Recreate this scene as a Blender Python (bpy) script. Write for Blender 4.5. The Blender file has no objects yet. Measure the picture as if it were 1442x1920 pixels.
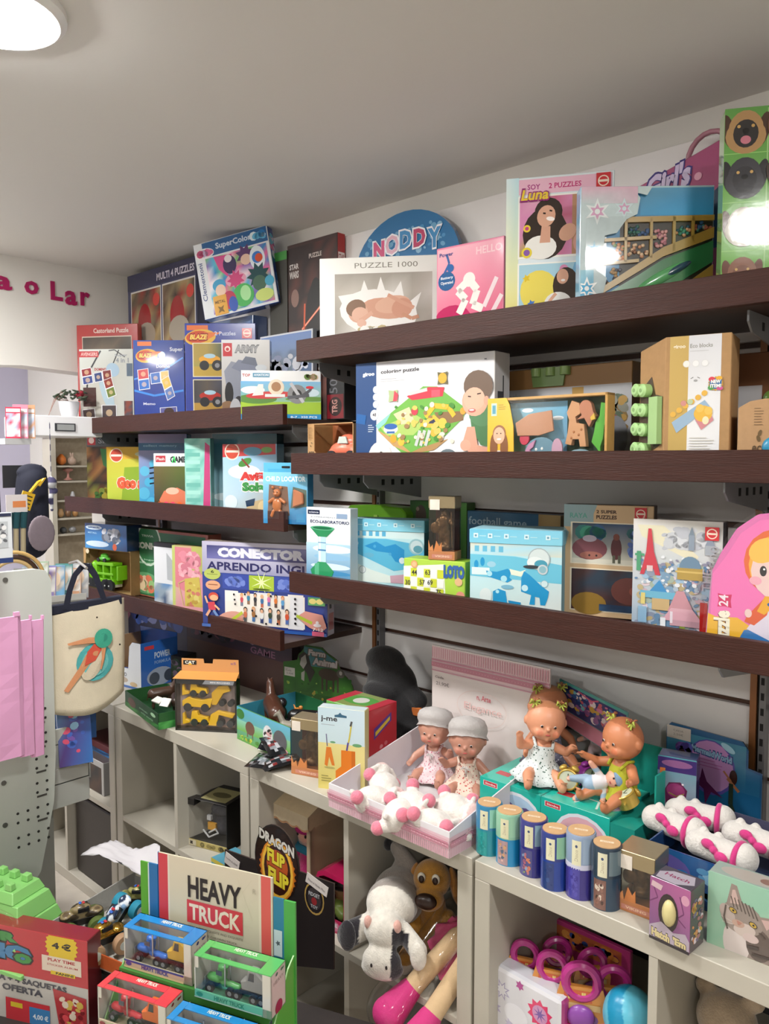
import bpy,bmesh,math,random
from math import sin,cos,pi,radians,sqrt,atan2,hypot
from mathutils import Vector,Matrix,Euler
C = bpy.context.scene.collection
# ---------------------------------------------------------------- camera
FPX,CX,CY = 1505.0,721.0,960.0
EYE,YAW,PIT = 1.62,radians(43.5),radians(3.8)
cd = bpy.data.cameras.new('camera'); cam = bpy.data.objects.new('camera',cd); C.objects.link(cam)
cam.location = (0,0,EYE); cam.rotation_euler = (pi/2 - PIT,0,YAW)
cd.sensor_fit = 'VERTICAL'; cd.sensor_height = 36; cd.lens = 36*FPX/1920; cd.clip_start = .02
bpy.context.scene.camera = cam
# ---------------------------------------------------------------- world, exposure
sc = bpy.context.scene
w = bpy.data.worlds.new('world'); sc.world = w; w.use_nodes = True
w.node_tree.nodes['Background'].inputs[0].default_value = (.75,.85,1,1)
w.node_tree.nodes['Background'].inputs[1].default_value = .35
vs = sc.view_settings; vs.view_transform = 'Standard'; vs.look = 'None'; vs.gamma = 1; vs.use_curve_mapping = False
vs.exposure = 0.0; sc.cycles.diffuse_bounces = 6; sc.cycles.max_bounces = 12; sc.cycles.transparent_max_bounces = 16
LAMPS = [(-1.52,.592),(-2.75,.592),(.35,.63),(-1.1,-1.5),(1.2,-1.3),(-3.0,-2.4),(-3.95,.55)]  # the off-frame lamp farther left is added to brighten the back wall
LAMP_W = 270.0
CEIL = 2.42
# ---------------------------------------------------------------- measuring helpers (survey of the photograph -> metres)
fw = Vector((-sin(YAW)*cos(PIT),cos(YAW)*cos(PIT),-sin(PIT))); rt = Vector((cos(YAW),sin(YAW),0)); up = rt.cross(fw)
def ray(px,py): return fw + rt*((px-CX)/FPX) - up*((py-CY)/FPX)
def onz(px,py,z):
    d = ray(px,py); t = (z-EYE)/d.z; return Vector((t*d.x,t*d.y,z))
def ony(px,py,y):
    d = ray(px,py); t = y/d.y; return Vector((t*d.x,y,EYE+t*d.z))
def onx(px,py,x):
    d = ray(px,py); t = x/d.x; return Vector((x,t*d.y,EYE+t*d.z))
def colx(px,y,z):      # x of the point with this depth and height seen in column px
    k = (px-CX)/FPX; q = rt-fw*k; return -(q.y*y+q.z*(z-EYE))/q.x
def zat(p,py):          # height of the point above p seen in row py
    k = (CY-py)/FPX; q = up-fw*k; return EYE-(q.x*p.x+q.y*p.y)/q.z
# ---------------------------------------------------------------- colours, materials
def S(c):
    if isinstance(c,str):
        c = c.lstrip('#')
        if len(c) == 3: c = ''.join(a*2 for a in c)
        c = tuple(int(c[i:i+2],16)/255 for i in (0,2,4))
        return tuple(v/12.92 if v <= .04045 else ((v+.055)/1.055)**2.4 for v in c)
    return c
MATS = {}
def mat(name,col=None,rough=.5,metal=0,bump=0,bscale=200,alpha=1,noise=0,nscale=40,coat=0,emit=None,es=0,sheen=0,stretch=None,spec=None):
    if name in MATS: return MATS[name]
    m = bpy.data.materials.new(name); m.use_nodes = True; nt = m.node_tree; b = nt.nodes['Principled BSDF']
    L = nt.links.new
    if col is None:
        a = nt.nodes.new('ShaderNodeAttribute'); a.attribute_name = 'Col'; src = a.outputs['Color']
    else:
        a = nt.nodes.new('ShaderNodeRGB'); a.outputs[0].default_value = (*S(col),1); src = a.outputs[0]
    tc = nt.nodes.new('ShaderNodeTexCoord'); mp = nt.nodes.new('ShaderNodeMapping'); L(tc.outputs['Object'],mp.inputs[0])
    if stretch: mp.inputs['Scale'].default_value = stretch
    if noise:
        n = nt.nodes.new('ShaderNodeTexNoise'); n.inputs['Scale'].default_value = nscale; n.inputs['Detail'].default_value = 6
        L(mp.outputs[0],n.inputs['Vector'])
        r = nt.nodes.new('ShaderNodeMapRange'); r.inputs['From Min'].default_value = .3; r.inputs['From Max'].default_value = .7
        r.inputs['To Min'].default_value = 1-noise; r.inputs['To Max'].default_value = 1+noise; L(n.outputs[0],r.inputs[0])
        x = nt.nodes.new('ShaderNodeVectorMath'); x.operation = 'SCALE'; L(src,x.inputs[0]); L(r.outputs[0],x.inputs['Scale']); src = x.outputs[0]
    L(src,b.inputs['Base Color'])
    b.inputs['Roughness'].default_value = rough; b.inputs['Metallic'].default_value = metal; b.inputs['Coat Weight'].default_value = coat; b.inputs['Coat Roughness'].default_value = .06
    if spec is not None: b.inputs['Specular IOR Level'].default_value = spec
    if sheen: b.inputs['Sheen Weight'].default_value = sheen
    if bump:
        n = nt.nodes.new('ShaderNodeTexNoise'); n.inputs['Scale'].default_value = bscale; n.inputs['Detail'].default_value = 4
        L(mp.outputs[0],n.inputs['Vector'])
        u = nt.nodes.new('ShaderNodeBump'); u.inputs['Strength'].default_value = bump; u.inputs['Distance'].default_value = .002
        L(n.outputs[0],u.inputs['Height']); L(u.outputs[0],b.inputs['Normal'])
    if es:
        b.inputs['Emission Color'].default_value = (*S(emit),1); b.inputs['Emission Strength'].default_value = es
    MATS[name] = m; return m
def clear(name,col='fff',k=.12,rough=.05):
    if name in MATS: return MATS[name]
    m = bpy.data.materials.new(name); m.use_nodes = True; nt = m.node_tree; nt.nodes.clear()
    o = nt.nodes.new('ShaderNodeOutputMaterial'); t = nt.nodes.new('ShaderNodeBsdfTransparent'); g = nt.nodes.new('ShaderNodeBsdfGlossy')
    t.inputs[0].default_value = (*S(col),1); g.inputs['Roughness'].default_value = rough
    f = nt.nodes.new('ShaderNodeLayerWeight'); f.inputs[0].default_value = .5
    e = nt.nodes.new('ShaderNodeMath'); e.operation = 'POWER'; e.inputs[1].default_value = 4.5; nt.links.new(f.outputs['Facing'],e.inputs[0])
    a = nt.nodes.new('ShaderNodeMath'); a.operation = 'MULTIPLY_ADD'; a.inputs[1].default_value = .8; a.inputs[2].default_value = k; nt.links.new(e.outputs[0],a.inputs[0])
    x = nt.nodes.new('ShaderNodeMixShader'); nt.links.new(a.outputs[0],x.inputs[0]); nt.links.new(t.outputs[0],x.inputs[1]); nt.links.new(g.outputs[0],x.inputs[2]); nt.links.new(x.outputs[0],o.inputs[0])
    MATS[name] = m; return m
GLOSS = mat('printed_gloss',rough=.22,coat=.5)
WRAP = mat('printed_shrinkwrap',rough=.1,coat=1,bump=.15,bscale=25)
SATIN = mat('printed_satin',rough=.42)
CARD = mat('cardboard',rough=.75,bump=.15,bscale=150,noise=.05,nscale=60)
PLASTIC = mat('moulded_plastic',rough=.3)
RUBBER = mat('rubber',rough=.7)
PLUSH = mat('plush_fur',rough=.95,bump=.9,bscale=260,sheen=.5,noise=.1,nscale=70)
SKIN = mat('vinyl_skin',rough=.42)
CLOTH = mat('woven_cloth',rough=.9,bump=.5,bscale=500,noise=.04,nscale=90)
METAL = mat('painted_metal',rough=.35,metal=.3)
STEEL = mat('zinc_steel',rough=.32,metal=.9)
CLEAR = clear('clear_plastic',k=.03)
DUSTY = clear('dusty_clear_plastic',col='d8d4cc',k=.08,rough=.15)
# ---------------------------------------------------------------- meshes
class M:
    def __init__(s): s.v = []; s.f = []; s.c = []; s.smooth = False
    def add(s,vs,fs,col):
        n = len(s.v); s.v += [tuple(p) for p in vs]
        percol = isinstance(col,list)
        for i,f in enumerate(fs):
            s.f.append([n+j for j in f]); c = col[i] if percol else col
            s.c.append([S(x) for x in c] if isinstance(c,list) else S(c))
        return s
    def box(s,a,b,col,R=None):
        (x0,y0,z0),(x1,y1,z1) = a,b
        vs = [Vector(p) for p in ((x0,y0,z0),(x1,y0,z0),(x1,y1,z0),(x0,y1,z0),(x0,y0,z1),(x1,y0,z1),(x1,y1,z1),(x0,y1,z1))]
        if R is not None: vs = [R @ p for p in vs]
        fs = [(0,3,2,1),(4,5,6,7),(0,1,5,4),(1,2,6,5),(2,3,7,6),(3,0,4,7)]
        if isinstance(col,dict): col = [col.get(k,col['*']) for k in ('bottom','top','front','right','back','left')]
        return s.add(vs,fs,col)
    def prism(s,pts,y0,y1,col,side=None):   # polygon in x,z pushed along y (y0 = front)
        n = len(pts); vs = [(x,y0,z) for x,z in pts]+[(x,y1,z) for x,z in pts]
        fs = [list(range(n)),list(range(2*n-1,n-1,-1))]+[(j,i,i+n,j+n) for i in range(n) for j in ((i+1) % n,)]
        return s.add(vs,fs,[col,side or col]+[side or col]*n)
    def cyl(s,p,q,r0,r1,col,n=16,cap=True):
        p,q = Vector(p),Vector(q); d = (q-p).normalized(); a = d.orthogonal().normalized(); b = d.cross(a)
        vs = [p+(a*cos(t)+b*sin(t))*r0 for t in [2*pi*i/n for i in range(n)]]+[q+(a*cos(t)+b*sin(t))*r1 for t in [2*pi*i/n for i in range(n)]]
        fs = [(i,(i+1) % n,(i+1) % n+n,i+n) for i in range(n)]
        if cap: fs += [list(range(n-1,-1,-1)),list(range(n,2*n))]
        return s.add(vs,fs,col)
    def lathe(s,prof,col,n=20,o=(0,0,0)):  # col: one or per band
        vs = []; fs = []; cs = []
        for r,z in prof: vs += [(o[0]+r*cos(2*pi*i/n),o[1]+r*sin(2*pi*i/n),o[2]+z) for i in range(n)]
        for k in range(len(prof)-1):
            for i in range(n):
                j = (i+1) % n; fs.append((k*n+i,k*n+j,k*n+n+j,k*n+n+i)); cs.append(col[k] if isinstance(col,list) else col)
        fs.append(list(range(n-1,-1,-1))); cs.append(cs[0]); fs.append([len(vs)-n+i for i in range(n)]); cs.append(cs[-2])
        return s.add(vs,fs,cs)
    def ell(s,c,r,col,n=14,m=10,R=None):
        vs = []; fs = []
        for k in range(m+1):
            t = pi*k/m
            for i in range(n):
                p = Vector((r[0]*sin(t)*cos(2*pi*i/n),r[1]*sin(t)*sin(2*pi*i/n),r[2]*cos(t)))
                if R is not None: p = R @ p
                vs.append(p+Vector(c))
        for k in range(m):
            for i in range(n):
                j = (i+1) % n; fs.append((k*n+i,k*n+n+i,k*n+n+j,k*n+j))
        return s.add(vs,fs,col)
    def tube(s,pts,r,col,n=8,closed=False):
        pts = [Vector(p) for p in pts]; N = len(pts); vs = []; prev = None
        for i,p in enumerate(pts):
            t = (pts[(i+1) % N]-pts[i-1]) if closed else (pts[min(i+1,N-1)]-pts[max(i-1,0)])
            t.normalize(); a = (prev-t*prev.dot(t)).normalized() if prev else t.orthogonal().normalized(); prev = a; b = t.cross(a)
            rr = r[i] if isinstance(r,(list,tuple)) else r
            vs += [p+(a*cos(2*pi*k/n)+b*sin(2*pi*k/n))*rr for k in range(n)]
        fs = [(i*n+k,i*n+(k+1) % n,((i+1) % N)*n+(k+1) % n,((i+1) % N)*n+k) for i in range(N if closed else N-1) for k in range(n)]
        if not closed: fs += [list(range(n-1,-1,-1)),[(N-1)*n+k for k in range(n)]]
        return s.add(vs,fs,col)
    def build(s,name,m,parent=None,loc=None,rot=None,bevel=0,smooth=False):
        me = bpy.data.meshes.new(name); me.from_pydata(s.v,[],s.f)
        a = me.color_attributes.new('Col','FLOAT_COLOR','CORNER'); buf = []
        for f,c in zip(s.f,s.c):
            for k in range(len(f)):
                q = c[k % len(c)] if isinstance(c,list) else c
                buf += [q[0],q[1],q[2],1]
        a.data.foreach_set('color',buf)
        if bevel:
            bm = bmesh.new(); bm.from_mesh(me); bmesh.ops.bevel(bm,geom=[e for e in bm.edges if e.is_manifold],offset=bevel,segments=2 if bevel > .004 else 1,affect='EDGES',profile=.5); bm.to_mesh(me); bm.free()
        if smooth:
            me.polygons.foreach_set('use_smooth',[True]*len(me.polygons))
            if smooth != 2:
                try: me.set_sharp_from_angle(angle=radians(38))
                except Exception: pass
        me.materials.append(m)
        o = bpy.data.objects.new(name,me); C.objects.link(o)
        if parent: o.parent = parent
        if loc is not None: o.location = loc
        if rot is not None: o.rotation_euler = rot
        return o
def thing(name,label,cat,loc=(0,0,0),rz=0,group=None,rx=0,ry=0):
    o = bpy.data.objects.new(name,None); C.objects.link(o); o.empty_display_size = .02
    o.location = loc; o.rotation_euler = (rx,ry,rz); o['label'] = label; o['category'] = cat
    if group: o['group'] = group
    return o
def tag(o,label,cat,group=None):
    o['label'] = label; o['category'] = cat
    if group: o['group'] = group
    return o
def struct(o): o['kind'] = 'structure'; return o
def dup(root,loc=None,rz=None,label=None,rot=None,scale=None):
    r = root.copy(); C.objects.link(r)
    if loc is not None: r.location = loc
    if rz is not None: r.rotation_euler[2] = rz
    if rot is not None: r.rotation_euler = rot
    if scale: r.scale = (scale,)*3
    if label: r['label'] = label
    for ch in list(root.children):
        c = ch.copy(); C.objects.link(c); c.parent = r
        for g in list(ch.children):
            d = g.copy(); C.objects.link(d); d.parent = c
    return r
# ---------------------------------------------------------------- organic bodies: overlapping ellipsoids and tapered limbs fused into one skin
def blob(name,parts,m,parent=None,vox=.003,colf=None,col='fff',smooth=2,loc=None,rot=None,iters=2):
    k = M()
    for p in parts:
        if p[0] == 's': k.ell(p[1],p[2] if isinstance(p[2],(tuple,list)) else (p[2],)*3,'fff',26,16,p[3] if len(p) > 3 else None)
        else:
            _,a,b,r0,r1 = p; a,b = Vector(a),Vector(b)
            k.cyl(a,b,r0,r1,'fff',20); k.ell(a,(r0,)*3,'fff',20,12); k.ell(b,(r1,)*3,'fff',20,12)
    me = bpy.data.meshes.new(name); me.from_pydata(k.v,[],k.f)
    o = bpy.data.objects.new(name,me); C.objects.link(o)
    r = o.modifiers.new('r','REMESH'); r.mode = 'VOXEL'; r.voxel_size = vox; r.use_smooth_shade = True
    s = o.modifiers.new('s','SMOOTH'); s.iterations = iters; s.factor = .5
    me2 = bpy.data.meshes.new_from_object(o.evaluated_get(bpy.context.evaluated_depsgraph_get()))
    bpy.data.objects.remove(o); bpy.data.meshes.remove(me); me2.name = name
    for a in list(me2.color_attributes): me2.color_attributes.remove(a)
    a = me2.color_attributes.new('Col','FLOAT_COLOR','POINT'); buf = []
    for v in me2.vertices:
        c = S(colf(v.co) if colf else col); buf += [c[0],c[1],c[2],1]
    a.data.foreach_set('color',buf)
    me2.polygons.foreach_set('use_smooth',[True]*len(me2.polygons))
    me2.materials.clear(); me2.materials.append(m)
    o = bpy.data.objects.new(name,me2); C.objects.link(o)
    if parent: o.parent = parent
    if loc is not None: o.location = loc
    if rot is not None: o.rotation_euler = rot
    return o
# ---------------------------------------------------------------- flat print (vector shapes, each a hair proud of the last)
TXT = {}
def glyphs(s,bold,shear=0):
    k = (s,bold,shear)
    if k not in TXT:
        cu = bpy.data.curves.new('t','FONT'); cu.body = s; cu.offset = bold; cu.resolution_u = 2; cu.shear = shear
        o = bpy.data.objects.new('t',cu); me = bpy.data.meshes.new_from_object(o)
        vs = [v.co.copy() for v in me.vertices]; fs = [list(p.vertices) for p in me.polygons]
        bpy.data.objects.remove(o); bpy.data.curves.remove(cu); bpy.data.meshes.remove(me)
        x0 = min(v.x for v in vs); x1 = max(v.x for v in vs); y0 = min(v.y for v in vs); y1 = max(v.y for v in vs)
        TXT[k] = ([((v.x-x0)/(x1-x0 or 1),(v.y-y0)/(y1-y0 or 1)) for v in vs],fs)
    return TXT[k]
EPS = .00005
def mixc(a,b,t): a,b = S(a),S(b); return tuple(a[i]*(1-t)+b[i]*t for i in range(3))
def draw(k,art,F,asp):      # asp = height/width of the face; F(u,v,layer) -> point
    L = 0
    def cl(P,i,lo,hi):
        for s_,b in ((1,lo),(-1,-hi)):
            Q = []
            for m in range(len(P)):
                p,q = P[m-1],P[m]; dp,dq = s_*p[i]-b,s_*q[i]-b
                if (dp >= 0) != (dq >= 0): t_ = dp/(dp-dq); Q.append((p[0]+(q[0]-p[0])*t_,p[1]+(q[1]-p[1])*t_))
                if dq >= 0: Q.append(q)
            P = Q
        return P
    def poly(pts,col):
        if min(min(p) for p in pts) < 0 or max(max(p) for p in pts) > 1:
            pts = cl(cl(pts,0,.003,.997),1,.003,.997)
            if len(pts) < 3: return
        k.add([F(u,v,L) for u,v in pts],[list(range(len(pts)))],[col])
    def ell(cu,cv,ru,rv,col,rot=0,n=18):
        pts = []
        for i in range(n):
            a = 2*pi*i/n; x,y = ru*cos(a),rv*asp*sin(a)
            pts.append((cu+x*cos(rot)-y*sin(rot),cv+(x*sin(rot)+y*cos(rot))/asp))
        poly(pts,col)
    for e in art:
        L += 1; t = e[0]
        if t == 'r': poly([(e[1],e[2]),(e[3],e[2]),(e[3],e[4]),(e[1],e[4])],e[5])
        elif t == 'g': k.add([F(*p,L) for p in ((e[1],e[2]),(e[3],e[2]),(e[3],e[4]),(e[1],e[4]))],[[0,1,2,3]],[list(e[5]) if len(e[5]) == 4 else [e[5][0],e[5][0],e[5][1],e[5][1]]])
        elif t == 'e': ell(e[1],e[2],e[3],e[4],e[5],e[6] if len(e) > 6 else 0)
        elif t == 'c': ell(e[1],e[2],e[3],e[3]/asp,e[4])
        elif t == 'o': ell(e[1],e[2],e[3],e[3]/asp,e[4]); L += 1; ell(e[1],e[2],e[3]*e[6] if len(e) > 6 else e[3]*.85,e[3]*(e[6] if len(e) > 6 else .85)/asp,e[5])
        elif t == 'p': poly(e[1],e[2])
        elif t == 'l':
            w_ = e[3]
            for (a,b),(c,d) in zip(e[1],e[1][1:]):
                dx,dy = c-a,(d-b)*asp; n_ = hypot(dx,dy) or 1; ox,oy = -dy/n_*w_/2,dx/n_*w_/2/asp
                poly([(a+ox,b+oy),(a-ox,b-oy),(c-ox,d-oy),(c+ox,d+oy)],e[2])
        elif t == 'star':
            _,cu,cv,r,n_,col,q = e
            poly([(cu+r*(1 if i % 2 else q)*cos(pi*i/n_),cv+r*(1 if i % 2 else q)*sin(pi*i/n_)/asp) for i in range(2*n_)],col)
        elif t == 'n':
            _,a,b,c,d,pal,N,seed = e; R = random.Random(seed); wd = (c-a); ht = (d-b)*asp
            nx = max(2,int(N)); ny = max(2,int(N*ht/max(wd,1e-4)+.5)); cs = [[S(R.choice(pal)) for _ in range(nx+1)] for _ in range(ny+1)]
            vs = [F(a+wd*i/nx,b+(d-b)*j/ny,L) for j in range(ny+1) for i in range(nx+1)]
            k.add(vs,[[j*(nx+1)+i,j*(nx+1)+i+1,(j+1)*(nx+1)+i+1,(j+1)*(nx+1)+i] for j in range(ny) for i in range(nx)],[[cs[j][i],cs[j][i+1],cs[j+1][i+1],cs[j+1][i]] for j in range(ny) for i in range(nx)])
        elif t == 'b':         # scatter of small blobs
            _,a,b,c,d,pal,N,r,seed = e; R = random.Random(seed)
            for _ in range(N):
                if _ % 6 == 0: L += 1
                q = r*R.uniform(.5,1.2); q = min(q,(c-a)/2,(d-b)*asp/2); u = R.uniform(a+q,c-q); v = R.uniform(b+q/asp,d-q/asp)
                ell(u,v,q,q*R.uniform(.5,1)/asp,R.choice(pal),R.uniform(-.6,.6),9)
        elif t in 'tv':         # text fitted to a box; v = reading upwards
            _,s,a,b,c,d,col = e[:7]; bold = e[7] if len(e) > 7 else .01; out = e[8] if len(e) > 8 else None; sh = e[9] if len(e) > 9 else 0; sl = e[10] if len(e) > 10 else 0
            for cc,bo in (([(out,bold+.035)] if out else [])+[(col,bold)]):
                vs,fs = glyphs(s,bo,sh)
                g = .012 if (out and cc is out) else 0
                if t == 't': P = [F(a-g+x*(c-a+2*g),b-g+y*(d-b+2*g)+sl*x,L) for x,y in vs]
                else: P = [F(c-y*(c-a),b+x*(d-b),L) for x,y in vs]
                k.add(P,fs,cc); L += 1
        elif t == 'face':       # photo of a head and shoulders
            _,u,v,r,skin,hair,shirt = e[:7]; lng = len(e) > 7 and e[7]
            ell(u,v-2.0*r/asp,r*1.5,r*1.1/asp,shirt); L += 1
            if lng: ell(u,v-.7*r/asp,r*1.35,r*2.0/asp,hair); L += 1
            poly([(u-.35*r,v-1.4*r/asp),(u+.35*r,v-1.4*r/asp),(u+.3*r,v-.5*r/asp),(u-.3*r,v-.5*r/asp)],skin); L += 1
            ell(u,v+.22*r/asp,r*1.02,r*1.05/asp,hair); L += 1; ell(u,v,r*.82,r/asp,skin); L += 1
            poly([(u-.8*r,v+.45*r/asp),(u+.8*r,v+.45*r/asp),(u+.5*r,v+1.05*r/asp),(u-.5*r,v+1.05*r/asp)],hair); L += 1
            for s_ in (-1,1):
                ell(u+s_*.32*r,v+.05*r/asp,.11*r,.09*r/asp,'221a18',0,8); ell(u+s_*.32*r,v+.25*r/asp,.17*r,.03*r/asp,hair,0,8)
            ell(u,v-.2*r/asp,.1*r,.09*r/asp,mixc(skin,'a04030',.25),0,8); ell(u,v-.5*r/asp,.32*r,.12*r/asp,'b04848'); L += 1; ell(u,v-.47*r/asp,.25*r,.05*r/asp,'fff8f0')
FACES = {'front': lambda w,d,h: (lambda u,v,L: (u*w,-EPS*(L+2),v*h)),
         'right': lambda w,d,h: (lambda u,v,L: (w+EPS*(L+2),u*d,v*h)),
         'left': lambda w,d,h: (lambda u,v,L: (-EPS*(L+2),d-u*d,v*h)),
         'top': lambda w,d,h: (lambda u,v,L: (u*w,v*d,h+EPS*(L+2)))}
def printed(root,name,art,w,d,h,face='front',m=None,base=None):
    k = M(); asp = {'front': h/w,'right': h/d,'left': h/d,'top': d/w}[face]
    if base is not None: art = [('r',.004,.004,.996,.996,base)]+list(art)
    draw(k,art,FACES[face](w,d,h),asp)
    return k.build(name,m or GLOSS,root)
def sheet(k,art,O,U,V,N):       # art on any plane: O + u*U + v*V, N = outward normal
    O,U,V,N = Vector(O),Vector(U),Vector(V),Vector(N).normalized()
    draw(k,art,lambda u,v,L: O+U*u+V*v+N*(EPS*(L+2)),V.length/U.length)
BOXES = {}
def carton(name,label,A,B,h,d,front,art=(),right=None,top=None,left=None,rart=None,tart=None,lart=None,cat='box',group=None,m=None,bevel=.0015,rx=0,body='carton'):
    """A, B: world points of the front lower corners; the box stands on them, d deep"""
    A,B = Vector(A),Vector(B); w_ = (B-A).length; rz = atan2(B.y-A.y,B.x-A.x)
    r = thing(name,label,cat,A,rz,group,rx)
    M().box((0,0,0),(w_,d,h),{'front': front,'right': right or front,'left': left or right or front,'top': top or right or front,'*': right or front}).build(body,m or GLOSS,r,bevel=min(bevel,d*.2))
    if art: printed(r,'front_print',art,w_,d,h,'front',m)
    if rart: printed(r,'side_print',rart,w_,d,h,'right',m)
    if lart: printed(r,'spine_print',lart,w_,d,h,'left',m)
    if tart: printed(r,'top_print',tart,w_,d,h,'top',m)
    r['w'] = w_; r['h'] = h; BOXES[name] = r
    return r
def AB(pl,pr,py,z,yl,yr=None):   # base corners at depth yl/yr seen in columns pl, pr, and height from the top-left row py
    A = Vector((colx(pl,yl,z),yl,z)); yr = yl if yr is None else yr; B = Vector((colx(pr,yr,z),yr,z))
    return A,B,zat(A,py)-z
def TLR(tl,tr,z,y):                # yaw solved from the two top corners
    x = colx(tl[0],y,z); A = Vector((x,y,z)); zt = zat(A,tl[1]); T = onz(tr[0],tr[1],zt)
    return A,Vector((T.x,T.y,z)),zt-z
# ================================================================ THE SETTING
WALLC = 'dedbd3'
WY,BX = 1.885,-3.3
plaster = mat('plaster',col='dcd9d3',rough=.85,bump=.1,bscale=90)
ceilm = mat('ceiling_paint',col='dcdad6',rough=.8,bump=.08,bscale=60)
white_lam = mat('white_laminate',col='b6b0a3',rough=.4,noise=.02,nscale=12)
floorm = mat('floor_tile',col='b8b0a4',rough=.45,noise=.15,nscale=8)
struct(M().box((-7,-4,-.1),(3,WY,0),'fff').build('floor',floorm))
struct(M().box((-7,-4,CEIL),(3,WY,CEIL+.1),'fff').build('ceiling',ceilm))
struct(M().box((-7,WY,0),(3,WY+.12,CEIL),'fff').build('wall_right',plaster))
struct(M().box((3,-4,0),(3.1,WY,CEIL),'fff').build('wall_near',plaster))
struct(M().box((-7,-4.1,0),(3,-4,CEIL),'fff').build('wall_left',plaster))
lav = mat('lavender_wall',col='c3c0d6',rough=.85)
struct(M().box((-7.1,-4,0),(-7,WY,CEIL),'fff').build('wall_far',lav))
# back wall with its lower opening into the next room: a panel whose bottom edge slopes a little
k = M(); pts = [(-4.0,1.74),(.95,1.965),(1.36,1.995),(1.70,1.98),(1.70,0),(WY,0),(WY,CEIL),(-4.0,CEIL)]
k.add([(BX,y,z) for y,z in pts]+[(BX-.12,y,z) for y,z in pts],[list(range(8)),list(range(15,7,-1))]+[(i,i+8,(i+1) % 8+8,(i+1) % 8) for i in range(8)],'fff')
o = k.build('wall_back',plaster); struct(o)
tri = o.modifiers.new('t','TRIANGULATE')
k = M(); k.box((-4.6,-2.0,0),(-4.5,WY,CEIL),'fff'); struct(k.build('wall_recess',lav))
# thin batten where ceiling and right wall meet
struct(M().box((-3.3,WY-.012,CEIL-.07),(3,WY,CEIL-.055),'fff').build('trim_1',plaster))
# slatted display wall: brown backing with white slats
SW = thing('slat_wall','white slatted display wall with dark brown grooves behind all the shelves','wall')
M().box((-3.28,1.862,.0),(1.2,WY-.001,2.34),'4a2e1f').build('backing',mat('groove_brown',col='4a2c1c',rough=.5),SW)
gz = [.0,.2,.4,.6,.742,.907,1.072,1.271,1.471,1.67,1.869,2.35]
slatm = mat('slat_laminate',col='ebe8e6',rough=.38,noise=.02,nscale=9)
for a,b in zip(gz,gz[1:]):
    M().box((-3.27,1.845,a+.007),(1.2,1.864,b-.007),'fff').build('slat_panel',slatm,SW,bevel=.002)
# slotted uprights
def upright(x,label):
    t = thing('slotted_upright',label,'upright',(x,1.82,.8),group='slotted uprights of the shelf wall')
    k = M(); k.box((-.017,0,0),(-.003,.026,1.5),'8b5a34'); k.box((.003,0,0),(.017,.026,1.5),'77777a'); k.box((-.003,.008,0),(.003,.026,1.5),'15120f')
    k.build('rail',METAL,t)
    k = M()
    for i in range(44): k.box((.006,-.0006,.02+i*.034),(.013,.0006,.036+i*.034),'0c0c0c')
    k.build('slots',RUBBER,t)['kind'] = 'stuff'
upright(-1.765,'slotted metal upright between the left and the right shelf sections')
upright(-.597,'slotted metal upright on the slatted wall near the right edge')
upright(-3.05,'slotted metal upright at the far end of the left shelves')
# shelves
shelfm = mat('dark_oak_laminate',col='3a1c14',spec=.3,rough=.5,noise=.16,nscale=14,bump=.5,bscale=60,stretch=(.6,8,8))
shelfd = mat('shelf_board_laminate',col='3c2922',rough=.42,noise=.15,nscale=20)
def shelf(x0,x1,zt,label,group,brk):
    zb = zt-.06
    t = thing('wall_shelf',label,'shelf',(x0,1.5,zb),group=group); w_ = x1-x0
    M().box((0,0,0),(w_,.018,zt-zb),'fff').build('front_edge',shelfm,t,bevel=.001)
    M().box((0,.018,.002),(w_,.345,.02),'fff').build('board',shelfd,t,bevel=.0008)
    for bx in brk:
        if not(x0 < bx < x1): continue
        k = M(); k.prism([(.06,0),(.30,0),(.30,-.07),(.18,-.052),(.08,-.038),(.06,-.02)],-.002,.002,'8b8d90')
        # bracket blade lies in the depth direction
        k.v = [(y,x,z) for x,y,z in k.v]; k.f = [f[::-1] for f in k.f]
        b = k.build('bracket',METAL,t,(bx-x0,0,.0))
        h = M()
        for q in (.13,.17,.21,.25): h.box((-.0026,q,-.03),(.0026,q+.012,-.014),'141414')
        h.build('bracket_slot',RUBBER,b)['kind'] = 'stuff'
    return t
gl,gr = 'dark wooden shelves of the left section','dark wooden shelves of the right section'
shelf(-3.235,-1.832,1.779,'top dark brown shelf of the left section, under the boxed games',gl,(-1.86,-3.05))
shelf(-3.255,-1.832,1.465,'middle dark brown shelf of the left section',gl,(-1.86,-3.05))
shelf(-3.29,-1.853,1.106,'bottom dark brown shelf of the left section above the toy counter',gl,(-3.05,))
shelf(-1.77,1.2,1.955,'topmost glossy dark brown shelf at the upper right, near the ceiling',gr,(-1.74,-.55))
shelf(-1.797,1.2,1.636,'middle dark brown shelf of the right section at eye level',gr,(-1.74,-1.56,-.585))
shelf(-1.809,1.2,1.290,'lowest dark brown shelf of the right section above the dolls',gr,(-1.74,-.585))
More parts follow.
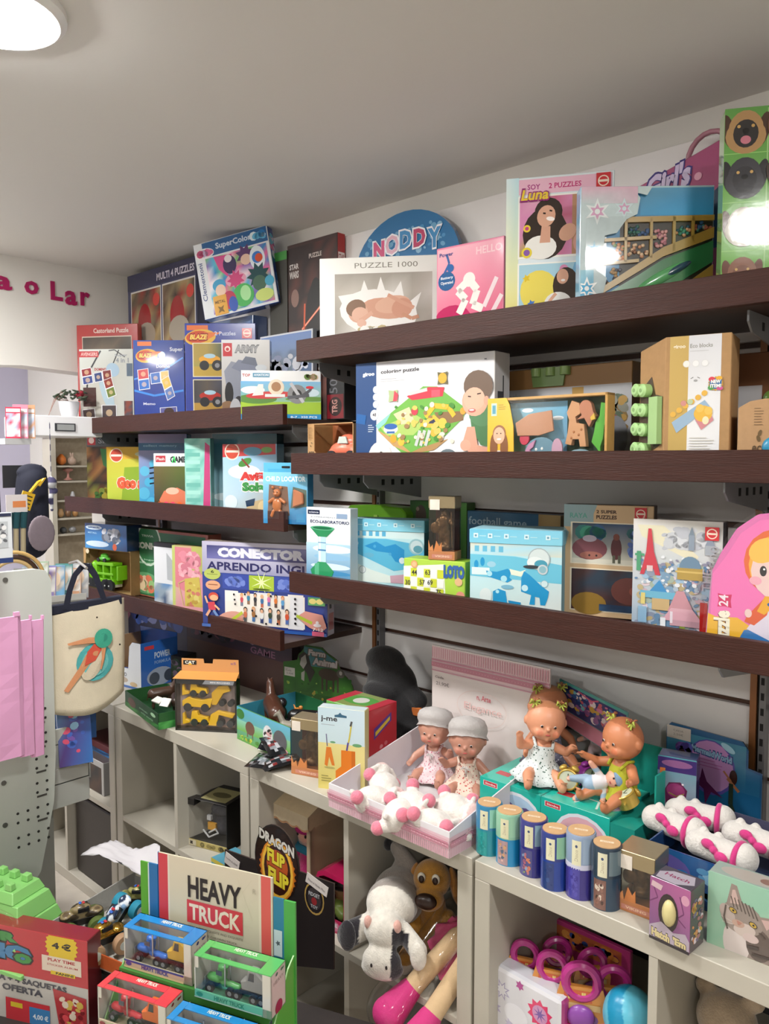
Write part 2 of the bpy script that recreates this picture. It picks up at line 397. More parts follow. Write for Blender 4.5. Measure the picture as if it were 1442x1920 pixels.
# ceiling lamps
def lamp(x,y,label,r=.115):
    t = thing('ceiling_lamp',label,'lamp',(x,y,CEIL),group='round flush ceiling lamps')
    M().lathe([(r+.02,0),(r+.02,-.012),(r+.008,-.022),(r,-.022)],'f4f4f2',40).build('rim',METAL,t,smooth=1)
    M().lathe([(r,-.021),(r*.97,-.026),(r*.5,-.03),(.001,-.031)],'fff',40).build('diffuser',mat('lamp_diffuser',col='fff',emit='f7f6f3',es=LAMP_W),t,smooth=1)
for i,(x,y) in enumerate(LAMPS):
    lamp(x,y,'round glowing ceiling lamp in the upper left corner' if i == 0 else ['','unseen ceiling lamp added in line with the visible one, farther left, to brighten the back wall','round ceiling lamp near the slatted wall to the right of view','round ceiling lamp directly behind the photographer','round ceiling lamp behind the photographer to the right','round ceiling lamp in the far corner behind the photographer','unseen ceiling lamp added in the recess beyond the wall opening, in place of daylight'][i],.105)  # recess lamp is added, standing in for daylight beyond the opening
# wall lettering
t = thing('wall_lettering','magenta shop lettering on the white back wall','lettering',onx(0,545,BX))
A = onx(-8,548,BX+.001);
def letter(ch,px0,px1,py0,py1):
    a = onx(px0,py0,BX); b = onx(px1,py1,BX); vs,fs = glyphs(ch,.03); k = M()
    n = len(vs); P = [(0,a.y+x*(b.y-a.y),a.z+(1-y)*(b.z-a.z)) for x,y in vs]
    k.add([(BX+.006,p[1],p[2]) for p in P],fs,'a8195a')
    o = k.build('letter',SATIN,t); o.location = -t.location
    so = o.modifiers.new('s','SOLIDIFY'); so.thickness = .006
for ch,a,b,c,d in (('a',-14,22,515,546),('o',45,72,525,554),('L',94,117,527,565),('a',121,144,544,574),('r',150,168,547,575)): letter(ch,a,b,c,d)
# ---------------------------------------------------------------- white cube units
KD = .49
def cube_unit(x0,W,label,cells=2,H_=.77,rows=2,y0=1.33):
    t = thing('cube_shelf_unit',label,'shelf unit',(x0,y0,0),group='white cube shelf units under the counter goods')
    O,I = .039,.017
    M().box((0,0,H_-O),(W,KD,H_),'fff').build('top_panel',white_lam,t,bevel=.0015)
    M().box((0,0,0),(W,KD,O),'fff').build('bottom_panel',white_lam,t,bevel=.0015)
    for x in (0,W-O): M().box((x,0,O),(x+O,KD,H_-O),'fff').build('side_panel',white_lam,t,bevel=.0015)
    cw = (W-2*O-(cells-1)*I)/cells
    for i in range(1,cells):
        x = O+i*cw+(i-1)*I; M().box((x,.001,O),(x+I,KD,H_-O),'fff').build('divider',white_lam,t)
    ch = (H_-2*O-(rows-1)*I)/rows
    for i in range(cells):
        x = O+i*(cw+I); M().box((x,.001,O+ch),(x+cw,KD,O+ch+I),'fff').build('inner_shelf',white_lam,t)
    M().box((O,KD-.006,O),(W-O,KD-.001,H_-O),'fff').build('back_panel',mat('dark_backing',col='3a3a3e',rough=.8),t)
    return t
KX = [-3.34,-2.545,-1.782,-.998]
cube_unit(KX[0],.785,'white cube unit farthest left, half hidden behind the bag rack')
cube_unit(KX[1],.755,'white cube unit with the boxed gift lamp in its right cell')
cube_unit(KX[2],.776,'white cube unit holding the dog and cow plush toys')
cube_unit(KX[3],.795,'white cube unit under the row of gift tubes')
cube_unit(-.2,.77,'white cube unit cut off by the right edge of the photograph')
CT = .77
# ================================================================ GOODS ON THE SHELVES
def seg(P,px,deg):      # other base corner, going from P at this yaw until column px
    P = Vector(P); d = Vector((cos(radians(deg)),sin(radians(deg)),0)); k = (px-CX)/FPX; q = rt-fw*k
    return P+d*(-(q.dot(P-Vector((0,0,EYE))))/q.dot(d))
def AP(pl,pr,py,z,y,deg):
    A = Vector((colx(pl,y,z),y,z)); return A,seg(A,pr,deg),zat(A,py)-z
RED,NAVY,CREAM,KRAFT = 'c8202e','1d2f7c','efe6cf','b48c5e'
def logo(u,v,r,asp): return [('r',u-r,v-r/asp,u+r,v+r/asp,'cc2a34'),('c',u,v,r*.78,'f0dcc8'),('c',u,v,r*.62,'cc2a34'),('r',u-r*.7,v-r*.14/asp,u+r*.7,v+r*.14/asp,'f0dcc8')]
def lines(u0,v1,u1,n,dv,col,hh=.006,seed=1):
    R = random.Random(seed); return [('r',u0,v1-i*dv,u0+(u1-u0)*R.uniform(.6,1),v1-i*dv+hh,col) for i in range(n)]
PAIS = ['3c4a30','8a8f50','c7b98a','5a6b44','9aa5a0','b7a08a']
# ---- top shelf, right ----
z = 1.915
A,B,h = TLR((600,485),(822,477),z,1.53)
carton('puzzle_box','white jigsaw box showing a sleeping newborn curled in a white shell, on the top shelf',A,B,h,.05,'f4f3ee',[
    ('t','PUZZLE 1000',.30,.885,.83,.94,'8d8a80',.0),('n',.13,.04,.95,.83,['b9b2a8','c9c3ba','d8d4cd','a9a39a'],5,3),
    ('e',.50,.42,.33,.24,'f4f2ee',-.12),('p',[(.34,.6),(.38,.76),(.43,.6)],'f4f2ee'),('p',[(.48,.62),(.52,.79),(.57,.6)],'f4f2ee'),('p',[(.62,.6),(.69,.74),(.72,.55)],'f4f2ee'),('p',[(.74,.5),(.86,.62),(.8,.4)],'f4f2ee'),('p',[(.2,.5),(.16,.6),(.28,.62)],'f4f2ee'),
    ('e',.56,.46,.20,.11,'d7a48d',-.1),('e',.62,.50,.15,.09,'e0b29b',.15),('e',.70,.46,.09,.1,'d49d86',.5),('e',.33,.42,.085,.105,'dcae98'),('e',.31,.47,.085,.09,'8d7160',.3),('e',.345,.4,.07,.08,'e3b7a2'),('l',[(.58,.6),(.7,.52),(.8,.46)],'d9a58e',.03),('l',[(.45,.42),(.38,.36),(.34,.34)],'dfae98',.035),('e',.36,.31,.04,.04,'e6bba8'),('l',[(.7,.4),(.78,.35),(.84,.37)],'d09a80',.03),('b',.3,.18,.85,.3,['f4f2ee','e6ded2','c9b88f'],26,.05,4)],
    right='e9e7e1',left='f4f3ee',m=GLOSS)
A,B,h = TLR((818,467),(946,441),z,1.60)
carton('toy_box','pink toy box with a white swirl leaning beside the newborn jigsaw box',A,B,h,.06,'e88aa6',[
    ('g',.02,.02,.98,.98,('e0507f','e0507f','f0a6b8','f0b8c4')),('t','HELLO',.60,.86,.97,.94,'f4c9cf',.02),('e',.25,.22,.28,.16,'c02060'),('e',.7,.16,.25,.12,'d23a78'),
    ('l',[(.35,.28),(.45,.42),(.33,.52),(.5,.62),(.62,.5),(.55,.36),(.7,.3)],'f3ece6',.1),('c',.5,.62,.09,'f3ece6'),('l',[(.72,.32),(.9,.6)],'f3dde2',.06),('l',[(.8,.2),(.97,.42)],'f3dde2',.06),
    ('e',.16,.64,.13,.1,'2b5f95'),('t','Battery',.07,.655,.26,.69,'e9eef4',.02),('t','Operated',.07,.60,.26,.64,'e9eef4',.02),('l',[(.12,.72),(.2,.82),(.16,.92)],'3c64a0',.03),('t','Power',.05,.90,.26,.94,'41508f',.02),('c',.22,.77,.05,'2f66a8'),('e',.6,.06,.2,.04,'274f92')],right='d97c98',m=WRAP)
A,B,h = TLR((947,336),(1153,318),z,1.53)
girl = [('face',.36,.80,.075,'d9a38a','33231e','efeae2',1)]
carton('puzzle_box','tall jigsaw box headed 2 PUZZLES with photos of a laughing dark-haired girl',A,B,h,.05,'dfe9ee',[
    ('g',.0,.0,.12,1,('efe07a','efe07a','bfe3ee','dff0f4')),('r',.12,.885,.98,.985,'eab7cd'),('t','2 PUZZLES',.40,.915,.70,.95,'c0286f',.02),
    ('t','SOY',.2,.915,.32,.95,'a83a80',.02),
    ('r',.115,.46,.975,.875,'f6f4ee'),('n',.13,.475,.96,.865,['d98cb8','e3c46a','b0a040','c86a8a','e0a8c0'],5,7),
    ('r',.62,.475,.96,.865,'b98a6a'),('e',.78,.80,.11,.07,'8a5a3a'),('e',.79,.72,.1,.09,'cf9a80'),('e',.8,.55,.17,.1,'d9a090'),
    ('e',.37,.62,.21,.17,'2d1f1b'),('e',.33,.53,.15,.08,'f0ece6'),('p',[(.32,.56),(.42,.56),(.42,.68),(.34,.68)],'d9a38a'),('e',.40,.76,.13,.095,'2d1f1b',-.3),('e',.38,.735,.085,.072,'dda88e',-.25),('e',.42,.715,.04,.014,'fff4ee',-.2),('l',[(.35,.755),(.375,.752)],'1a1210',.015),('l',[(.41,.77),(.435,.765)],'1a1210',.015),('e',.58,.62,.09,.05,'dda88e',.8),('c',.2,.66,.035,'e8c840'),('c',.2,.66,.018,'c04080'),('c',.2,.5,.05,'e8d040'),('c',.2,.5,.03,'8858a8'),
    ('r',.115,.06,.975,.43,'f6f4ee'),('r',.13,.07,.96,.42,'a9d0e0'),('e',.32,.24,.18,.14,'ecd860'),('c',.55,.38,.04,'e090b8'),('p',[(.6,.3),(.92,.25),(.9,.4),(.65,.42)],'7db8dc'),('e',.82,.12,.13,.06,'d08aa8'),('star',.2,.33,.04,5,'e0c030',.5),('star',.8,.34,.04,5,'d05078',.5),('star',.25,.16,.04,5,'4878c0',.5),
    ('e',.57,.27,.12,.12,'33231e'),('e',.5,.15,.13,.08,'f0ece6'),('l',[(.36,.08),(.42,.17),(.48,.22)],'dda88e',.03),('e',.54,.33,.055,.05,'dda88e'),('e',.545,.305,.02,.008,'fff4ee')]+logo(.90,.935,.065,1.25)+[('t','Luna',.14,.845,.40,.915,'e8c63c',.03,'8e2470',.2)],
    right='d8dce0',left='eadf7c',lart=[('r',0,.35,1,1,'a9cfe4'),('r',0,0,1,.35,'e8d870')],m=WRAP)
A,B,h = TLR((1085,350),(1340,347),z,1.525)
t = carton('bead_craft_box','pale blue snowflake craft box with a window onto a gold tray of beads',A,B,h,.04,'b9d6e0',[],right='7fb5cf',m=GLOSS,bevel=.001)
w_,h_ = t['w'],t['h']
k = M(); sheet(k,[('r',.2,.02,.995,.985,'3f8fc4'),('g',.45,.78,.995,.985,('3aa0d8','3aa0d8','4b93c2','5f9fc4')),('r',.3,.0,.995,.77,'2b2419')],(0,-.0004,0),(w_,0,0),(0,0,h_),(0,-1,0)); k.build('window_backing',SATIN,t)
k = M(); D = .006
def gold(pts): k.prism([(a*w_,b*h_) for a,b in pts],-D-.002,-.001,'b08d3c')
gold([(.3,.76),(.995,.77),(.995,.73),(.3,.72)]); gold([(.18,.60),(.57,.62),(.57,.595),(.18,.575)]); gold([(.18,.42),(.44,.445),(.44,.42),(.18,.4)])
gold([(.15,.22),(.62,.53),(.995,.68),(.995,.60),(.62,.46),(.15,.17)]); gold([(.45,.0),(.995,.4),(.995,.30),(.53,.0)])
for x,y0,y1 in ((.33,.42,.75),(.52,.45,.75),(.69,.50,.76),(.83,.58,.76)): gold([(x,y0),(x+.02,y0),(x+.02,y1),(x,y1)])
for x,y1 in ((.60,.10),(.71,.19),(.86,.29)): gold([(x,0),(x+.02,0),(x+.02,y1),(x,y1-.02)])
k.build('bead_tray',PLASTIC,t)
R = random.Random(5); k = M()
for (x0,y0,x1,y1,cs,n) in ((.22,.44,.33,.57,['d08a5a','6a9a50','e0b088'],16),(.36,.46,.51,.57,['d8a080','e8c8a8','9a6a50'],18),(.36,.62,.51,.69,['2a6a60','3a5a8a','1f4a44'],20),(.55,.48,.68,.66,['d08a98','e0a8a8','b87a8a'],24),(.72,.6,.82,.7,['3a8a70','d09a70','2a5a6a'],14),(.86,.66,.98,.72,['2a5a8a','a85a40','3a7a6a'],14),(.2,.26,.32,.38,['6a6a7a','3a3a4a','b08a5a'],12),(.62,.01,.70,.09,['a89850','887840'],8),(.73,.02,.85,.16,['b0a060','988850'],12)):
    for _ in range(n): k.ell((R.uniform(x0,x1)*w_,-.003,R.uniform(y0,y1)*h_),(.0045,.003,.004),R.choice(cs),6,4)
o = k.build('beads',PLASTIC,t,smooth=2); o['kind'] = 'stuff'
k = M(); k.prism([(a*w_,b*h_) for a,b in ((.2,.18),(.45,.33),(.62,.44),(.995,.58),(.995,.42),(.8,.3),(.55,.12),(.42,.0),(.3,.0))],-.006,-.001,'2f7a48'); k.ell((.62*w_,-.006,.31*h_),(.06,.006,.012),'58a868',R=Matrix.Rotation(-.5,3,'Y')); k.ell((.72*w_,-.007,.36*h_),(.035,.006,.008),'20405a',R=Matrix.Rotation(-.5,3,'Y')); k.build('green_panel',GLOSS,t,smooth=1)
k = M(); pts = [(0,0),(.2,0),(.16,.12),(.2,.3),(.12,.36),(.1,.44),(.17,.52),(.18,.62),(.27,.64),(.34,.74),(.42,.78),(.44,.9),(.41,.94),(.49,.92),(.53,.985),(0,.985)]
k.prism([(a*w_,b*h_) for a,b in pts],-.010,-.008,'c9d8dc')
sn = []
for u,v,r_,c in ((.12,.80,.1,'e8eef0'),(.32,.82,.08,'d4e4ea'),(.05,.22,.09,'ffffff'),(.1,.52,.06,'aed4e4')):
    sn += [('star',u,v,r_,6,c,.45),('star',u,v,r_*.6,6,'d8a8c8' if v > .75 else '5ab0dc',.5),('c',u,v,r_*.2,c)]
sheet(k,[('g',.0,.0,.10,.36,('3aa6de','3aa6de','8fc6dc','a8d2e0')),('g',.0,.86,.42,.985,('c9d8dc','d8c0d0','e0b8cc','e0b8cc'))]+sn,(0,-.0102,0),(w_,0,0),(0,0,h_),(0,-1,0)); k.build('snow_frame',CARD,t)
M().box((.01,-.0135,.005),(w_-.004,-.0115,h_*.76),'fff').build('plastic_window',CLEAR,t)
A = Vector((colx(1150,1.76,z),1.775,z)); t = thing('carry_case_box','pink sloping carry case reading Girls behind the snowflake craft box','box',A,0)
k = M(); k.prism([(0,0),(.34,0),(.34,.42),(0,.315)],0,.042,'a84e78','9a4670'); k.build('case',GLOSS,t,bevel=.002)
k = M(); sheet(k,[('p',[(.52,.62),(.98,.9),(.98,.4),(.5,.4)],'123a5c'),('p',[(.7,.7),(.98,.8),(.98,.6),(.8,.6)],'1a6a9a'),('t',"Girl's",.20,.72,.50,.86,'d4c3e2',.05,'3a2f7a',.15,.05),('c',.55,.80,.025,'e8a8c0'),('c',.12,.74,.025,'e8a8c0')],(0,-.001,0),(.34,0,0),(0,0,.40),(0,-1,0)); k.build('front_print',GLOSS,t)
M().tube([(.2+.05*cos(a),.03,.365+.055*sin(a)) for a in [pi*i/10 for i in range(11)]],.006,'b07888').build('handle',PLASTIC,t,smooth=2)
A,B,h = TLR((1350,205),(1500,192),z,1.56)
def dogf(u,v,r,fur,dark,ear,tongue=0):
    a = [('e',u-r*1.0,v-.0,r*.35,r*.36,ear,.2),('e',u+r*1.0,v,r*.35,r*.36,ear,-.2),('e',u,v-.03,r*1.15,r*.38,fur),('e',u,v,r,r*.42,fur),('e',u,v-.018,r*.72,r*.30,dark)]
    a += [('c',u-r*.4,v+.02,r*.1,'c8a060'),('c',u+r*.4,v+.02,r*.1,'c8a060'),('e',u,v-.004,r*.2,r*.06,'101015')]
    if tongue: a += [('e',u,v-.05,r*.3,r*.09,'c87888')]
    return a
dogs = [('g',.0,.0,1,1,('7db85a','7db85a','5f9a4a','5f9a4a')),('r',0,.265,1,.27,'8fc46c'),('r',0,.515,1,.52,'8fc46c'),('r',0,.765,1,.77,'8fc46c'),('r',.58,.02,.6,.99,'9cc880')]
dogs += dogf(.29,.885,.24,'b08a5c','2c2a2c','4a3428',1)+dogf(.29,.65,.23,'3b3b42','2c2c33','26262c')+dogf(.29,.40,.22,'a89f90','8f8f92','6a5a50')+dogf(.29,.15,.2,'8a5c48','7a4c3a','6a3e30')+dogf(.80,.40,.16,'2c2c3a','6a6a7a','22222c')+dogf(.8,.88,.16,'d8d0c4','a89888','6a4a38')+dogf(.8,.65,.16,'b09070','584434','3a2a22')
carton('puzzle_box','tall green jigsaw box with rows of dog portraits, at the right edge',A,B,h,.055,'76b056',dogs,left='9cc87c',right='5f9048',m=WRAP)
# party sign behind
A = Vector((colx(666,1.80,z),1.80,z)); Bx = colx(862,1.80,z); ww = Bx-A.x; hh = zat(Vector((.5*(A.x+Bx),1.80,z)),396)-z
t = thing('party_sign','round-topped blue party sign lettered NODDY behind the newborn jigsaw','sign',A)
arc = [(ww*(.5+.5*cos(a)),hh*.62+hh*.38*sin(a)) for a in [pi*i/20 for i in range(21)]]
k = M(); k.prism([(0,0),(ww,0)]+arc,0,.015,'2f74a8','1d5280'); k.build('board',GLOSS,t)
k = M(); sheet(k,[('b',.1,.68,.9,.9,['6fa8cc','4f94c4','8ab8d4'],40,.025,3),('r',.0,.30,1,.61,'cfd4dc'),('b',.02,.32,.98,.46,['c85088','5a9ad0','8a5a90','d89ab8'],40,.03,8),('l',[(.02,.56),(.3,.5),(.5,.49),(.7,.5),(.98,.56)],'6a5a80',.008)]
      +[('p',[(.06+i*.075,.555),(.11+i*.075,.55),(.085+i*.075,.49)],['c85088','e8e4ec','5a9ad0'][i % 3]) for i in range(12)]
      +[('star',.5,.56,.1,5,'d8dff0',.5),('star',.5,.56,.07,5,'4a6ac0',.5),('t','N',.2,.72,.31,.84,'d85a84',.06,'f0f0f4'),('t','O',.32,.73,.45,.86,'e8b8c8',.03,'f4f4f8'),('t','D',.46,.75,.57,.87,'4a90c4',.05,'f4f4f8'),('t','D',.59,.74,.70,.86,'c0486c',.05,'f4f4f8'),('t','Y',.72,.71,.84,.84,'4a90c4',.05,'f4f4f8')],
      (0,-.0005,0),(ww,0,0),(0,0,hh),(0,-1,0)); k.build('front_print',GLOSS,t)
# ---- top shelf, left ----
z = 1.741
A,B,h = AP(245,372,519,z,1.77,0)
sp = [('r',.0,.9,1,1,'2a2c50'),('t','MULTI 4 PUZZLES',.45,.92,.98,.965,'c9c2cc',.03)]
for i in range(2):
    for j in range(2):
        a,b = .06+i*.48,.50-j*.44; R = random.Random(i*3+j)
        sp += [('r',a-.01,b-.01,a+.45,b+.39,'d0ccc8'),('n',a,b,a+.44,b+.38,['5a4a38','7a6a50','8a2a22','3a2c28','a08a60','6a5040'],5,i*5+j),('e',a+.2,b+.18,.1,.12,'8f1f20'),('e',a+.22,b+.1,.14,.08,'9a8f80'),('c',a+.38,b+.31,.05,'c03a30')]
carton('puzzle_box','dark jigsaw box of four red pictures headed MULTI 4 PUZZLES at the far end',A,B,h,.05,'3a3c5c',sp,right='2c2c48')
# stack that carries the blue colouring box
A1 = Vector((colx(392,1.772,z),1.772,z)); B1 = seg(A1,476,0)
hb = zat(A1,607)-z
carton('game_box','pale blue game box lying under the tilted SuperColor box',A1,B1,hb,.065,'6c7ea0',[('n',.05,.6,.95,.95,['8aa0c8','c8d0dc','5a6a90'],6,2)],right='4a5a80')
# the tilted box itself
TL = ony(358,471,1.66); BL = ony(384,601,1.66)
q = seg(TL,492,26); wd = (q-TL).length*1.03; hd = (TL-BL).length
t = thing('puzzle_box','large blue SuperColor puzzle box tilted against the ceiling corner','box',BL,radians(26)); t.rotation_mode = 'XYZ'; t.rotation_euler = (0,radians(-9.5),radians(26))
M().box((0,0,0),(wd,.045,hd),{'front': 'dfe2e6','right': '24489a','top': '1f55a0','*': '24489a'}).build('carton',WRAP,t,bevel=.002)
printed(t,'front_print',[('r',.12,.80,.99,.99,'2a5e94'),('t','SuperColor',.30,.85,.78,.95,'c9d6e4',.03),('b',.75,.82,.98,.97,['5fb0d8','d8e8f0','2a78b8'],12,.05,3),('e',.14,.85,.13,.07,'e8e2e6'),('b',.03,.80,.27,.91,['d86a98','b8a0c0','c04870'],14,.05,6),
    ('v','Clementoni',.03,.24,.09,.74,'3a4a80',.01),('n',.14,.04,.96,.78,['e06a9a','5ab0d4','e8e4ea','8a6ab0','7ac070','2e86c0','f0d8e0'],8,12),('p',[(.25,.78),(.5,.76),(.4,.48),(.3,.6)],'d0508c'),('e',.45,.63,.09,.12,'3a2f58'),('e',.44,.71,.05,.05,'e8dce0'),('star',.67,.70,.13,8,'5a3a6a',.6),('e',.67,.64,.07,.07,'e0bca8'),('e',.82,.62,.1,.16,'dfe8f0'),('c',.82,.63,.07,'3a7ac8'),('c',.84,.62,.05,'d05030'),
    ('e',.27,.40,.09,.08,'3a98c4'),('e',.28,.33,.07,.08,'e4c4b0'),('e',.5,.42,.14,.09,'e0a0b8'),('star',.5,.42,.12,9,'c8487c',.6),('star',.8,.40,.16,9,'1f4a50',.6),('e',.8,.30,.09,.1,'4a6a58'),('e',.57,.2,.14,.15,'4fb060'),('e',.6,.22,.07,.1,'a8e0a0'),('e',.84,.14,.12,.08,'c8d87c'),('e',.38,.18,.09,.12,'b83a58'),('e',.42,.12,.06,.1,'3a5ab0'),('c',.93,.3,.06,'4fa8c8'),('r',.16,.02,.34,.27,'d8a040'),('t','METAL',.18,.17,.32,.21,'6a4a18',.03),('star',.25,.09,.06,4,'7a5a20',.4)],wd,.07,hd,'front',GLOSS)
printed(t,'side_print',[('b',.1,.55,.9,.95,['d0609a','5ab8dc','c8c0e0'],22,.3,3),('r',.2,.06,.7,.4,'3a70b0'),('t','SC',.2,.1,.6,.3,'a8c0e0',.02)],wd,.045,hd,'right',GLOSS)
# dark box behind with green edge
A = Vector((colx(508,1.80,z),1.80,z)); B = seg(A,540,0); carton('game_box','dark game box with a green top edge between the SuperColor box and the space jigsaw',A,B,zat(A,478)-z,.035,'35332c',[('r',0,.95,1,1,'3c8a3a')],top='3f8f3c',m=SATIN)
A,B,h = AP(541,634,470,z,1.805,0)
carton('puzzle_box','dark red jigsaw box with a glowing red streak, near the ceiling',A,B,h+.015,.035,'3d2724',[
    ('n',.02,.02,.98,.98,['33201e','4a2a24','2a1a1a','5a3028','261616'],6,5),('e',.58,.60,.2,.17,'191315'),('e',.58,.72,.1,.07,'0f0d0e'),('l',[(.3,.52),(.98,.72)],'e8684a',.03),('l',[(.3,.52),(.98,.72)],'ffc0a0',.012),('l',[(.33,.36),(.36,.66)],'d8603c',.03),('e',.16,.70,.08,.05,'8a6a60'),('t','STAR',.05,.86,.24,.89,'cfc8c4',.03),('t','WARS',.05,.81,.24,.85,'cfc8c4',.03),('t','PUZZLE',.45,.9,.7,.925,'c8bcb4',.03),('n',.02,.02,.98,.3,['2c1c1c','4a2c26','703828'],6,3)],right='b03030',rart=[('r',.1,.82,.9,.9,'e8dcd8'),('t','STAR',.15,.86,.85,.89,'9a2020',.02),('star',.5,.7,.3,4,'f0e8e4',.6),('r',.1,.1,.9,.5,'3a1a1a'),('v','1000',.3,.15,.7,.45,'d8b0a0',.02)],m=SATIN)
A = Vector((colx(489,1.775,z),1.775,z)); B = seg(A,587,0)
carton('puzzle_box','jigsaw box showing mountains and wild flowers, turned edge-on behind the white aeroplane box',A,B,zat(A,632)-z,.02,'c8ccd4',[
    ('g',.02,.02,.98,.98,('5a7040','6a6a58','5a78b0','6a88c0')),('b',.05,.52,.95,.8,['b8c0d8','d8dce8','8a98c0'],22,.09,4),('b',.05,.05,.95,.5,['6a8a48','8a5a70','a8a070','4a6a3c','c8a0b0'],60,.06,9)],right='8a9098')
A,B,h = AP(148,262,610,z,1.575,33)
carton('puzzle_box','red framed jigsaw box behind the far-left domino game',A,B,h,.035,'a83434',[('t','Castorland Puzzle',.28,.92,.85,.965,'d8c8c0',.02),('r',.09,.05,.9,.89,'c8b8a8'),('n',.1,.06,.89,.88,['5a4a3e','4a4038','6a5c4c','3e3832'],5,6)],right='b83c34',rart=[('v','500',.2,.6,.8,.85,'d8a090',.02)],m=GLOSS)
A,B,h = AP(152,252,655,z,1.528,40)
def tile(u,v,w1,h1,cs,rot=0):
    out = []; n = len(cs); c_,s_ = cos(rot),sin(rot); R_ = lambda x,y: (u+x*c_-y*s_*1.2,v+x*s_/1.2+y*c_)
    out.append(('p',[R_(0,0),R_(w1,0),R_(w1,h1),R_(0,h1)],'e8e8ec'))
    for i,c in enumerate(cs):
        y0 = h1*(i/n)+.008; y1 = h1*((i+1)/n)-.006; out.append(('p',[R_(.012,y0),R_(w1-.012,y0),R_(w1-.012,y1),R_(.012,y1)],c)); m_ = R_(w1/2,(y0+y1)/2); out.append(('c',m_[0],m_[1],w1*.22,mixc(c,'e8c8a0',.5)))
    return out
carton('domino_game_box','grey and red domino game box with white picture tiles, leftmost on its shelf',A,B,h,.03,'c5c8c4',[
    ('g',.0,.0,1,1,('b0a89c','c8ccc8','c2c4be','ccd0cc')),('l',[(.1,.3),(.16,.7),(.4,.98)],'3a3a3e',.03),('l',[(.55,.98),(.66,.99),(.85,.9)],'4a4a4c',.02),('l',[(.5,.62),(.74,.99)],'2e2e32',.02),('r',.0,.90,.36,.975,'b83038'),('t','AVENGERS',.03,.915,.34,.96,'e8b8b4',.03),('t','Super',.66,.90,.90,.94,'888c94',.02),('t','4 in 1',.68,.83,.92,.89,'8a8e94',.03),('t','DOMINO',.28,.73,.5,.765,'a83038',.03),('e',.62,.74,.12,.09,'a0b8cc',.7),('e',.5,.45,.1,.25,'a8bcc8',.3),
    ('n',.82,.08,.98,.35,['5a5058','8a4a40','403c44'],3,4),('r',.88,.66,.99,.82,'5a6a7c'),('r',.06,.28,.30,.52,'4a3230')]
    +tile(.06,.55,.2,.2,['3e4c88','8a3038'],.15)+tile(.28,.58,.16,.12,['3a4a7a'],.15)+tile(.44,.60,.17,.13,['7a3434'],.12)+tile(.52,.38,.17,.24,['6a7a3c','8a3a34'],.3)+tile(.4,.1,.28,.2,['4a4044'],0)+tile(.05,.1,.24,.14,['5a4a48'],.1),
    left='8f2830',right='a0a4a4',m=GLOSS)
A,B,h = AP(253,347,638,z,1.56,43)
badge = lambda u,v: [('e',u,v,.22,.08,'d8a838',.1),('e',u-.03,v+.005,.17,.06,'c24a28',.1),('p',[(u+.05,v+.05),(u+.3,v+.05),(u+.1,v-.02)],'d8702c'),('t','BLAZE',u-.15,v-.02,u+.1,v+.03,'f0c860',.04,'8a1c1c',.2)]
carton('domino_game_box','bright blue domino game box with a curving trail of white tiles',A,B,h,.055,'22419a',[
    ('g',0,0,1,1,('243a90','2a50b0','1e3a8c','24489c')),('l',[(.0,.55),(.5,.62),(.98,.8)],'4a90e0',.03),('l',[(.0,.42),(.4,.36),(.98,.42)],'3a88dc',.04),('c',.56,.83,.07,'cfe4f8'),('r',.08,.935,.36,.985,'dc7840')]+badge(.26,.82)
    +[('t','Super',.72,.86,.98,.92,'c8ccd8',.03),('t','Domino',.45,.68,.72,.72,'e4e8f0',.02),('t','Memo',.18,.25,.42,.28,'d8dcec',.02)]+tile(.1,.42,.22,.24,['2a6ac0','c04048'],.1)+tile(.34,.49,.2,.13,['3a6ab8'],.1)+tile(.54,.5,.17,.14,['d8b870'],.1)+tile(.66,.30,.17,.26,['5a78b8','e0b850'],.4)+tile(.52,.0,.34,.22,['5a5a98'],.05)+tile(.18,.0,.28,.10,['4a4a88'],.1)+[('c',.69,.13,.09,'b08058'),('e',.69,.17,.1,.05,'3a2420')],
    right='1c3480',m=GLOSS)
A,B,h = AP(349,481,606,z,1.60,43)
def truckpic(a,b,c,d,bg,body):
    W,H = c-a,d-b; return [('r',a-.012,b-.008,c+.012,d+.008,'e0d8b8'),('n',a,b,c,d,bg,4,int(a*90)+int(b*100)),('r',a,b,c,b+H*.3,mixc(bg[0],'d8a840',.6))]+[x for s in (0,.45) for x in (('e',a+W*(.3+s),b+H*.52,W*.2,H*.13,body[int(s > 0)]),('r',a+W*(.18+s),b+H*.38,a+W*(.46+s),b+H*.52,body[int(s > 0)]),('e',a+W*(.3+s),b+H*.62,W*.11,H*.07,'a8c8d8'),('c',a+W*(.2+s),b+H*.33,W*.09,'28282c'),('c',a+W*(.44+s),b+H*.33,W*.1,'28282c'),('c',a+W*(.44+s),b+H*.33,W*.045,'88888c'))]
carton('puzzle_box','blue two-puzzle box with monster truck pictures, standing taller behind the army box',A,B,h,.035,'2f3f94',[('r',.03,.93,.33,.98,'d8703c')]+badge(.22,.86)+[('t','2 Puzzles',.42,.88,.72,.92,'c8cce4',.02)]+truckpic(.12,.48,.88,.80,['6a7a40','8a9a50','5a6040','a89048'],['e0a030','c04830'])+truckpic(.12,.12,.88,.44,['3a3a40','4a4a58','5a5048','2c2c34'],['b03028','b03028'])+logo(.88,.90,.07,1.4),
    left='36469c',lart=[('v','BLAZE',.2,.2,.8,.8,'c8a8b8',.02)],right='283680',m=GLOSS)
A,B,h = AP(417,507,637,z,1.575,43)
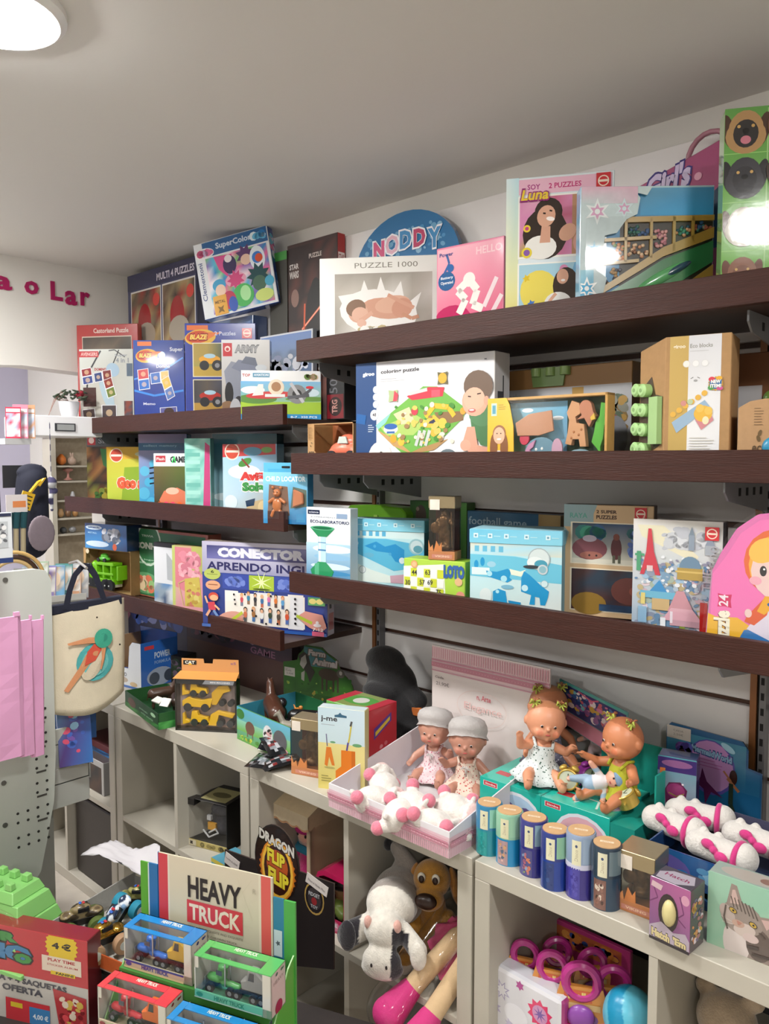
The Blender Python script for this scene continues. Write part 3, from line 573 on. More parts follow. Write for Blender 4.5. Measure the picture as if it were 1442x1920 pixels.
carton('brick_set_box','grey brick-built army vehicle box beside the aeroplane box',A,B,h,.045,'c9c8c8',[
    ('g',0,0,1,1,('a09890','b0a8a0','d4d2d0','d0d0d2')),('r',.03,.80,.22,.96,'b82c34'),('c',.125,.89,.06,'e8d0c8'),('c',.125,.885,.035,'b82c34'),('t','ARMY',.28,.85,.78,.93,'9a9a9c',.04,'6a6a6c',.1),
    ('p',[(.05,.62),(.2,.74),(.45,.7),(.88,.66),(.98,.5),(.9,.2),(.3,.15),(.1,.4)],'8a8e9c'),('p',[(.2,.66),(.45,.6),(.9,.58),(.7,.72),(.35,.76)],'7a7f92'),('p',[(.4,.72),(.75,.68),(.7,.78),(.5,.8)],'6a7080'),('e',.15,.35,.09,.14,'2c2c30'),('e',.35,.22,.1,.1,'333338'),('e',.82,.66,.12,.04,'c8ccd0'),('e',.12,.12,.2,.14,'8a6a50'),('e',.28,.15,.12,.14,'b8b8bc'),('n',.5,.3,.9,.55,['b0b4c0','9a9eac','c0c4cc'],4,1)],right='54545c',m=GLOSS)
Bc = onz(602,787,z); A = seg(Bc,452,50)
carton('brick_set_box','white brick-built aeroplane box overhanging the right end of the top left shelf',A,Bc,zat(A,694)-z,.04,'f2f2f2',[
    ('r',.0,.0,1,.11,'2a92cc'),('t','B-7 . 350 PCS',.62,.03,.95,.075,'e8f4fa',.02),('g',.0,.11,1,.78,('8ab83c','b4d038','8fc4e8','6fb0e0')),('r',0,.11,1,.36,'a4c838'),('e',.2,.42,.25,.10,'5a8a3a'),('e',.85,.42,.3,.05,'6a9a40'),('e',.15,.6,.15,.08,'e8f0f4'),('e',.88,.55,.1,.08,'d8ecf4'),
    ('t','TOP',.02,.87,.12,.93,'b03038',.03),('r',.15,.86,.36,.95,'4a88a8'),('t','AVIATION',.165,.885,.345,.93,'e8f0f4',.02),('b',.78,.8,.97,.95,['d8a888','3a2c2a','e8c8a8','6a8a4a'],12,.05,4),
    ('e',.36,.5,.3,.075,'c83838',.05),('p',[(.14,.48),(.22,.72),(.28,.72),(.28,.5)],'e8e4e0'),('c',.44,.66,.1,'e8d8c0'),('c',.44,.67,.06,'a87850'),('r',.3,.46,.55,.52,'e8e8e4'),('c',.70,.52,.12,'8a8a8c'),('c',.70,.52,.06,'2a2a2c'),('l',[(.62,.75),(.78,.35)],'c8c8cc',.04),('l',[(.58,.45),(.85,.5)],'5a5a60',.04),('p',[(.76,.52),(.9,.68),(.88,.6),(.8,.48)],'5a5a60'),('e',.86,.66,.05,.03,'d83040')],right='4a4a66',m=GLOSS)
A,B,h = AP(612,646,690,z,1.71,0)
carton('puzzle_box','black 500 piece jigsaw box standing on end under the shelf overlap',A,B,h,.09,'1c1b1d',[('v','500',.18,.50,.62,.92,'6a6a70',.0),('r',.05,.02,.95,.48,'7c1c26'),('c',.5,.25,.36,'2a1416'),('v','TRG',.32,.12,.62,.38,'c89088',.02)],m=SATIN)
# ---- middle shelf, right (eye level) ----
z = 1.597
A,B,h = AP(668,926,682,z,1.545,4); h = .205
h = zat(A,683)-z
carton('puzzle_box','large white colouring puzzle box with a navy band and a boy in a green shirt',A,B,h,.07,'eceaea',[
    ('g',.17,.02,.995,.99,('f6f6f6','f2f2f2','d8d8dc','c8c8ce')),('r',.0,.0,.165,1,'234679'),('t','giroo',.055,.865,.15,.91,'e8ecf4',.05),('t','coloring puzzle',.20,.875,.49,.92,'3c3a3a',.03),('r',.2,.83,.32,.834,'a0a0a0'),('r',.2,.81,.38,.814,'b0b0b0')]
    +[('o',.16,y,.022,'b8c4d4','f0f2f4') for y in (.74,.67,.60)]+[('o',.15,.50,.033,'c0c8d4','f6f6f8'),('t','48',.135,.485,.165,.52,'3a3a44',.03),('p',[(.01,.52),(.085,.50),(.075,.41),(.0,.43)],'1d5a9a')]
    +lines(.1,.40,.15,4,.02,'d0d8e4')
    +[('p',[(.16,.40),(.52,.74),(.62,.73),(.82,.52),(.80,.44),(.55,.13),(.42,.07),(.20,.32)],'6fae4a'),('p',[(.16,.40),(.28,.51),(.24,.42),(.18,.36)],'8ac4c0'),('p',[(.2,.38),(.45,.5),(.55,.42),(.45,.30),(.25,.3)],'a8c468'),('p',[(.17,.36),(.33,.25),(.45,.12),(.3,.2)],'c09860'),('p',[(.6,.5),(.8,.5),(.8,.42),(.65,.38)],'8a6a48'),('p',[(.40,.12),(.6,.16),(.7,.26),(.5,.18)],'b08a58'),('p',[(.3,.5),(.42,.56),(.46,.42),(.36,.40)],'d8c8a0'),
       ('p',[(.40,.66),(.56,.73),(.67,.72),(.66,.64),(.44,.62)],'d23a4a'),('r',.58,.64,.64,.70,'e05868'),('l',[(.42,.68),(.55,.71)],'c8c8c8',.02),('e',.28,.36,.055,.045,'dcdcdc'),('e',.28,.385,.05,.028,'3060a8'),('r',.25,.32,.31,.34,'3a68a8'),('c',.3,.27,.025,'e0a030'),('c',.36,.24,.025,'e8b840'),
       ('l',[(.54,.46),(.6,.56),(.7,.54),(.74,.46)],'ecb838',.03),('p',[(.50,.40),(.60,.48),(.65,.42),(.62,.36),(.50,.37)],'e8b844'),('p',[(.54,.40),(.6,.44),(.62,.40)],'343a54'),('c',.46,.52,.025,'c84050'),('c',.66,.40,.03,'ecc050'),('c',.60,.32,.025,'e8b040'),('c',.65,.28,.02,'d8d0c0'),('c',.8,.50,.02,'e0a040')]
    +[('l',[(.47+i*.035,.20),(.50+i*.035,.34)],'c4c8c4',.022) for i in range(3)]+[('b',.3,.2,.75,.6,['d8c060','4a8a3a','e8e0c8','9a7a50'],50,.018,7)]
    +[('star',.66,.80,.05,4,'6a6440',.6),('c',.66,.80,.03,'d8a838'),('star',.30,.67,.05,4,'a8b888',.6),('p',[(.31,.72),(.34,.68),(.33,.62),(.30,.62)],'d84858')]
    +[('c',.20,.10,.092,'e4dcd8'),('b',.13,.03,.27,.16,['d8a8a0','7a8a78','c83a40','484848','e8e4e0'],22,.025,2),('c',.32,.08,.03,'5a564c')]
    +[('e',.70,.08,.07,.09,'6a7880'),('p',[(.56,.02),(.56,.12),(.64,.13),(.66,.02)],'d8a83c'),('c',.76,.03,.03,'e0b040'),('r',.58,.06,.62,.10,'8898a0')]
    +[('p',[(.84,.55),(1,.57),(1,.18),(.92,.20),(.86,.34)],'4b7a4e'),('e',.93,.48,.09,.12,'55845a'),('p',[(.83,.36),(.88,.36),(.90,.20),(.99,.17),(.99,.10),(.84,.14),(.80,.22)],'d9a088'),('e',.82,.2,.035,.05,'dca890'),('e',.90,.07,.06,.06,'dca890'),('e',.88,.58,.085,.13,'dcaa92',-.1),('e',.90,.71,.095,.135,'6f5a4c',-.2),('e',.875,.60,.07,.10,'e2b29a',-.1),('e',.955,.58,.018,.04,'d8a088'),('e',.862,.50,.025,.018,'c0605c'),('e',.86,.505,.016,.007,'fff'),('l',[(.835,.625),(.855,.62)],'3a2a24',.007),('l',[(.895,.64),(.92,.645)],'3a2a24',.007),('r',.94,.93,.955,.94,'505058')],
    right='cfced2',rart=[('v','L',.2,.6,.6,.8,'3c3c44',.02)],left='234679',m=SATIN)
# toy car box
A,B,h = AP(578,668,795,z,1.56,3)
t = thing('toy_car_box','open kraft eco box holding a salmon toy car','box',A); w_ = (B-A).x-.001
k = M(); k.box((0,0,0),(w_,.10,.004),'b48c5e'); k.box((0,.096,0),(w_,.10,h),'96552c'); k.box((w_-.003,0,0),(w_,.1,h),'b48c5e'); k.box((.028,.0,h-.003),(w_,.1,h),'b48c5e'); k.prism([(0,0),(.033,0)]+[(.033+.012*sin(pi*i/6),.016+.012*(1-cos(pi*i/6))) for i in range(7)]+[(.028,.045),(.028,h),(0,h)],-.001,.002,'b88f60'); k.box((0,0,0),(.003,.1,h),'a88252')
k.build('carton',CARD,t)
k = M(); sheet(k,lines(.15,.9,.8,9,.035,'806038',.008)+[('t','eco',.18,.26,.95,.36,'4a3a28',.02),('e',.45,.48,.06,.03,'6a5434',1),('e',.6,.55,.06,.03,'6a5434',1)],(0,-.0012,0),(.03,0,0),(0,0,h),(0,-1,0)); k.build('front_print',SATIN,t)
carT = tag(blob('toy_car',[('s',(.05,0,.035),(.052,.024,.020)),('s',(.055,0,.050),(.030,.021,.020)),('s',(.018,0,.028),(.022,.022,.014)),('s',(.085,0,.03),(.024,.022,.018))],PLASTIC,None,.0016,col='e87a60'),'salmon pink rounded toy car standing in its open eco box','toy car')
carT.location = A+Vector((.052,.05,.004)); carT.scale = (1.3,)*3
for x in (.02,.082):
    for y in (-.022,.022): M().cyl((x,y-.004,.016),(x,y+.004,.016),.0165,.0165,'24242a',18).build('wheel',RUBBER,carT,smooth=1)
k = M(); k.prism([(.04,.048),(.072,.048),(.066,.063),(.046,.063)],-.0235,-.0200,'c8d0c8'); k.build('window',GLOSS,carT)
# big kraft box lying behind
A = Vector((colx(925,1.70,z),1.70,z)); B = seg(A,1182,0); h = zat(A,699)-z
t = carton('building_block_box','long kraft building-block box lying behind the wooden animal set',A,B,h,.13,'a67c4c',[('r',.0,.0,1,.80,'b4b2b4'),('g',.0,.05,1,.78,('8a8a8c','96969a','b8b8bc','b0b0b4')),('t','blocks',.08,.70,.22,.76,'94948c',.02),('r',.60,.66,.68,.79,'b08838'),('b',.80,.30,.99,.72,['b08838','886a34','a84440','54644c','8a8a7c'],40,.035,2),('b',.8,.02,.92,.26,['8a7440','6a6040'],12,.04,5),('e',.9,.3,.08,.2,'7c7c80')],right='8a6a44',m=SATIN)
k = M(); k.prism([(.30*t['w'],h+.0),(.56*t['w'],h),(.54*t['w'],h-.045),(.32*t['w'],h-.045)],-.006,-.001,'7fa05c')
for i in range(3): k.cyl((.345*t['w']+i*.033*1.2,-.004,h-.02),(.345*t['w']+i*.033*1.2,-.004,h-.0),.013,.013,'93b46c',14)
k.build('green_blocks',PLASTIC,t,smooth=1)
# wooden animal set
A,B,h = AP(915,1137,748,z,1.545,2)
t = thing('wooden_animal_set','yellow boxed set of wooden elephant, monkey, giraffe and crocodile figures','toy set',A,atan2(B.y-A.y,B.x-A.x)); w_ = (B-A).length
k = M(); k.box((0,0,0),(.006,.035,h),'c89a58'); k.box((w_-.006,0,0),(w_,.035,h),'c89a58'); k.box((0,0,h-.006),(w_,.035,h),'d0a468'); k.box((0,0,0),(w_,.035,.008),'c89a58'); k.box((.004,.028,.006),(w_-.004,.034,h-.004),'23402c'); k.build('tray',CARD,t,bevel=.0008)
k = M(); sheet(k,[('g',.04,.05,.64,.93,('9ab878','7aa8c8','6ab0d8','8fc0dc')),('e',.3,.82,.05,.03,'f0f4f6'),('e',.56,.7,.05,.03,'e8f0f4')],(0,.027,0),(w_,0,0),(0,0,h),(0,-1,0)); k.build('sky_panel',SATIN,t)
def pl(name,pts,col,y0=.012,y1=.026,dots=()):
    k = M(); k.prism([(a*w_,b*h) for a,b in pts],y0,y1,col,mixc(S(col),(0,0,0),.25))
    for u,v,r_,c in dots: k.ell((u*w_,y0-.0004,v*h),(r_,.001,r_),c,8,5)
    k.build(name,PLASTIC,t,bevel=.0006)
arcs = lambda cx_,cy_,rx_,ry_,a0,a1,n=10: [(cx_+rx_*cos(radians(a0+(a1-a0)*i/n)),cy_+ry_*sin(radians(a0+(a1-a0)*i/n))) for i in range(n+1)]
pl('wooden_elephant',arcs(.46,.22,.14,.22,0,180)+[(.33,.06),(.6,.06)],'6c92a4',.006,.012,[(.42,.27,.0035,'f0f0ec'),(.42,.27,.0018,'222'),(.47,.28,.0035,'f0f0ec'),(.47,.28,.0018,'222')])
pl('wooden_elephant',arcs(.78,.10,.13,.17,0,180)+[(.66,.04),(.9,.04)],'8aa8b4',.006,.012,[(.73,.13,.002,'222'),(.77,.13,.002,'222')])
pl('elephant_ear',arcs(.60,.26,.045,.16,0,360,14)[:-1],'c8a0b4',.003,.008); pl('elephant_trunk',[(.36,.34),(.42,.4),(.4,.3),(.37,.26),(.4,.2),(.36,.18),(.33,.25)],'c890b0',.002,.007)
pl('red_ball',arcs(.315,.42,.042,.09,0,360,14)[:-1],'c84058',.006,.012); pl('wooden_board',[(.24,.64),(.36,.76),(.55,.80),(.57,.52),(.45,.46),(.26,.46)],'b98462',.003,.008)
pl('wooden_giraffe',[(.66,.76),(.7,.92),(.76,.88),(.77,.74),(.73,.7),(.74,.62),(.8,.6),(.82,.3),(.77,.3),(.76,.4),(.71,.4),(.70,.32),(.65,.34),(.67,.5),(.68,.66)],'d09a6e',dots=[(.72,.5,.003,'b87848'),(.76,.46,.003,'b87848'),(.78,.53,.003,'b87848'),(.70,.42,.003,'b87848')])
pl('wooden_monkey',arcs(.81,.82,.05,.1,30,210)+[(.78,.72),(.74,.66),(.80,.68),(.84,.56),(.87,.66),(.90,.7),(.87,.76)],'c08062'); pl('banana_piece',[(.86,.68),(.89,.74),(.9,.66),(.87,.64)],'e0b848',.004,.010)
pl('wooden_crocodile',[(.93,.88),(.98,.86),(.96,.7),(.985,.62),(.96,.58),(.95,.4),(.93,.3),(.935,.2),(.90,.28),(.86,.36),(.88,.5),(.89,.62),(.92,.7)],'58b03c')
k = M(); k.prism([(w_*a,h*b) for a,b in [(0,0),(1,0),(1,.16),(.93,.10),(.8,.035),(.65,.08),(.52,.10),(.38,.04),(.28,.05),(.24,.2),(.235,.6),(.20,.9),(.17,1),(0,1)]],-.003,-.001,'e8b83c')
sheet(k,[('r',.035,.75,.085,.93,'bcd8c8'),('r',.045,.78,.075,.9,'5a9ab0')]+lines(.1,.90,.17,3,.03,'8a7030')+[('e',.1,.12,.1,.14,'ecdcd4'),('e',.06,.3,.035,.2,'8a5a3c'),('e',.155,.3,.035,.2,'8a5a3c'),('e',.11,.5,.06,.12,'9a6a4a'),('e',.108,.47,.052,.12,'e6b496'),('e',.108,.42,.02,.012,'fff4ec'),('l',[(.085,.5),(.095,.5)],'2a1a14',.008),('l',[(.12,.5),(.13,.5)],'2a1a14',.008)],(0,-.0032,0),(w_,0,0),(0,0,h),(0,-1,0))
k.build('printed_sleeve',GLOSS,t); M().box((.05,-.0008,.01),(w_-.004,.0006,h-.004),'fff').build('plastic_window',CLEAR,t)
# eco blocks box
A = Vector((colx(1243,1.535,z),1.535,z)); B = seg(A,1366,12); ang = atan2(B.y-A.y,B.x-A.x); w_ = (B-A).length; h = zat(A,632)-z
t = thing('building_block_box','tall kraft building-block box with pale green knobs poking out of its side','box',A,ang)
SD = .12; SW_ = -.062         # the side slants away to the left
k = M(); k.v = []; 
pts = [(0,0),(w_,0),(w_,.10),(SW_,.055)]
hl = h-.018
k.add([(x,y,0) for x,y in pts]+[(0,0,h),(w_,0,h),(w_,.10,h),(SW_,.055,hl)],[(0,1,5,4),(1,2,6,5),(2,3,7,6),(3,0,4,7),(4,5,6,7),(3,2,1,0)],'ad8659'); k.build('carton',CARD,t,bevel=.0015)
printed(t,'front_print',[('r',.07,.003,.36,.997,'c4a560'),('r',.36,.003,.85,.997,'e6e6e6'),('g',.36,.003,.85,.997,('f0f0f0','ececee','d8d8dc','d4d4d8')),('t','giroo',.12,.90,.31,.935,'e8dcc0',.04),('t','Eco blocks',.38,.905,.72,.935,'9a9a94',.02),('r',.38,.88,.66,.883,'b4b4b4'),('o',.33,.79,.055,'d8d4cc','ece8e0'),('o',.47,.79,.055,'d8d8d8','e8e8e8'),('o',.61,.79,.055,'d8d8d8','e8e8e8'),('l',[(.4,.68),(.44,.69)],'8a8a8a',.012),('l',[(.5,.69),(.54,.68)],'8a8a8a',.012),('e',.475,.665,.03,.008,'a0a0a0')]
    +[('p',[(.12,.36),(.62,.52),(.70,.47),(.2,.28)],'9ab4cc')]+[('c',.14+i*.095,.42+i*.030,.045,'e0b050') for i in range(6)]+[('c',.3+i*.1,.5+i*.01,.045,['d09088','b8c8a0'][i]) for i in range(2)]+[('p',[(.48,.38),(.58,.30),(.76,.37),(.72,.42),(.55,.42)],'d08a90'),('e',.6,.42,.14,.06,'e4b44c'),('e',.55,.46,.06,.03,'eac060'),('e',.68,.44,.06,.03,'eac060'),('e',.64,.37,.05,.03,'e8e0b8'),('c',.3,.07,.05,'e4dccc'),('p',[(.6,.10),(.64,.06),(.58,.06)],'4a4a4a'),('r',.58,.02,.64,.05,'d0a0a0'),('t','Art',.66,.02,.74,.06,'6a6a6a',.02)]
    +lines(.4,.24,.8,5,.02,'d4d0c8'),w_,.12,h)
k = M(); sheet(k,[('star',0.5,.5,.48,14,'c89a48',.86),('r',.12,.15,.86,.85,'4878b0'),('e',.25,.8,.2,.16,'d84858'),('e',.7,.85,.2,.14,'e8b040'),('e',.2,.25,.18,.16,'58a058'),('e',.75,.2,.2,.14,'d05a90'),('t','NEW',.2,.52,.8,.76,'f4f4f4',.05,'222'),('t','ITEM!',.16,.24,.84,.48,'f4f4f4',.05,'222')],(w_*.66,-.0018,h*.58),(w_*.24,0,0),(0,0,w_*.24),(0,-1,0)); k.build('round_sticker',GLOSS,t)
n_ = Vector((-(.055),SW_*-1*-1,0)); sd = Vector((SW_,.055,0)); sdn = Vector((-.055,SW_,0)).normalized()
M().add([Vector((0,0,0))+sd*a+sdn*.0008+Vector((0,0,b*h)) for a,b in ((.08,.2),(.95,.08),(.97,.3),(.95,.62),(.5,.72),(.35,.58),(.06,.56))],[[6,5,4,3,2,1,0]],'4a3a2a').build('cut_out',SATIN,t)
k = M(); q0 = sd*.12+sdn*-.002; k.box((0,0,0),(.001,.001,.001),'9cc47c'); k = M()
vs = []
for b in (.20,.56):
    for a in (.08,.42): vs.append(sd*a+Vector((0,0,b*h)))
vs = vs+[v+sdn*.012 for v in vs]; k.add(vs,[(0,1,3,2)[::-1],(4,5,7,6),(0,4,6,2),(1,3,7,5),(2,6,7,3),(0,1,5,4)],'a2c684'); k.build('green_block',PLASTIC,t)
for j in range(4):
    for i,a in enumerate((.62,.90)):
        c = sd*a+Vector((0,0,h*(.16+j*.152+(.008 if i else 0))))
        if j == 3: c += sdn*-.0
        k = M(); k.cyl(c-sdn*.012,c+sdn*.016,.0135,.0135,'a2cc84',18); k.cyl(c+sdn*.016,c+sdn*.020,.0135,.009,'aed692',18); k.cyl(c+sdn*.0201,c+sdn*.0206,.004,.004,'86ac6c',10)
        k.build('green_knob',PLASTIC,t,smooth=1)
A = Vector((colx(1381,1.555,z),1.555,z)); B = seg(A,1500,14); h = zat(A,757)-z
t = thing('toy_car_box','low kraft eco box with a curved top at the right edge','box',A,radians(14)); w_ = (B-A).length
k = M(); k.prism([(0,0),(w_,0),(w_,h+.008),(.045,h+.008),(.02,h+.004),(0,h-.008)],0,.1,'b48e66'); k.build('carton',CARD,t,bevel=.001)
k = M(); sheet(k,lines(.26,.92,.42,7,.04,'84684a',.01)+[('t','eco',.24,.28,.48,.38,'5a4630',.02),('e',.34,.48,.03,.05,'6a5434',.3),('e',.36,.56,.03,.05,'6a5434',-.3)],(0,-.0006,0),(w_,0,0),(0,0,h),(0,-1,0)); k.build('front_print',SATIN,t)
M().ell((w_*.58,.0,h*.35),(.02,.01,.02),'2a8ab0').build('blue_wheel',PLASTIC,t,smooth=2)
A = Vector((colx(1374,1.72,z),1.72,z)); B = seg(A,1520,0); h = zat(A,664)-z
t = carton('building_block_box','kraft building-block box with a grey label behind the low eco box',A,B,h,.1,'6a4226',[('r',.0,.02,.36,.72,'b0aeb0'),('b',.2,.3,.34,.5,['b08838','a86a44'],6,.05,3)],m=SATIN)
M().ell((t['w']*.5,-.004,h*.6),(.018,.012,.018),'6f9440').build('green_knob',PLASTIC,t,smooth=2)
# ---- lowest shelf, right ----
z = 1.252
A,B,h = AP(575,657,950,z,1.54,6)
carton('science_kit_box','white science kit box with a green funnel tube standing in water',A,B,h,.035,'e9edf0',[
    ('g',.0,.0,1,.55,('2f74a8','3a80b0','a8cce0','b8d8e8')),('e',.6,.48,.45,.05,'e4eef4'),('e',.6,.38,.42,.04,'8ab8d8'),('e',.55,.26,.45,.04,'cfe2ee'),('e',.6,.18,.42,.03,'4a90c0'),('r',.04,.91,.32,.965,'1c2440'),('t','science',.07,.925,.29,.95,'d8dce8',.01),('t','ECO-LABORATORIO',.1,.80,.98,.84,'27325a',.03),('t','EXPERIMENTAL',.12,.87,.8,.885,'8a90a0',.0),('r',.7,.87,.94,.93,'8aa0bc'),
    ('r',.28,.30,.46,.64,'b8d8e4'),('r',.3,.3,.34,.64,'e4f0f4'),('r',.28,.45,.46,.47,'4a80b0'),('r',.28,.55,.46,.56,'4a80b0'),('p',[(.1,.74),(.66,.74),(.48,.63),(.28,.63)],'2c8a58'),('e',.38,.74,.28,.028,'58a880'),('e',.38,.74,.22,.018,'1f6a44'),('p',[(.28,.31),(.46,.31),(.64,.2),(.56,.1),(.16,.1),(.1,.2)],'2f9460'),('p',[(.2,.28),(.3,.3),(.3,.12),(.2,.14)],'5ab488')],right='c8d4dc',tart=[('r',.1,.1,.9,.9,'d8dce0')])
def bluebox(A,B,h,label,art,d=.12):
    t = carton('activity_set_box',label,A,B,h-.026,d,'8fd0e2',art,right='6aa8c0',m=SATIN,group='pale blue lidded activity boxes')
    w_ = t['w']; lid = M().box((-.002,-.002,h-.034),(w_+.002,d+.002,h),{'top': 'a8dcec','*': '7cc8e2'}).build('lid',SATIN,t,bevel=.002)
    k = M(); R = random.Random(int(w_*1e4)); e = [('g',0,0,1,1,('7cc8e2','8ad0e4','84cce4','6cc0de'))]
    for i,u in enumerate((.04,.2,.38,.6,.83)): e += [('r',u,.38,u+.05,.72,'d8eef4'),('r',u+.013,.47,u+.036,.62,'6a9ab0'),('r',u+.065,.50,u+.14,.56,'b8e2ee')]
    sheet(k,e,(0,-.0022,h-.033),(w_,0,0),(0,0,.032),(0,-1,0)); k.build('lid_print',SATIN,lid); return t
A,B,h = AP(657,795,972,z,1.60,22)
bluebox(A,B,h,'smaller pale blue lidded activity box beside the science kit',[('g',.0,.0,1,1,('c8e8ee','a8dce8','bfe6ec','a0d8ea')),('r',0,.84,1,.98,'d4ecee')]+[('r',.08+i*.09,.87,.13+i*.09,.95,'58b0d8') for i in range(5)]+[('p',[(0,.82),(.5,.83),(1,.74),(1,.4),(.6,.3),(0,.62)],'5ab8dc'),('e',.08,.74,.035,.05,'e8f4f6'),('e',.08,.66,.035,.02,'1e88c4'),('p',[(.2,.70),(.36,.78),(.48,.70),(.62,.75),(.74,.66),(.74,.42),(.62,.46),(.54,.6),(.36,.62)],'1e90cc'),('c',.34,.70,.02,'48a8d8'),('c',.55,.58,.02,'48a8d8'),('e',.26,.55,.07,.04,'68b4d4'),('p',[(0,.45),(.3,.3),(.55,.22),(.56,.1),(0,.1)],'e4f0ea'),('o',.17,.30,.05,'98a8b0','e4ecec'),('c',.71,.48,.04,'d8e8ee'),('e',.9,.72,.1,.13,'9ac4cc'),('e',.9,.72,.08,.1,'c8dce0'),('e',.92,.68,.06,.06,'5a9cac'),('p',[(.55,.22),(1,.3),(1,.1),(.56,.1)],'d0a8b8')],d=.08)
A,B,h = AP(881,1052,991,z,1.535,22)
bluebox(A,B,h,'larger pale blue lidded activity box with cut-out animals and a train',[('g',.0,.0,1,1,('cfe6e4','d8dcd8','b4e0ea','9cd4e8')),('g',0,.80,1,.97,('b4dce8','d4d8c8','a8d8e8','e0ddc8'))]+[('r',.05+i*.09,.84,.1+i*.09,.92,'68b8d8') for i in range(4)]+[('p',[(.0,.80),(.5,.79),(1,.70),(1,.45),(0,.5)],'6cc2dc'),('e',.07,.66,.025,.06,'1f96cc'),('e',.14,.70,.025,.06,'1f96cc'),('e',.24,.67,.05,.04,'9ccce0'),('r',.02,.52,.22,.62,'d8ecec'),
    ('p',[(.18,.58),(.3,.57),(.42,.62),(.46,.58),(.44,.5),(.47,.47),(.42,.43),(.2,.5)],'1e94ca'),('c',.22,.54,.03,'a8dcea'),('c',.38,.48,.035,'a8dcea'),('p',[(.44,.62),(.56,.59),(.62,.62),(.57,.52),(.46,.54)],'e4ecd8'),('p',[(.6,.60),(.66,.55),(.78,.42),(.87,.34),(.86,.26),(.83,.15),(.78,.15),(.77,.25),(.72,.26),(.72,.15),(.66,.15),(.68,.28),(.57,.32),(.57,.5)],'1e94ca'),('c',.61,.37,.035,'c0e4ee'),('o',.82,.44,.04,'8ab8c8','cfe4e8'),
    ('p',[(.26,.30),(.32,.34),(.4,.31),(.42,.14),(.26,.14)],'1e94ca'),('c',.31,.3,.02,'a8dcea'),('p',[(.43,.19),(.57,.17),(.56,.08),(.45,.08)],'1a86bc'),('c',.30,.12,.025,'146a9a'),('c',.38,.12,.025,'146a9a'),('c',.48,.07,.02,'146a9a'),('c',.54,.07,.02,'146a9a'),('e',.18,.24,.07,.1,'d8e4e4'),('e',.42,.37,.07,.03,'7ab4cc'),
    ('o',.76,.77,.12,'a8b8bc','d4e0e0',.9),('e',.72,.72,.09,.08,'e4ecec'),('e',.78,.70,.07,.06,'4a9cb4'),('e',.68,.66,.09,.025,'343c44'),('o',.80,.63,.055,'c8d0d4','8ab8c4',.7)],d=.13)
A = Vector((colx(757,1.522,z),1.522,z)); B = seg(A,872,12); h = zat(A,1046)-z
t = carton('bingo_game_box','lime green bingo box lettered LOTO with a number card',A,B,h,.07,'a8cc48',[
    ('p',[(.0,.82),(.66,.92),(.70,0),(.0,0)],'e8ecd8')]+[('r',.01+i*.11,.60-j*.21,.11+i*.11,.79-j*.21,['e8e8e0','c4cc34'][(i+j) % 2]) for i in range(6) for j in range(3)]
    +[('t',s,a,b,a+.085,b+.11,'2c3034',.01) for s,a,b in (('44',.14,.64),('63',.36,.66),('30',.03,.40),('57',.27,.43),('69',.40,.44),('75',.54,.24))]+[('c',.18,.88,.055,'e09a68'),('c',.18,.88,.035,'e8b488'),('c',.9,.56,.06,'d8b080'),('c',.93,.25,.07,'d8907c'),('t','LOTO',.66,.62,1.18*.84,.92,'2f5a9c',.08)],
    top='9cc43c',right='8ab038',m=SATIN)
zl = z+h
def figure_box(A,ang,h,w_,d,label,dark='4a2a1c',tilt=0):
    t = thing('figurine_box',label,'box',A,ang,'clear gift boxes with a dark figurine inside')
    k = M(); k.box((0,0,0),(w_,d,.022),'b8784c'); k.prism([(0,.022),(w_*.2,.022),(w_*.16,.038),(w_*.08,.03),(.0,.05)],0,.003,'c88450'); k.prism([(w_*.2,.02),(w_*.52,.02),(w_*.5,.045),(w_*.42,.034),(w_*.3,.048)],0,.003,'c47a44'); k.build('base_card',CARD,t,bevel=.0008)
    k = M(); sheet(k,[('r',.14,.25,.9,.7,'c08070'),('t','VIKING',.25,.35,.8,.6,'e0c0a0',.02)],(0,-.0003,0),(w_,0,0),(0,0,.02),(0,-1,0)); k.build('base_print',SATIN,t)
    k = M(); k.box((0,0,h-.03),(w_,d,h),{'*': 'a89878','top': 'c8b898'}); k.build('gold_top',mat('gold_foil',rough=.25,metal=.7),t,bevel=.001)
    M().box((.004,-.0012,h-.034),(.030,.0,h-.008),'ded4c8').build('price_sticker',CARD,t)
    M().box((.001,.001,.022),(w_-.001,d-.001,h-.03),'fff').build('clear_sleeve',DUSTY,t)
    M().box((.003,d-.006,.022),(w_-.003,d-.003,h-.03),dark).build('back_card',SATIN,t)
    cx,cy,H0 = w_/2,d/2,h-.06; q = H0
    f = blob('figurine',[('s',(cx,cy,.03),(.02,.016,.012)),('c',(cx-.009,cy,.03),(cx-.008,cy-.003,.03+q*.4),.007,.009),('c',(cx+.01,cy-.004,.03),(cx+.008,cy,.03+q*.4),.007,.009),('c',(cx,cy,.03+q*.4),(cx,cy,.03+q*.7),.013,.016),('s',(cx,cy,.03+q*.86),(.010,.010,.012)),('c',(cx-.016,cy,.03+q*.7),(cx-.024,cy-.008,.03+q*.5),.006,.005),('c',(cx+.016,cy,.03+q*.7),(cx+.022,cy-.01,.03+q*.6),.006,.005),('c',(cx+.024,cy-.012,.03),(cx+.02,cy-.010,.03+q*.9),.0025,.0025),('s',(cx-.022,cy-.012,.03+q*.5),(.013,.004,.015))],mat('bronze_figure',col='7a5c40',rough=.35,metal=.6,noise=.4,nscale=90),t,.002)
    return t
A = Vector((colx(803,1.535,zl),1.535,zl));
figure_box(A+Vector((.0,0,.001)),radians(20),zat(A,931)-zl,.07,.052,'clear gift box with a dark figurine standing on the lime bingo box')
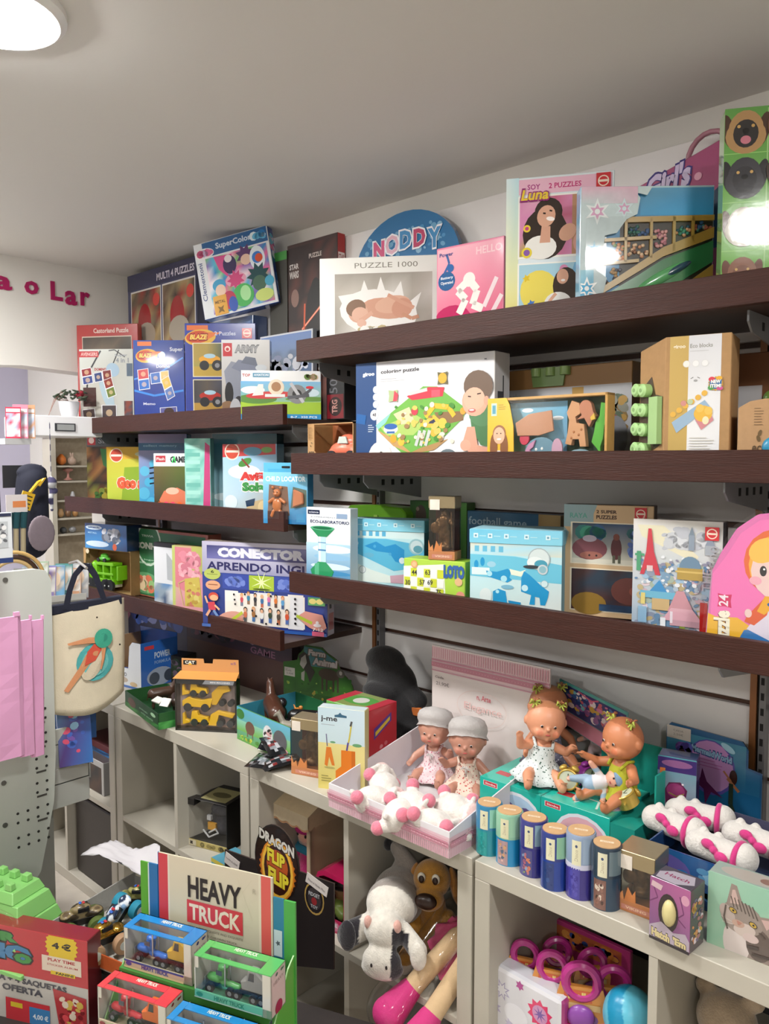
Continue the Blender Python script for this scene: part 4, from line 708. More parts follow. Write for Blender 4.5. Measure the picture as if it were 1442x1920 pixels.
# behind: lime case, football game, green book
A = Vector((colx(648,1.765,z),1.765,z)); B = seg(A,760,0); h = zat(A,944)-z
t = thing('toy_case','glossy lime green plastic case behind the smaller blue box','case',A); w_ = (B-A).length
k = M(); k.prism([(0,0),(w_,0),(w_,h-.02),(w_-.02,h-.004),(w_*.5,h),(.02,h-.004),(0,h-.02)],0,.07,'6fae28'); k.build('shell',PLASTIC,t,bevel=.004); k = M(); k.box((w_*.5,-.003,h-.07),(w_*.56,.0,h-.03),'a8d060'); k.build('catch',PLASTIC,t)
A = Vector((colx(769,1.80,z),1.80,z)); B = seg(A,874,0)
carton('game_box','dark green game box with a monkey picture at the back of the lowest right shelf',A,B,zat(A,938)-z,.04,'3c6a2c',[('g',0,0,1,1,('3c5a2c','2c4a24','4a8a34','2f5a24')),('e',.2,.82,.1,.13,'4a3c34'),('c',.14,.9,.03,'8a7a6a'),('e',.25,.7,.09,.1,'382e28')],m=SATIN)
A = Vector((colx(875,1.79,z),1.79,z)); B = seg(A,1049,0)
carton('game_box','blue football game box behind the larger pale blue activity box',A,B,zat(A,957)-z,.045,'2a5e80',[('r',.78,0,1,1,'a08450'),('t','football game',.02,.80,.66,.93,'9ab4c4',.01),('n',.02,.0,.76,.55,['1c3c50','284a5c','3a3c34'],5,4)],top='1c4058',right='8a7040',m=SATIN)
# two super puzzles
A,B,h = AP(1055,1222,945,z,1.66,16)
carton('puzzle_box','two-picture jigsaw box headed 2 SUPER PUZZLES in tan and blue',A,B,h,.045,'d0b088',[
    ('r',.0,.80,.34,1,'8fa8ac'),('p',[(0,.8),(0,.55),(.06,.75)],'8fa8ac'),('p',[(.28,1),(.38,1),(.3,.84),(.24,.8)],'8fa8ac'),('t','RAYA',.07,.88,.27,.925,'5aa090',.02),('t','2 SUPER',.37,.925,.60,.955,'4a3226',.04),('t','PUZZLES',.37,.875,.60,.91,'4a3226',.04),('r',.08,.47,.99,.845,'efe4cc'),('r',.08,.05,.99,.435,'efe4cc'),
    ('g',.1,.48,.98,.835,('c8c8b8','d8d4c0','284a78','1f3a50')),('b',.12,.68,.5,.83,['3a9a80','2a7a78','2c5a8a'],12,.1,3),('b',.7,.52,.97,.83,['5a78c8','4a68b8','7a98d8','2a6a70'],16,.08,4),('r',.1,.48,.98,.52,'d8d4c4'),('e',.30,.61,.2,.1,'7a4650'),('e',.32,.55,.13,.035,'a06458'),('c',.30,.55,.012,'2a1a1a'),('c',.38,.55,.012,'2a1a1a'),('e',.3,.70,.08,.03,'b8b0c0'),('e',.60,.62,.06,.10,'5a2a30'),('e',.6,.72,.035,.03,'7a4034'),('r',.56,.49,.59,.56,'5a5a4a'),('r',.62,.49,.65,.56,'5a5a4a'),
    ('n',.1,.06,.98,.425,['3a2428','4a2e2c','5a3830','2a3a4a','34202a'],5,8),('e',.75,.25,.2,.12,'6a3a34'),('e',.85,.25,.1,.05,'8a4a3c'),('e',.3,.12,.2,.1,'8a6a28'),('n',.42,.06,.98,.12,['2a4a6a','1f3450'],4,3)]+logo(.86,.93,.065,1.2),left='c8b078',right='5a4438',m=SATIN)
A,B,h = AP(1184,1350,972,z,1.59,8)
carton('puzzle_box','shrink-wrapped jigsaw box with a drawn skyline and a red lattice tower',A,B,h,.045,'c8ccd0',[
    ('g',.0,.0,1,1,('9ab0c4','b0a8b8','d8dad4','dcd8d4')),('p',[(.05,.95),(.35,.95),(.75,.7),(.7,.65),(.1,.85)],'ddd8bc'),('b',.3,.72,.95,.97,['c4c8cc','d0d4d8','b8bcc4'],30,.07,4)]
    +[('b',.02,.02,.96,.66,['7a9cb8','9ab8d0','c4a8b4','8a94a8','b8a880','6a8aa8','d8c8d0','a0b0a0'],150,.06,5),('b',.02,.3,.9,.7,['5a80a8','e0e4e8','a8b8c8','8a8aa0'],90,.03,6)]
    +[('p',[(.18,.92),(.215,.92),(.25,.72),(.30,.60),(.33,.52),(.27,.52),(.25,.57),(.16,.57),(.14,.52),(.09,.52),(.13,.62),(.16,.72)],'c43a4a'),('r',.17,.55,.24,.6,'d8c0c0'),('r',.05,.55,.10,.72,'4a9870'),('r',.03,.68,.14,.70,'4a9870'),('r',.64,.75,.70,.88,'8a98a8'),('p',[(.64,.88),(.70,.88),(.67,.95)],'7a8a98'),('p',[(.82,.8),(.92,.8),(.87,.9)],'8a94a4'),('r',.82,.72,.92,.8,'a0a8b0'),
       ('e',.66,.60,.12,.1,'6a88a0'),('r',.52,.50,.80,.60,'b0944a'),('r',.5,.56,.82,.575,'d0b468'),('p',[(.2,.37),(.42,.37),(.32,.48)],'3a8cc4'),('r',.1,.32,.52,.38,'6ab0cc'),('r',.24,.22,.44,.32,'c4a878'),('p',[(.42,.22),(.72,.22),(.60,.40),(.52,.40)],'c8929c'),('p',[(.36,.14),(.82,.14),(.7,.25),(.46,.25)],'d8a8b4'),('r',.45,.10,.78,.15,'c49ca8'),('r',.78,.05,.86,.32,'c02c28'),('r',.45,.12,.48,.22,'e8dce4'),('r',.56,.04,.62,.10,'7a8a3c'),('r',.08,.1,.18,.24,'8ab0cc'),('r',.34,.05,.40,.16,'e4e8ec'),('r',.11,.26,.16,.36,'d8c878')]+logo(.89,.90,.075,1.35)+[('v','500',.87,.62,.97,.80,'a8a8b0',.0),('v','THE',.8,.42,.9,.6,'b8b0bc',.0)],
    right='6a6468',top='3a3a40',left='b8c0c8',m=WRAP,cat='box')
# shaped pink puzzle
A = Vector((colx(1318,1.53,z),1.53,z)); Wd = .215; H0 = zat(Vector((colx(1442,1.535,z),1.535,z)),962)-z
t = thing('shaped_puzzle_box','pink round-topped puzzle box with a girl in a red hood, at the right edge','box',A,radians(4))
prof = [(0,0),(Wd,0),(Wd,H0*.62),(Wd*.9,H0*.82),(Wd*.75,H0*.95),(Wd*.55,H0),(Wd*.42,H0*.985),(Wd*.25,H0*.88),(Wd*.12,H0*.70),(.01,H0*.56)]
M().prism(prof,.004,.05,'d873ac','c48aa8').build('carton',GLOSS,t,bevel=.003)
k = M(); sheet(k,[('p',[(.05,.03),(.95,.03),(.95,.6),(.86,.79),(.72,.91),(.56,.96),(.44,.945),(.29,.85),(.17,.68),(.06,.55)],'e878b4'),('p',[(.02,.04),(.5,.04),(.45,.18),(.28,.26),(.10,.25),(.03,.27)],'e8b43c'),('v','Puzzle',.08,.0+.035,.22,.30,'f0ecd8',.05,'6a3a28'),('star',.17,.37,.085,4,'d03868',.6),('v','24',.12,.33,.20,.41,'e8e0e8',.02),
    ('e',.62,.66,.30,.24,'dc6a3c'),('e',.63,.64,.27,.22,'f0a844'),('e',.63,.60,.25,.20,'e6c8c4'),('e',.48,.74,.13,.08,'f0bc58',.6),('e',.74,.76,.16,.08,'f2c468',-.4),('e',.48,.60,.028,.036,'2c2c30'),('c',.487,.613,.009,'fff'),('e',.75,.60,.028,.036,'2c2c30'),('c',.757,.613,.009,'fff'),('e',.6,.545,.018,.012,'d8b0ac'),('e',.42,.53,.05,.03,'e8a8b8'),('l',[(.57,.50),(.61,.49),(.65,.505)],'8a4a44',.006),
    ('p',[(.28,.08),(.95,.06),(.9,.2),(.6,.22),(.34,.18)],'3a78b8'),('p',[(.36,.19),(.50,.36),(.75,.4),(.92,.3),(.95,.12),(.6,.11)],'dcd4e4'),('p',[(.36,.28),(.5,.42),(.56,.42),(.52,.3),(.42,.22),(.34,.24)],'d8603c'),('p',[(.72,.42),(.86,.36),(.92,.26),(.80,.24),(.72,.34)],'d8603c'),('e',.37,.30,.03,.03,'e6c8c4'),('p',[(.5,.43),(.6,.43),(.58,.37),(.5,.3),(.44,.32)],'e4a834'),('e',.55,.375,.03,.015,'3a68a0')],
    (0,.0038,0),(Wd,0,0),(0,0,H0),(0,-1,0)); k.build('front_print',GLOSS,t)
M().prism([((x-Wd/2)*1.04+Wd/2,y_*1.02+.001) for x,y_ in prof],-.002,-.0005,'fff').build('blister_cover',CLEAR,t)
# ---- middle shelf, left ----
z = 1.427
A,B,h = AP(165,250,815,z,1.615,28)
carton('brick_set_box','dark brick set box headed SPACE at the far left',A,B,h,.03,'4a4440',[('r',0,.83,1,1,'57595c'),('r',.02,.85,.20,.98,'b03036'),('c',.11,.915,.06,'e0c8c0'),('t','SPACE',.26,.87,.82,.95,'8f9296',.02,'34363a'),('n',.0,.0,1,.82,['7a4a2c','3a3028','b07844','2c2620','5a4430','8a8a3c','a0703c'],7,9),('p',[(.3,.8),(.6,.78),(.5,.5),(.36,.56)],'3a7a44'),('b',.15,.02,.6,.25,['4a7a38','c0b040','8a9a3c'],26,.06,2)],right='2c2a2c',m=SATIN)
A,B,h = AP(202,285,838,z,1.575,34)
carton('activity_book_box','yellow and lime geography box',A,B,h,.02,'b4cc40',[('g',0,0,1,1,('b8cc48','a8c038','d8c848','c8b83c')),('p',[(0,.78),(1,.82),(1,1),(0,1)],'e0b038'),('p',[(.3,.0),(1,.0),(1,.68),(.4,.66)],'8fac30'),('c',.22,.86,.15,'f0dcc0'),('c',.22,.86,.13,'c84a38'),('r',.1,.84,.34,.875,'f0e0d0'),('e',.8,.88,.16,.04,'d0cca0'),('t','Geo',.22,.30,.66,.50,'e06040',.1,'f0e8d8'),('t','gym',.68,.30,.98,.46,'e06040',.1,'f0e8d8')],right='98a838',left='d0d078',m=SATIN)
A,B,h = AP(262,352,814,z,1.62,36)
carton('activity_box','bright blue box with a canvas shoe and black laces',A,B,h,.05,'3aa0d0',[('g',0,0,1,1,('3aa8d8','3090c8','8a80b0','a890b8')),('r',0,.78,1,.88,'2c6a98'),('t','collect memory',.1,.82,.8,.86,'a8d8ec',.01),('c',.12,.5,.1,'68c0e4'),('c',.2,.35,.09,'58b8e0'),('c',.1,.2,.12,'60bce2'),('c',.25,.08,.1,'58b8e0'),('c',.3,.6,.08,'60bce2')]+[('l',[(.22,.33+i*.07),(.5,.36+i*.07)],'25303c',.03) for i in range(4)]+[('l',[(.4,.6),(.6,.72)],'25303c',.03),('e',.5,.2,.2,.1,'e0dce0',.4),('e',.45,.15,.12,.05,'c04868',.4)],right='28709c',left='8ac8e0')
A,B,h = AP(290,352,850,z,1.54,30)
carton('toy_car_box','white-topped box with an orange glowing toy car',A,B,h,.045,'4c4838',[('r',0,.78,1,1,'dfe2e4'),('r',.06,.85,.36,.96,'b83440'),('t','Flash',.09,.88,.33,.93,'f0e0e0',.02),('t','GAME',.5,.84,.98,.95,'2a3034',.05),('l',[(.56,.84),(.62,.95),(.66,.84)],'3ad868',.03),('g',0,0,1,.78,('34302c','2c2c34','5a6a30','6a5c38')),('p',[(.15,.2),(.3,.36),(.7,.42),(.98,.34),(1,.12),(.3,.08)],'d87858'),('e',.55,.36,.2,.06,'e8b8a0'),('c',.16,.12,.09,'ff6a30'),('c',.36,.12,.09,'f84878'),('c',.56,.12,.09,'f84a70'),('c',.76,.12,.09,'ff7038'),('r',.1,.02,.5,.06,'3a58b0')],right='2c2c2c',left='c8c8c8')
A,B,h = AP(348,396,822,z,1.56,34)
carton('stationery_box','turquoise patterned stationery box with a pink edge',A,B,h,.035,'8fd0c4',[('n',.0,.0,1,1,['8fd0c4','78c0b4','a0d8cc'],4,3)]+[('r',.05,.06+i*.1,.6,.11+i*.1,['a8e0d4','70b8ac'][i % 2]) for i in range(9)]+[('p',[(.7,.1),(.98,.05),(.98,.9),(.8,.95)],'c84880')],right='68a89c')
A,B,h = AP(400,520,814,z,1.68,26)
carton('science_kit_box','tall teal science box leaning at the back of the middle left shelf',A,B,h,.06,'4a9cac',[('g',0,0,1,1,('a8ccd4','6ab0bc','2a8098','2c7890')),('e',.2,.2,.2,.05,'d8e8ec')],right='1c5468')
A,B,h = AP(419,520,833,z,1.58,22)
carton('science_kit_box','solar aeroplane science box in red and sky blue',A,B,h,.05,'9cc4dc',[('g',0,0,1,1,('c8dce4','b8a888','88b8dc','9cc8e0')),('p',[(.0,.82),(.98,.86),(.98,1),(0,1)],'c04044'),('c',.18,.90,.14,'f0d8c8'),('c',.18,.90,.12,'c84a38'),('r',.07,.885,.3,.915,'f0e0d0'),('e',.56,.90,.17,.06,'5a98b8'),('e',.82,.92,.1,.04,'78a858'),('e',.4,.62,.3,.1,'e0eaf0'),('t','Avião',.32,.50,.90,.62,'d03a38',.08,'f4f0ec'),('t','Solar',.36,.35,.88,.48,'3a9048',.08,'f4f0ec'),('e',.42,.75,.13,.05,'4a8a40',.4),('l',[(.36,.8),(.5,.68)],'8a3c34',.03),('p',[(.36,.02),(.5,.2),(.8,.26),(.98,.16),(.98,.02)],'c8b088'),('e',.75,.14,.1,.09,'e0c898'),('p',[(.42,.22),(.6,.26),(.58,.16),(.44,.14)],'28405c'),('e',.15,.2,.12,.1,'d8e8f0')],right='5a88a0')
Bc = onz(577,984,z); A = seg(Bc,494,18); h = zat(A,885)-z; w_ = (Bc-A).length
t = thing('child_locator_pack','blue blister pack with an orange teddy bear locator and its receiver','pack',A,radians(18))
k = M(); k.box((0,.004,0),(w_,.006,h+.028),'5ab0d4'); k.box((w_*.1,.003,.04),(w_*.9,.0045,h+.01),'4aa4cc'); k.box((w_*.42,.0025,h+.012),(w_*.6,.0045,h+.018),'10181c'); k.build('backing_card',GLOSS,t)
M().box((0,0,0),(w_,.035,h),{'front': '2f88b8','*': '2878a8'}).build('carton',GLOSS,t,bevel=.0015)
printed(t,'front_print',[('g',0,0,1,1,('2a80b8','1f6aa4','7cc0dc','8fd0e4')),('t','CHILD LOCATOR',.06,.82,.96,.92,'e8f4f8',.03),('r',.75,.04,.95,.2,'3a88b8'),('p',[(.1,.16),(.6,.16),(.56,.72),(.14,.76)],'7a5c4c'),('p',[(.62,.3),(.98,.34),(.98,.66),(.68,.72)],'5c6a60'),('e',.25,.25,.05,.08,'3a2c24')],w_,.035,h,'front',GLOSS)
f = lambda x,zz: (x*w_,-.006,zz*h)
blob('teddy_bear',[('s',f(.34,.36),(.016,.008,.020)),('s',f(.34,.60),(.013,.009,.012)),('s',f(.25,.70),(.005,.004,.005)),('s',f(.43,.70),(.005,.004,.005)),('c',f(.26,.48),f(.17,.42),.005,.005),('c',f(.42,.48),f(.51,.42),.005,.005),('c',f(.27,.24),f(.23,.16),.006,.006),('c',f(.41,.24),f(.45,.16),.006,.006),('s',(.34*w_,-.013,.575*h),(.005,.004,.004))],PLASTIC,t,.0013,col='b86c38')
k = M(); [k.ell((x*w_,-.0148,y_*h),(.0016,)*3,'1c1410',8,6) for x,y_ in ((.30,.62),(.38,.62),(.34,.585))]; k.build('eyes',PLASTIC,t)
k = M(); k.prism([(.70*w_,.32*h),(.94*w_,.40*h),(.93*w_,.60*h),(.72*w_,.68*h)],-.012,.0,'b87450'); k.build('receiver',PLASTIC,t,bevel=.003)
M().box((.06*w_,-.017,.1*h),(.97*w_,-.0165,.78*h),'fff').build('blister_cover',CLEAR,t)
# ---- bottom shelf, left ----
z = 1.068
Bc = onz(614,1194,z); A = seg(Bc,381,22); h = zat(A,1014)-z
def kid(u,v,s,shirt,trs,hair='4a3428',skin='d8a888'):
    return [('r',u-.010*s,v-.05*s,u-.001*s,v,trs),('r',u+.001*s,v-.05*s,u+.010*s,v,trs),('e',u,v+.025*s,.013*s,.035*s,shirt),('e',u,v+.075*s,.013*s,.026*s,hair),('e',u,v+.068*s,.010*s,.019*s,skin)]
cart = [('g',0,0,1,.66,('27367c','2c3f8c','2a3c84','31458f')),('g',.0,.64,1,1,('9a9ab8','8e8eb0','d4d0e0','b8b4cc')),('g',.04,.80,.99,.955,('6a6aa8','2a2c5c','8a8ab8','3a3c70')),('t','CONECTOR',.13,.82,.83,.935,'dcdce8',.07),('t','APRENDO INGLÉS',.04,.67,.97,.79,'28285c',.03),('r',.17,.46,.96,.63,'34489c'),('b',.18,.47,.38,.62,['5a70c0','7084cc'],16,.04,3),('b',.6,.47,.95,.62,['5a70c0','7084cc'],26,.04,4),('r',.39,.46,.59,.63,'a4bc3c'),('star',.49,.555,.09,8,'e0ecb0',.16),('e',.49,.475,.07,.012,'4a5a20'),('r',.43,.42,.57,.438,'d8d8e4'),
    ('e',.085,.62,.07,.065,'b0bc60'),('t','6',.073,.63,.1,.665,'34401c',.03),('r',.04,.615,.13,.62,'5a6430'),('e',.09,.49,.062,.055,'d8a07c'),('r',.05,.49,.13,.5,'8a5038'),
    ('r',.19,.06,.83,.42,'e6e0d8'),('r',.19,.32,.3,.44,'e8e4e0'),('r',.70,.36,.82,.44,'e4e0dc'),('p',[(.70,.05),(.82,.05),(.82,.40),(.72,.42)],'dcdce0')]
for i,(c,q) in enumerate((('c84858','4a5a78'),('3a80a0','8a6040'),('3c3c44','4a4040'),('3a6a9c','c05838'),('d070a0','4a6ab0'),('d87838','5a3c34'),('5a98c8','3a5a8a'))): cart += kid(.33+i*.055,.32+.012*((i*5) % 3),1.0,c,q,['d8a050','a87038','2c2420','d8b080','e0b860','2c2420','c87838'][i])
for i,(c,q) in enumerate((('c87050','5a5a5c'),('9a6a3c','4878b0'),('e0e0dc','2c3c6c'),('3c4a3c','3a6ab0'),('5a5048','b06038'),('d05838','4a6cb4'))): cart += kid(.36+i*.067,.15+.01*(i % 2),1.15,c,q,['3c2c24','c89060','241c1c','3a2c28','2a2220','3c2820'][i])
cart += [('c',.76,.12+i*.055,.009,'1e1e20') for i in range(6)]+[('c',x,y_,.008,'1e1e20') for x,y_ in ((.27,.40),(.275,.34),(.28,.29),(.36,.41),(.57,.41),(.45,.17),(.62,.10),(.53,.09),(.42,.23))]
cart += [('e',.90,.16,.10,.085,'c8877c',-.35),('p',[(.77,.2),(.84,.27),(.97,.24),(1,.1),(.96,.05),(.84,.12)],'d09084'),('l',[(.77,.21),(.89,.14)],'a8b83c',.022),('e',.24,.12,.11,.08,'d09888',.2),('e',.30,.06,.06,.08,'c88c7c'),('l',[(.25,.1),(.34,.2)],'b8c440',.022),('r',.86,.34,.99,.43,'5c9c60'),('e',.895,.385,.028,.03,'d8c878'),('e',.95,.385,.028,.03,'d8c878'),('r',.0,.0,1,.035,'2c56a0'),('r',.89,.0,.98,.05,'c85a78'),('t','7-12',.895,.055,.975,.09,'e8e0e4',.02),('e',.93,.12,.03,.02,'e4dce0'),('c',.93,.15,.012,'e4dce0'),
    ('e',.10,.36,.042,.05,'c84838'),('e',.105,.345,.035,.035,'e0ac84'),('p',[(.05,.29),(.11,.30),(.12,.2),(.06,.2)],'c84050'),('l',[(.05,.28),(.03,.36)],'e0ac84',.015),('l',[(.11,.26),(.15,.21)],'e0ac84',.015),('l',[(.07,.2),(.04,.13)],'d8a080',.02),('l',[(.1,.2),(.14,.12)],'6a8ac0',.02)]
carton('electronic_game_box','large purple and silver electronic quiz box lettered APRENDO INGLÉS',A,Bc,h,.05,'2c3f8c',cart,right='b8b4c8',rart=[('r',.3,.55,.7,.9,'8a88a8'),('r',.3,.3,.6,.5,'3a3c50'),('r',.2,.06,.9,.25,'b86a6c')],top='c8b8a8',m=GLOSS)
A,B,h = AP(324,384,1022,z,1.545,18)
carton('stationery_box','flower-print box with pink carnations in a patterned jug',A,B,h,.03,'b8c070',[('g',.1,0,1,1,('d098a0','d8a0a4','d88890','b8b878')),('p',[(.1,.98),(.65,.97),(.55,.3),(.1,.4)],'d07c88'),('r',.62,.6,1,1,'b4b464'),('b',.18,.52,.95,.95,['e0a0ac','d88898','e8b0b8','c87888'],70,.1,3),('p',[(.4,.52),(.85,.56),(.95,.1),(.4,.06)],'c8b458'),('b',.42,.08,.88,.5,['c87868','d8c878','b89848'],22,.07,4),('l',[(.4,.5),(.2,.45),(.36,.12)],'c8a878',.03),('r',.0,.0,.98,.12,'d89aa0')],left='9ca850',right='8a7848',m=SATIN)
A,B,h = AP(290,330,1016,z,1.598,6)
carton('gadget_box','white gadget box with a grey photo frame picture behind the flower box',A,B,h,.025,'d4d6da',[('r',0,.93,1,1,'2c2c30'),('p',[(.6,.85),(.95,.7),(.95,.4),(.62,.42)],'a8acb0'),('n',0,0,1,.35,['5a88b8','c8ccd0','3a5070','8a9aa8'],4,3)],right='3a3a3c',m=SATIN)
A,B,h = AP(247,392,988,z,1.655,2)
carton('board_game_box','green board game box with a red border and circular white lettering',A,B,h,.06,'a85c48',[('r',.03,.02,.97,.96,'2c6a40'),('o',.25,.78,.17,'c8d4c4','2f6e44',.9),('t','CONHE',.06,.70,.40,.80,'d8dccc',.06),('t','CER',.44,.70,.62,.80,'d8dccc',.06),('t','TRIVIA',.16,.88,.32,.91,'c8d4c4',.02),('t','12 jogos',.1,.53,.35,.56,'9ac0a0',.02),('t','divertidos',.1,.48,.4,.51,'9ac0a0',.02),('e',.2,.2,.2,.16,'5a9464'),('b',.06,.04,.36,.34,['d8b898','c86a4c','8ab070','e0c8a0'],30,.05,3)],top='3c5a34',m=SATIN)
# kraft crate with green truck and the metal kit on top
A = Vector((colx(158,1.56,z),1.56,z)); Bc = seg(A,246,10); h = zat(A,1026)-z; w_ = (Bc-A).length
t = thing('display_carton','open kraft display box with a lime green toy car carrier inside','box',A,radians(10))
k = M(); k.box((0,0,0),(w_,.075,.004),'a88858'); k.box((0,.071,0),(w_,.075,h),'8a6438'); k.box((0,0,h-.004),(w_,.075,h),'b89868'); k.prism([(0,0),(.0,h),(.02,h)],.0,.004,'b08c5c'); k.box((0,0,0),(.003,.075,h),'a4845a'); k.box((w_-.003,0,0),(w_,.075,h),'8a6a40'); k.build('carton',CARD,t)
M().cyl((.03,-.001,h-.014),(.03,-.0022,h-.014),.010,.010,'cfc0a4').build('round_sticker',CARD,t)
t2 = thing('toy_car_carrier','lime green plastic toy car carrier truck inside the kraft display box','toy truck',A+Vector((.006,.006,.004)),radians(10)); L = .17; H_ = h*.72
lime = '7fcc1e'
blob('cab',[('s',(.026,.03,H_*.48),(.024,.026,H_*.26)),('s',(.03,.03,H_*.74),(.020,.022,H_*.2)),('s',(.014,.03,H_*.36),(.013,.022,.012)),('s',(.05,.03,H_*.36),(.03,.024,.014))],PLASTIC,t2,.0016,col=lime)
k = M(); k.box((.045,.006,H_*.22),(L,.054,H_*.40),lime); k.box((.055,.006,H_*.82),(L,.054,H_*.92),lime); [k.box((x,.006,H_*.38),(x+.010,.054,H_*.84),lime) for x in (.055,.10,.15,.19)]; k.box((.06,.004,H_*.52),(L,.008,H_*.60),lime); k.build('trailer',PLASTIC,t2,bevel=.002)
M().box((.0,.008,H_*.14),(L,.052,H_*.24),'c8ccb8').build('chassis',PLASTIC,t2,bevel=.002)
M().prism([(.016,H_*.68),(.034,H_*.68),(.034,H_*.86),(.022,H_*.86)],.003,.0062,'2c3834').build('window',GLOSS,t2)
for x in (.022,.068,.125,.15):
    wv = M(); wv.cyl((x,-.002,H_*.20),(x,.010,H_*.20),H_*.2,H_*.2,'26282c',18); wh = wv.build('wheel',RUBBER,t2,smooth=1); hb = M().cyl((x,-.003,H_*.20),(x,-.002,H_*.20),.0035,.0035,'d8dcd8',12).build('hub',PLASTIC,wh)
c2 = tag(blob('toy_car',[('s',(0,0,.012),(.034,.016,.010)),('s',(.002,0,.024),(.020,.014,.011))],PLASTIC,None,.0016,col='5cb83c'),'small green toy car riding on top of the lime car carrier','toy car'); c2.location = A+Vector((.095,.045,.004+H_*.93)); c2.rotation_euler = (0,0,radians(10))
for x in (-.02,.02): M().cyl((x,-.018,.008),(x,-.012,.008),.008,.008,'26282c',14).build('wheel',RUBBER,c2,smooth=1)
zt = z+h; A2 = Vector((colx(160,1.56,zt),1.56,zt)); B2 = seg(A2,238,8)
carton('metal_kit_box','blue metal construction kit box lying on the kraft display box',A2,B2,zat(A2,980)-zt,.075,'2c6cb0',[('g',0,0,1,1,('3a8cc8','1c2c50','2c6cb0','243a70')),('e',.22,.84,.2,.09,'c8dcec'),('t','eitech',.08,.81,.36,.88,'28508c',.04),('e',.3,.2,.28,.12,'c8dcec'),('b',.4,.2,.9,.9,['a8b0bc','d0d4dc','5a6474','88909c'],36,.06,3),('c',.72,.13,.05,'d86030'),('t','METALL',.08,.6,.3,.66,'9cc8e4',.02)],top='3a3c40',right='1c3058')
# ================================================================ GOODS ON THE COUNTER
z = CT
def fabric(name,base,dot,sc=160,th=.28,rough=.9):
    if name in MATS: return MATS[name]
    m = mat(name,col=base,rough=rough,bump=.4,bscale=400,noise=.03); nt = m.node_tree; b = nt.nodes['Principled BSDF']; L = nt.links.new
    v = nt.nodes.new('ShaderNodeTexVoronoi'); v.inputs['Scale'].default_value = sc; tc = nt.nodes.new('ShaderNodeTexCoord'); L(tc.outputs['Object'],v.inputs['Vector'])
    c = nt.nodes.new('ShaderNodeMath'); c.operation = 'LESS_THAN'; c.inputs[1].default_value = th; L(v.outputs['Distance'],c.inputs[0])
    x = nt.nodes.new('ShaderNodeMix'); x.data_type = 'RGBA'; src = b.inputs['Base Color'].links[0].from_socket
    L(c.outputs[0],x.inputs[0]); L(src,x.inputs[6]); x.inputs[7].default_value = (*S(dot),1); L(x.outputs[2],b.inputs['Base Color']); return m
PINKF = fabric('rose_print_cotton','dcc8cc','b8667c'); REDF = fabric('berry_print_cotton','dcc8b8','b84a48'); MINTF = fabric('mint_print_cotton','d4dcdc','3a5a4c',150,.25); GREYF = fabric('dark_print_cotton','5a5a6a','b8b8c8',150,.25)
PLAINW = mat('white_cotton',col='b5b0ae',rough=.9,bump=.5,bscale=300)
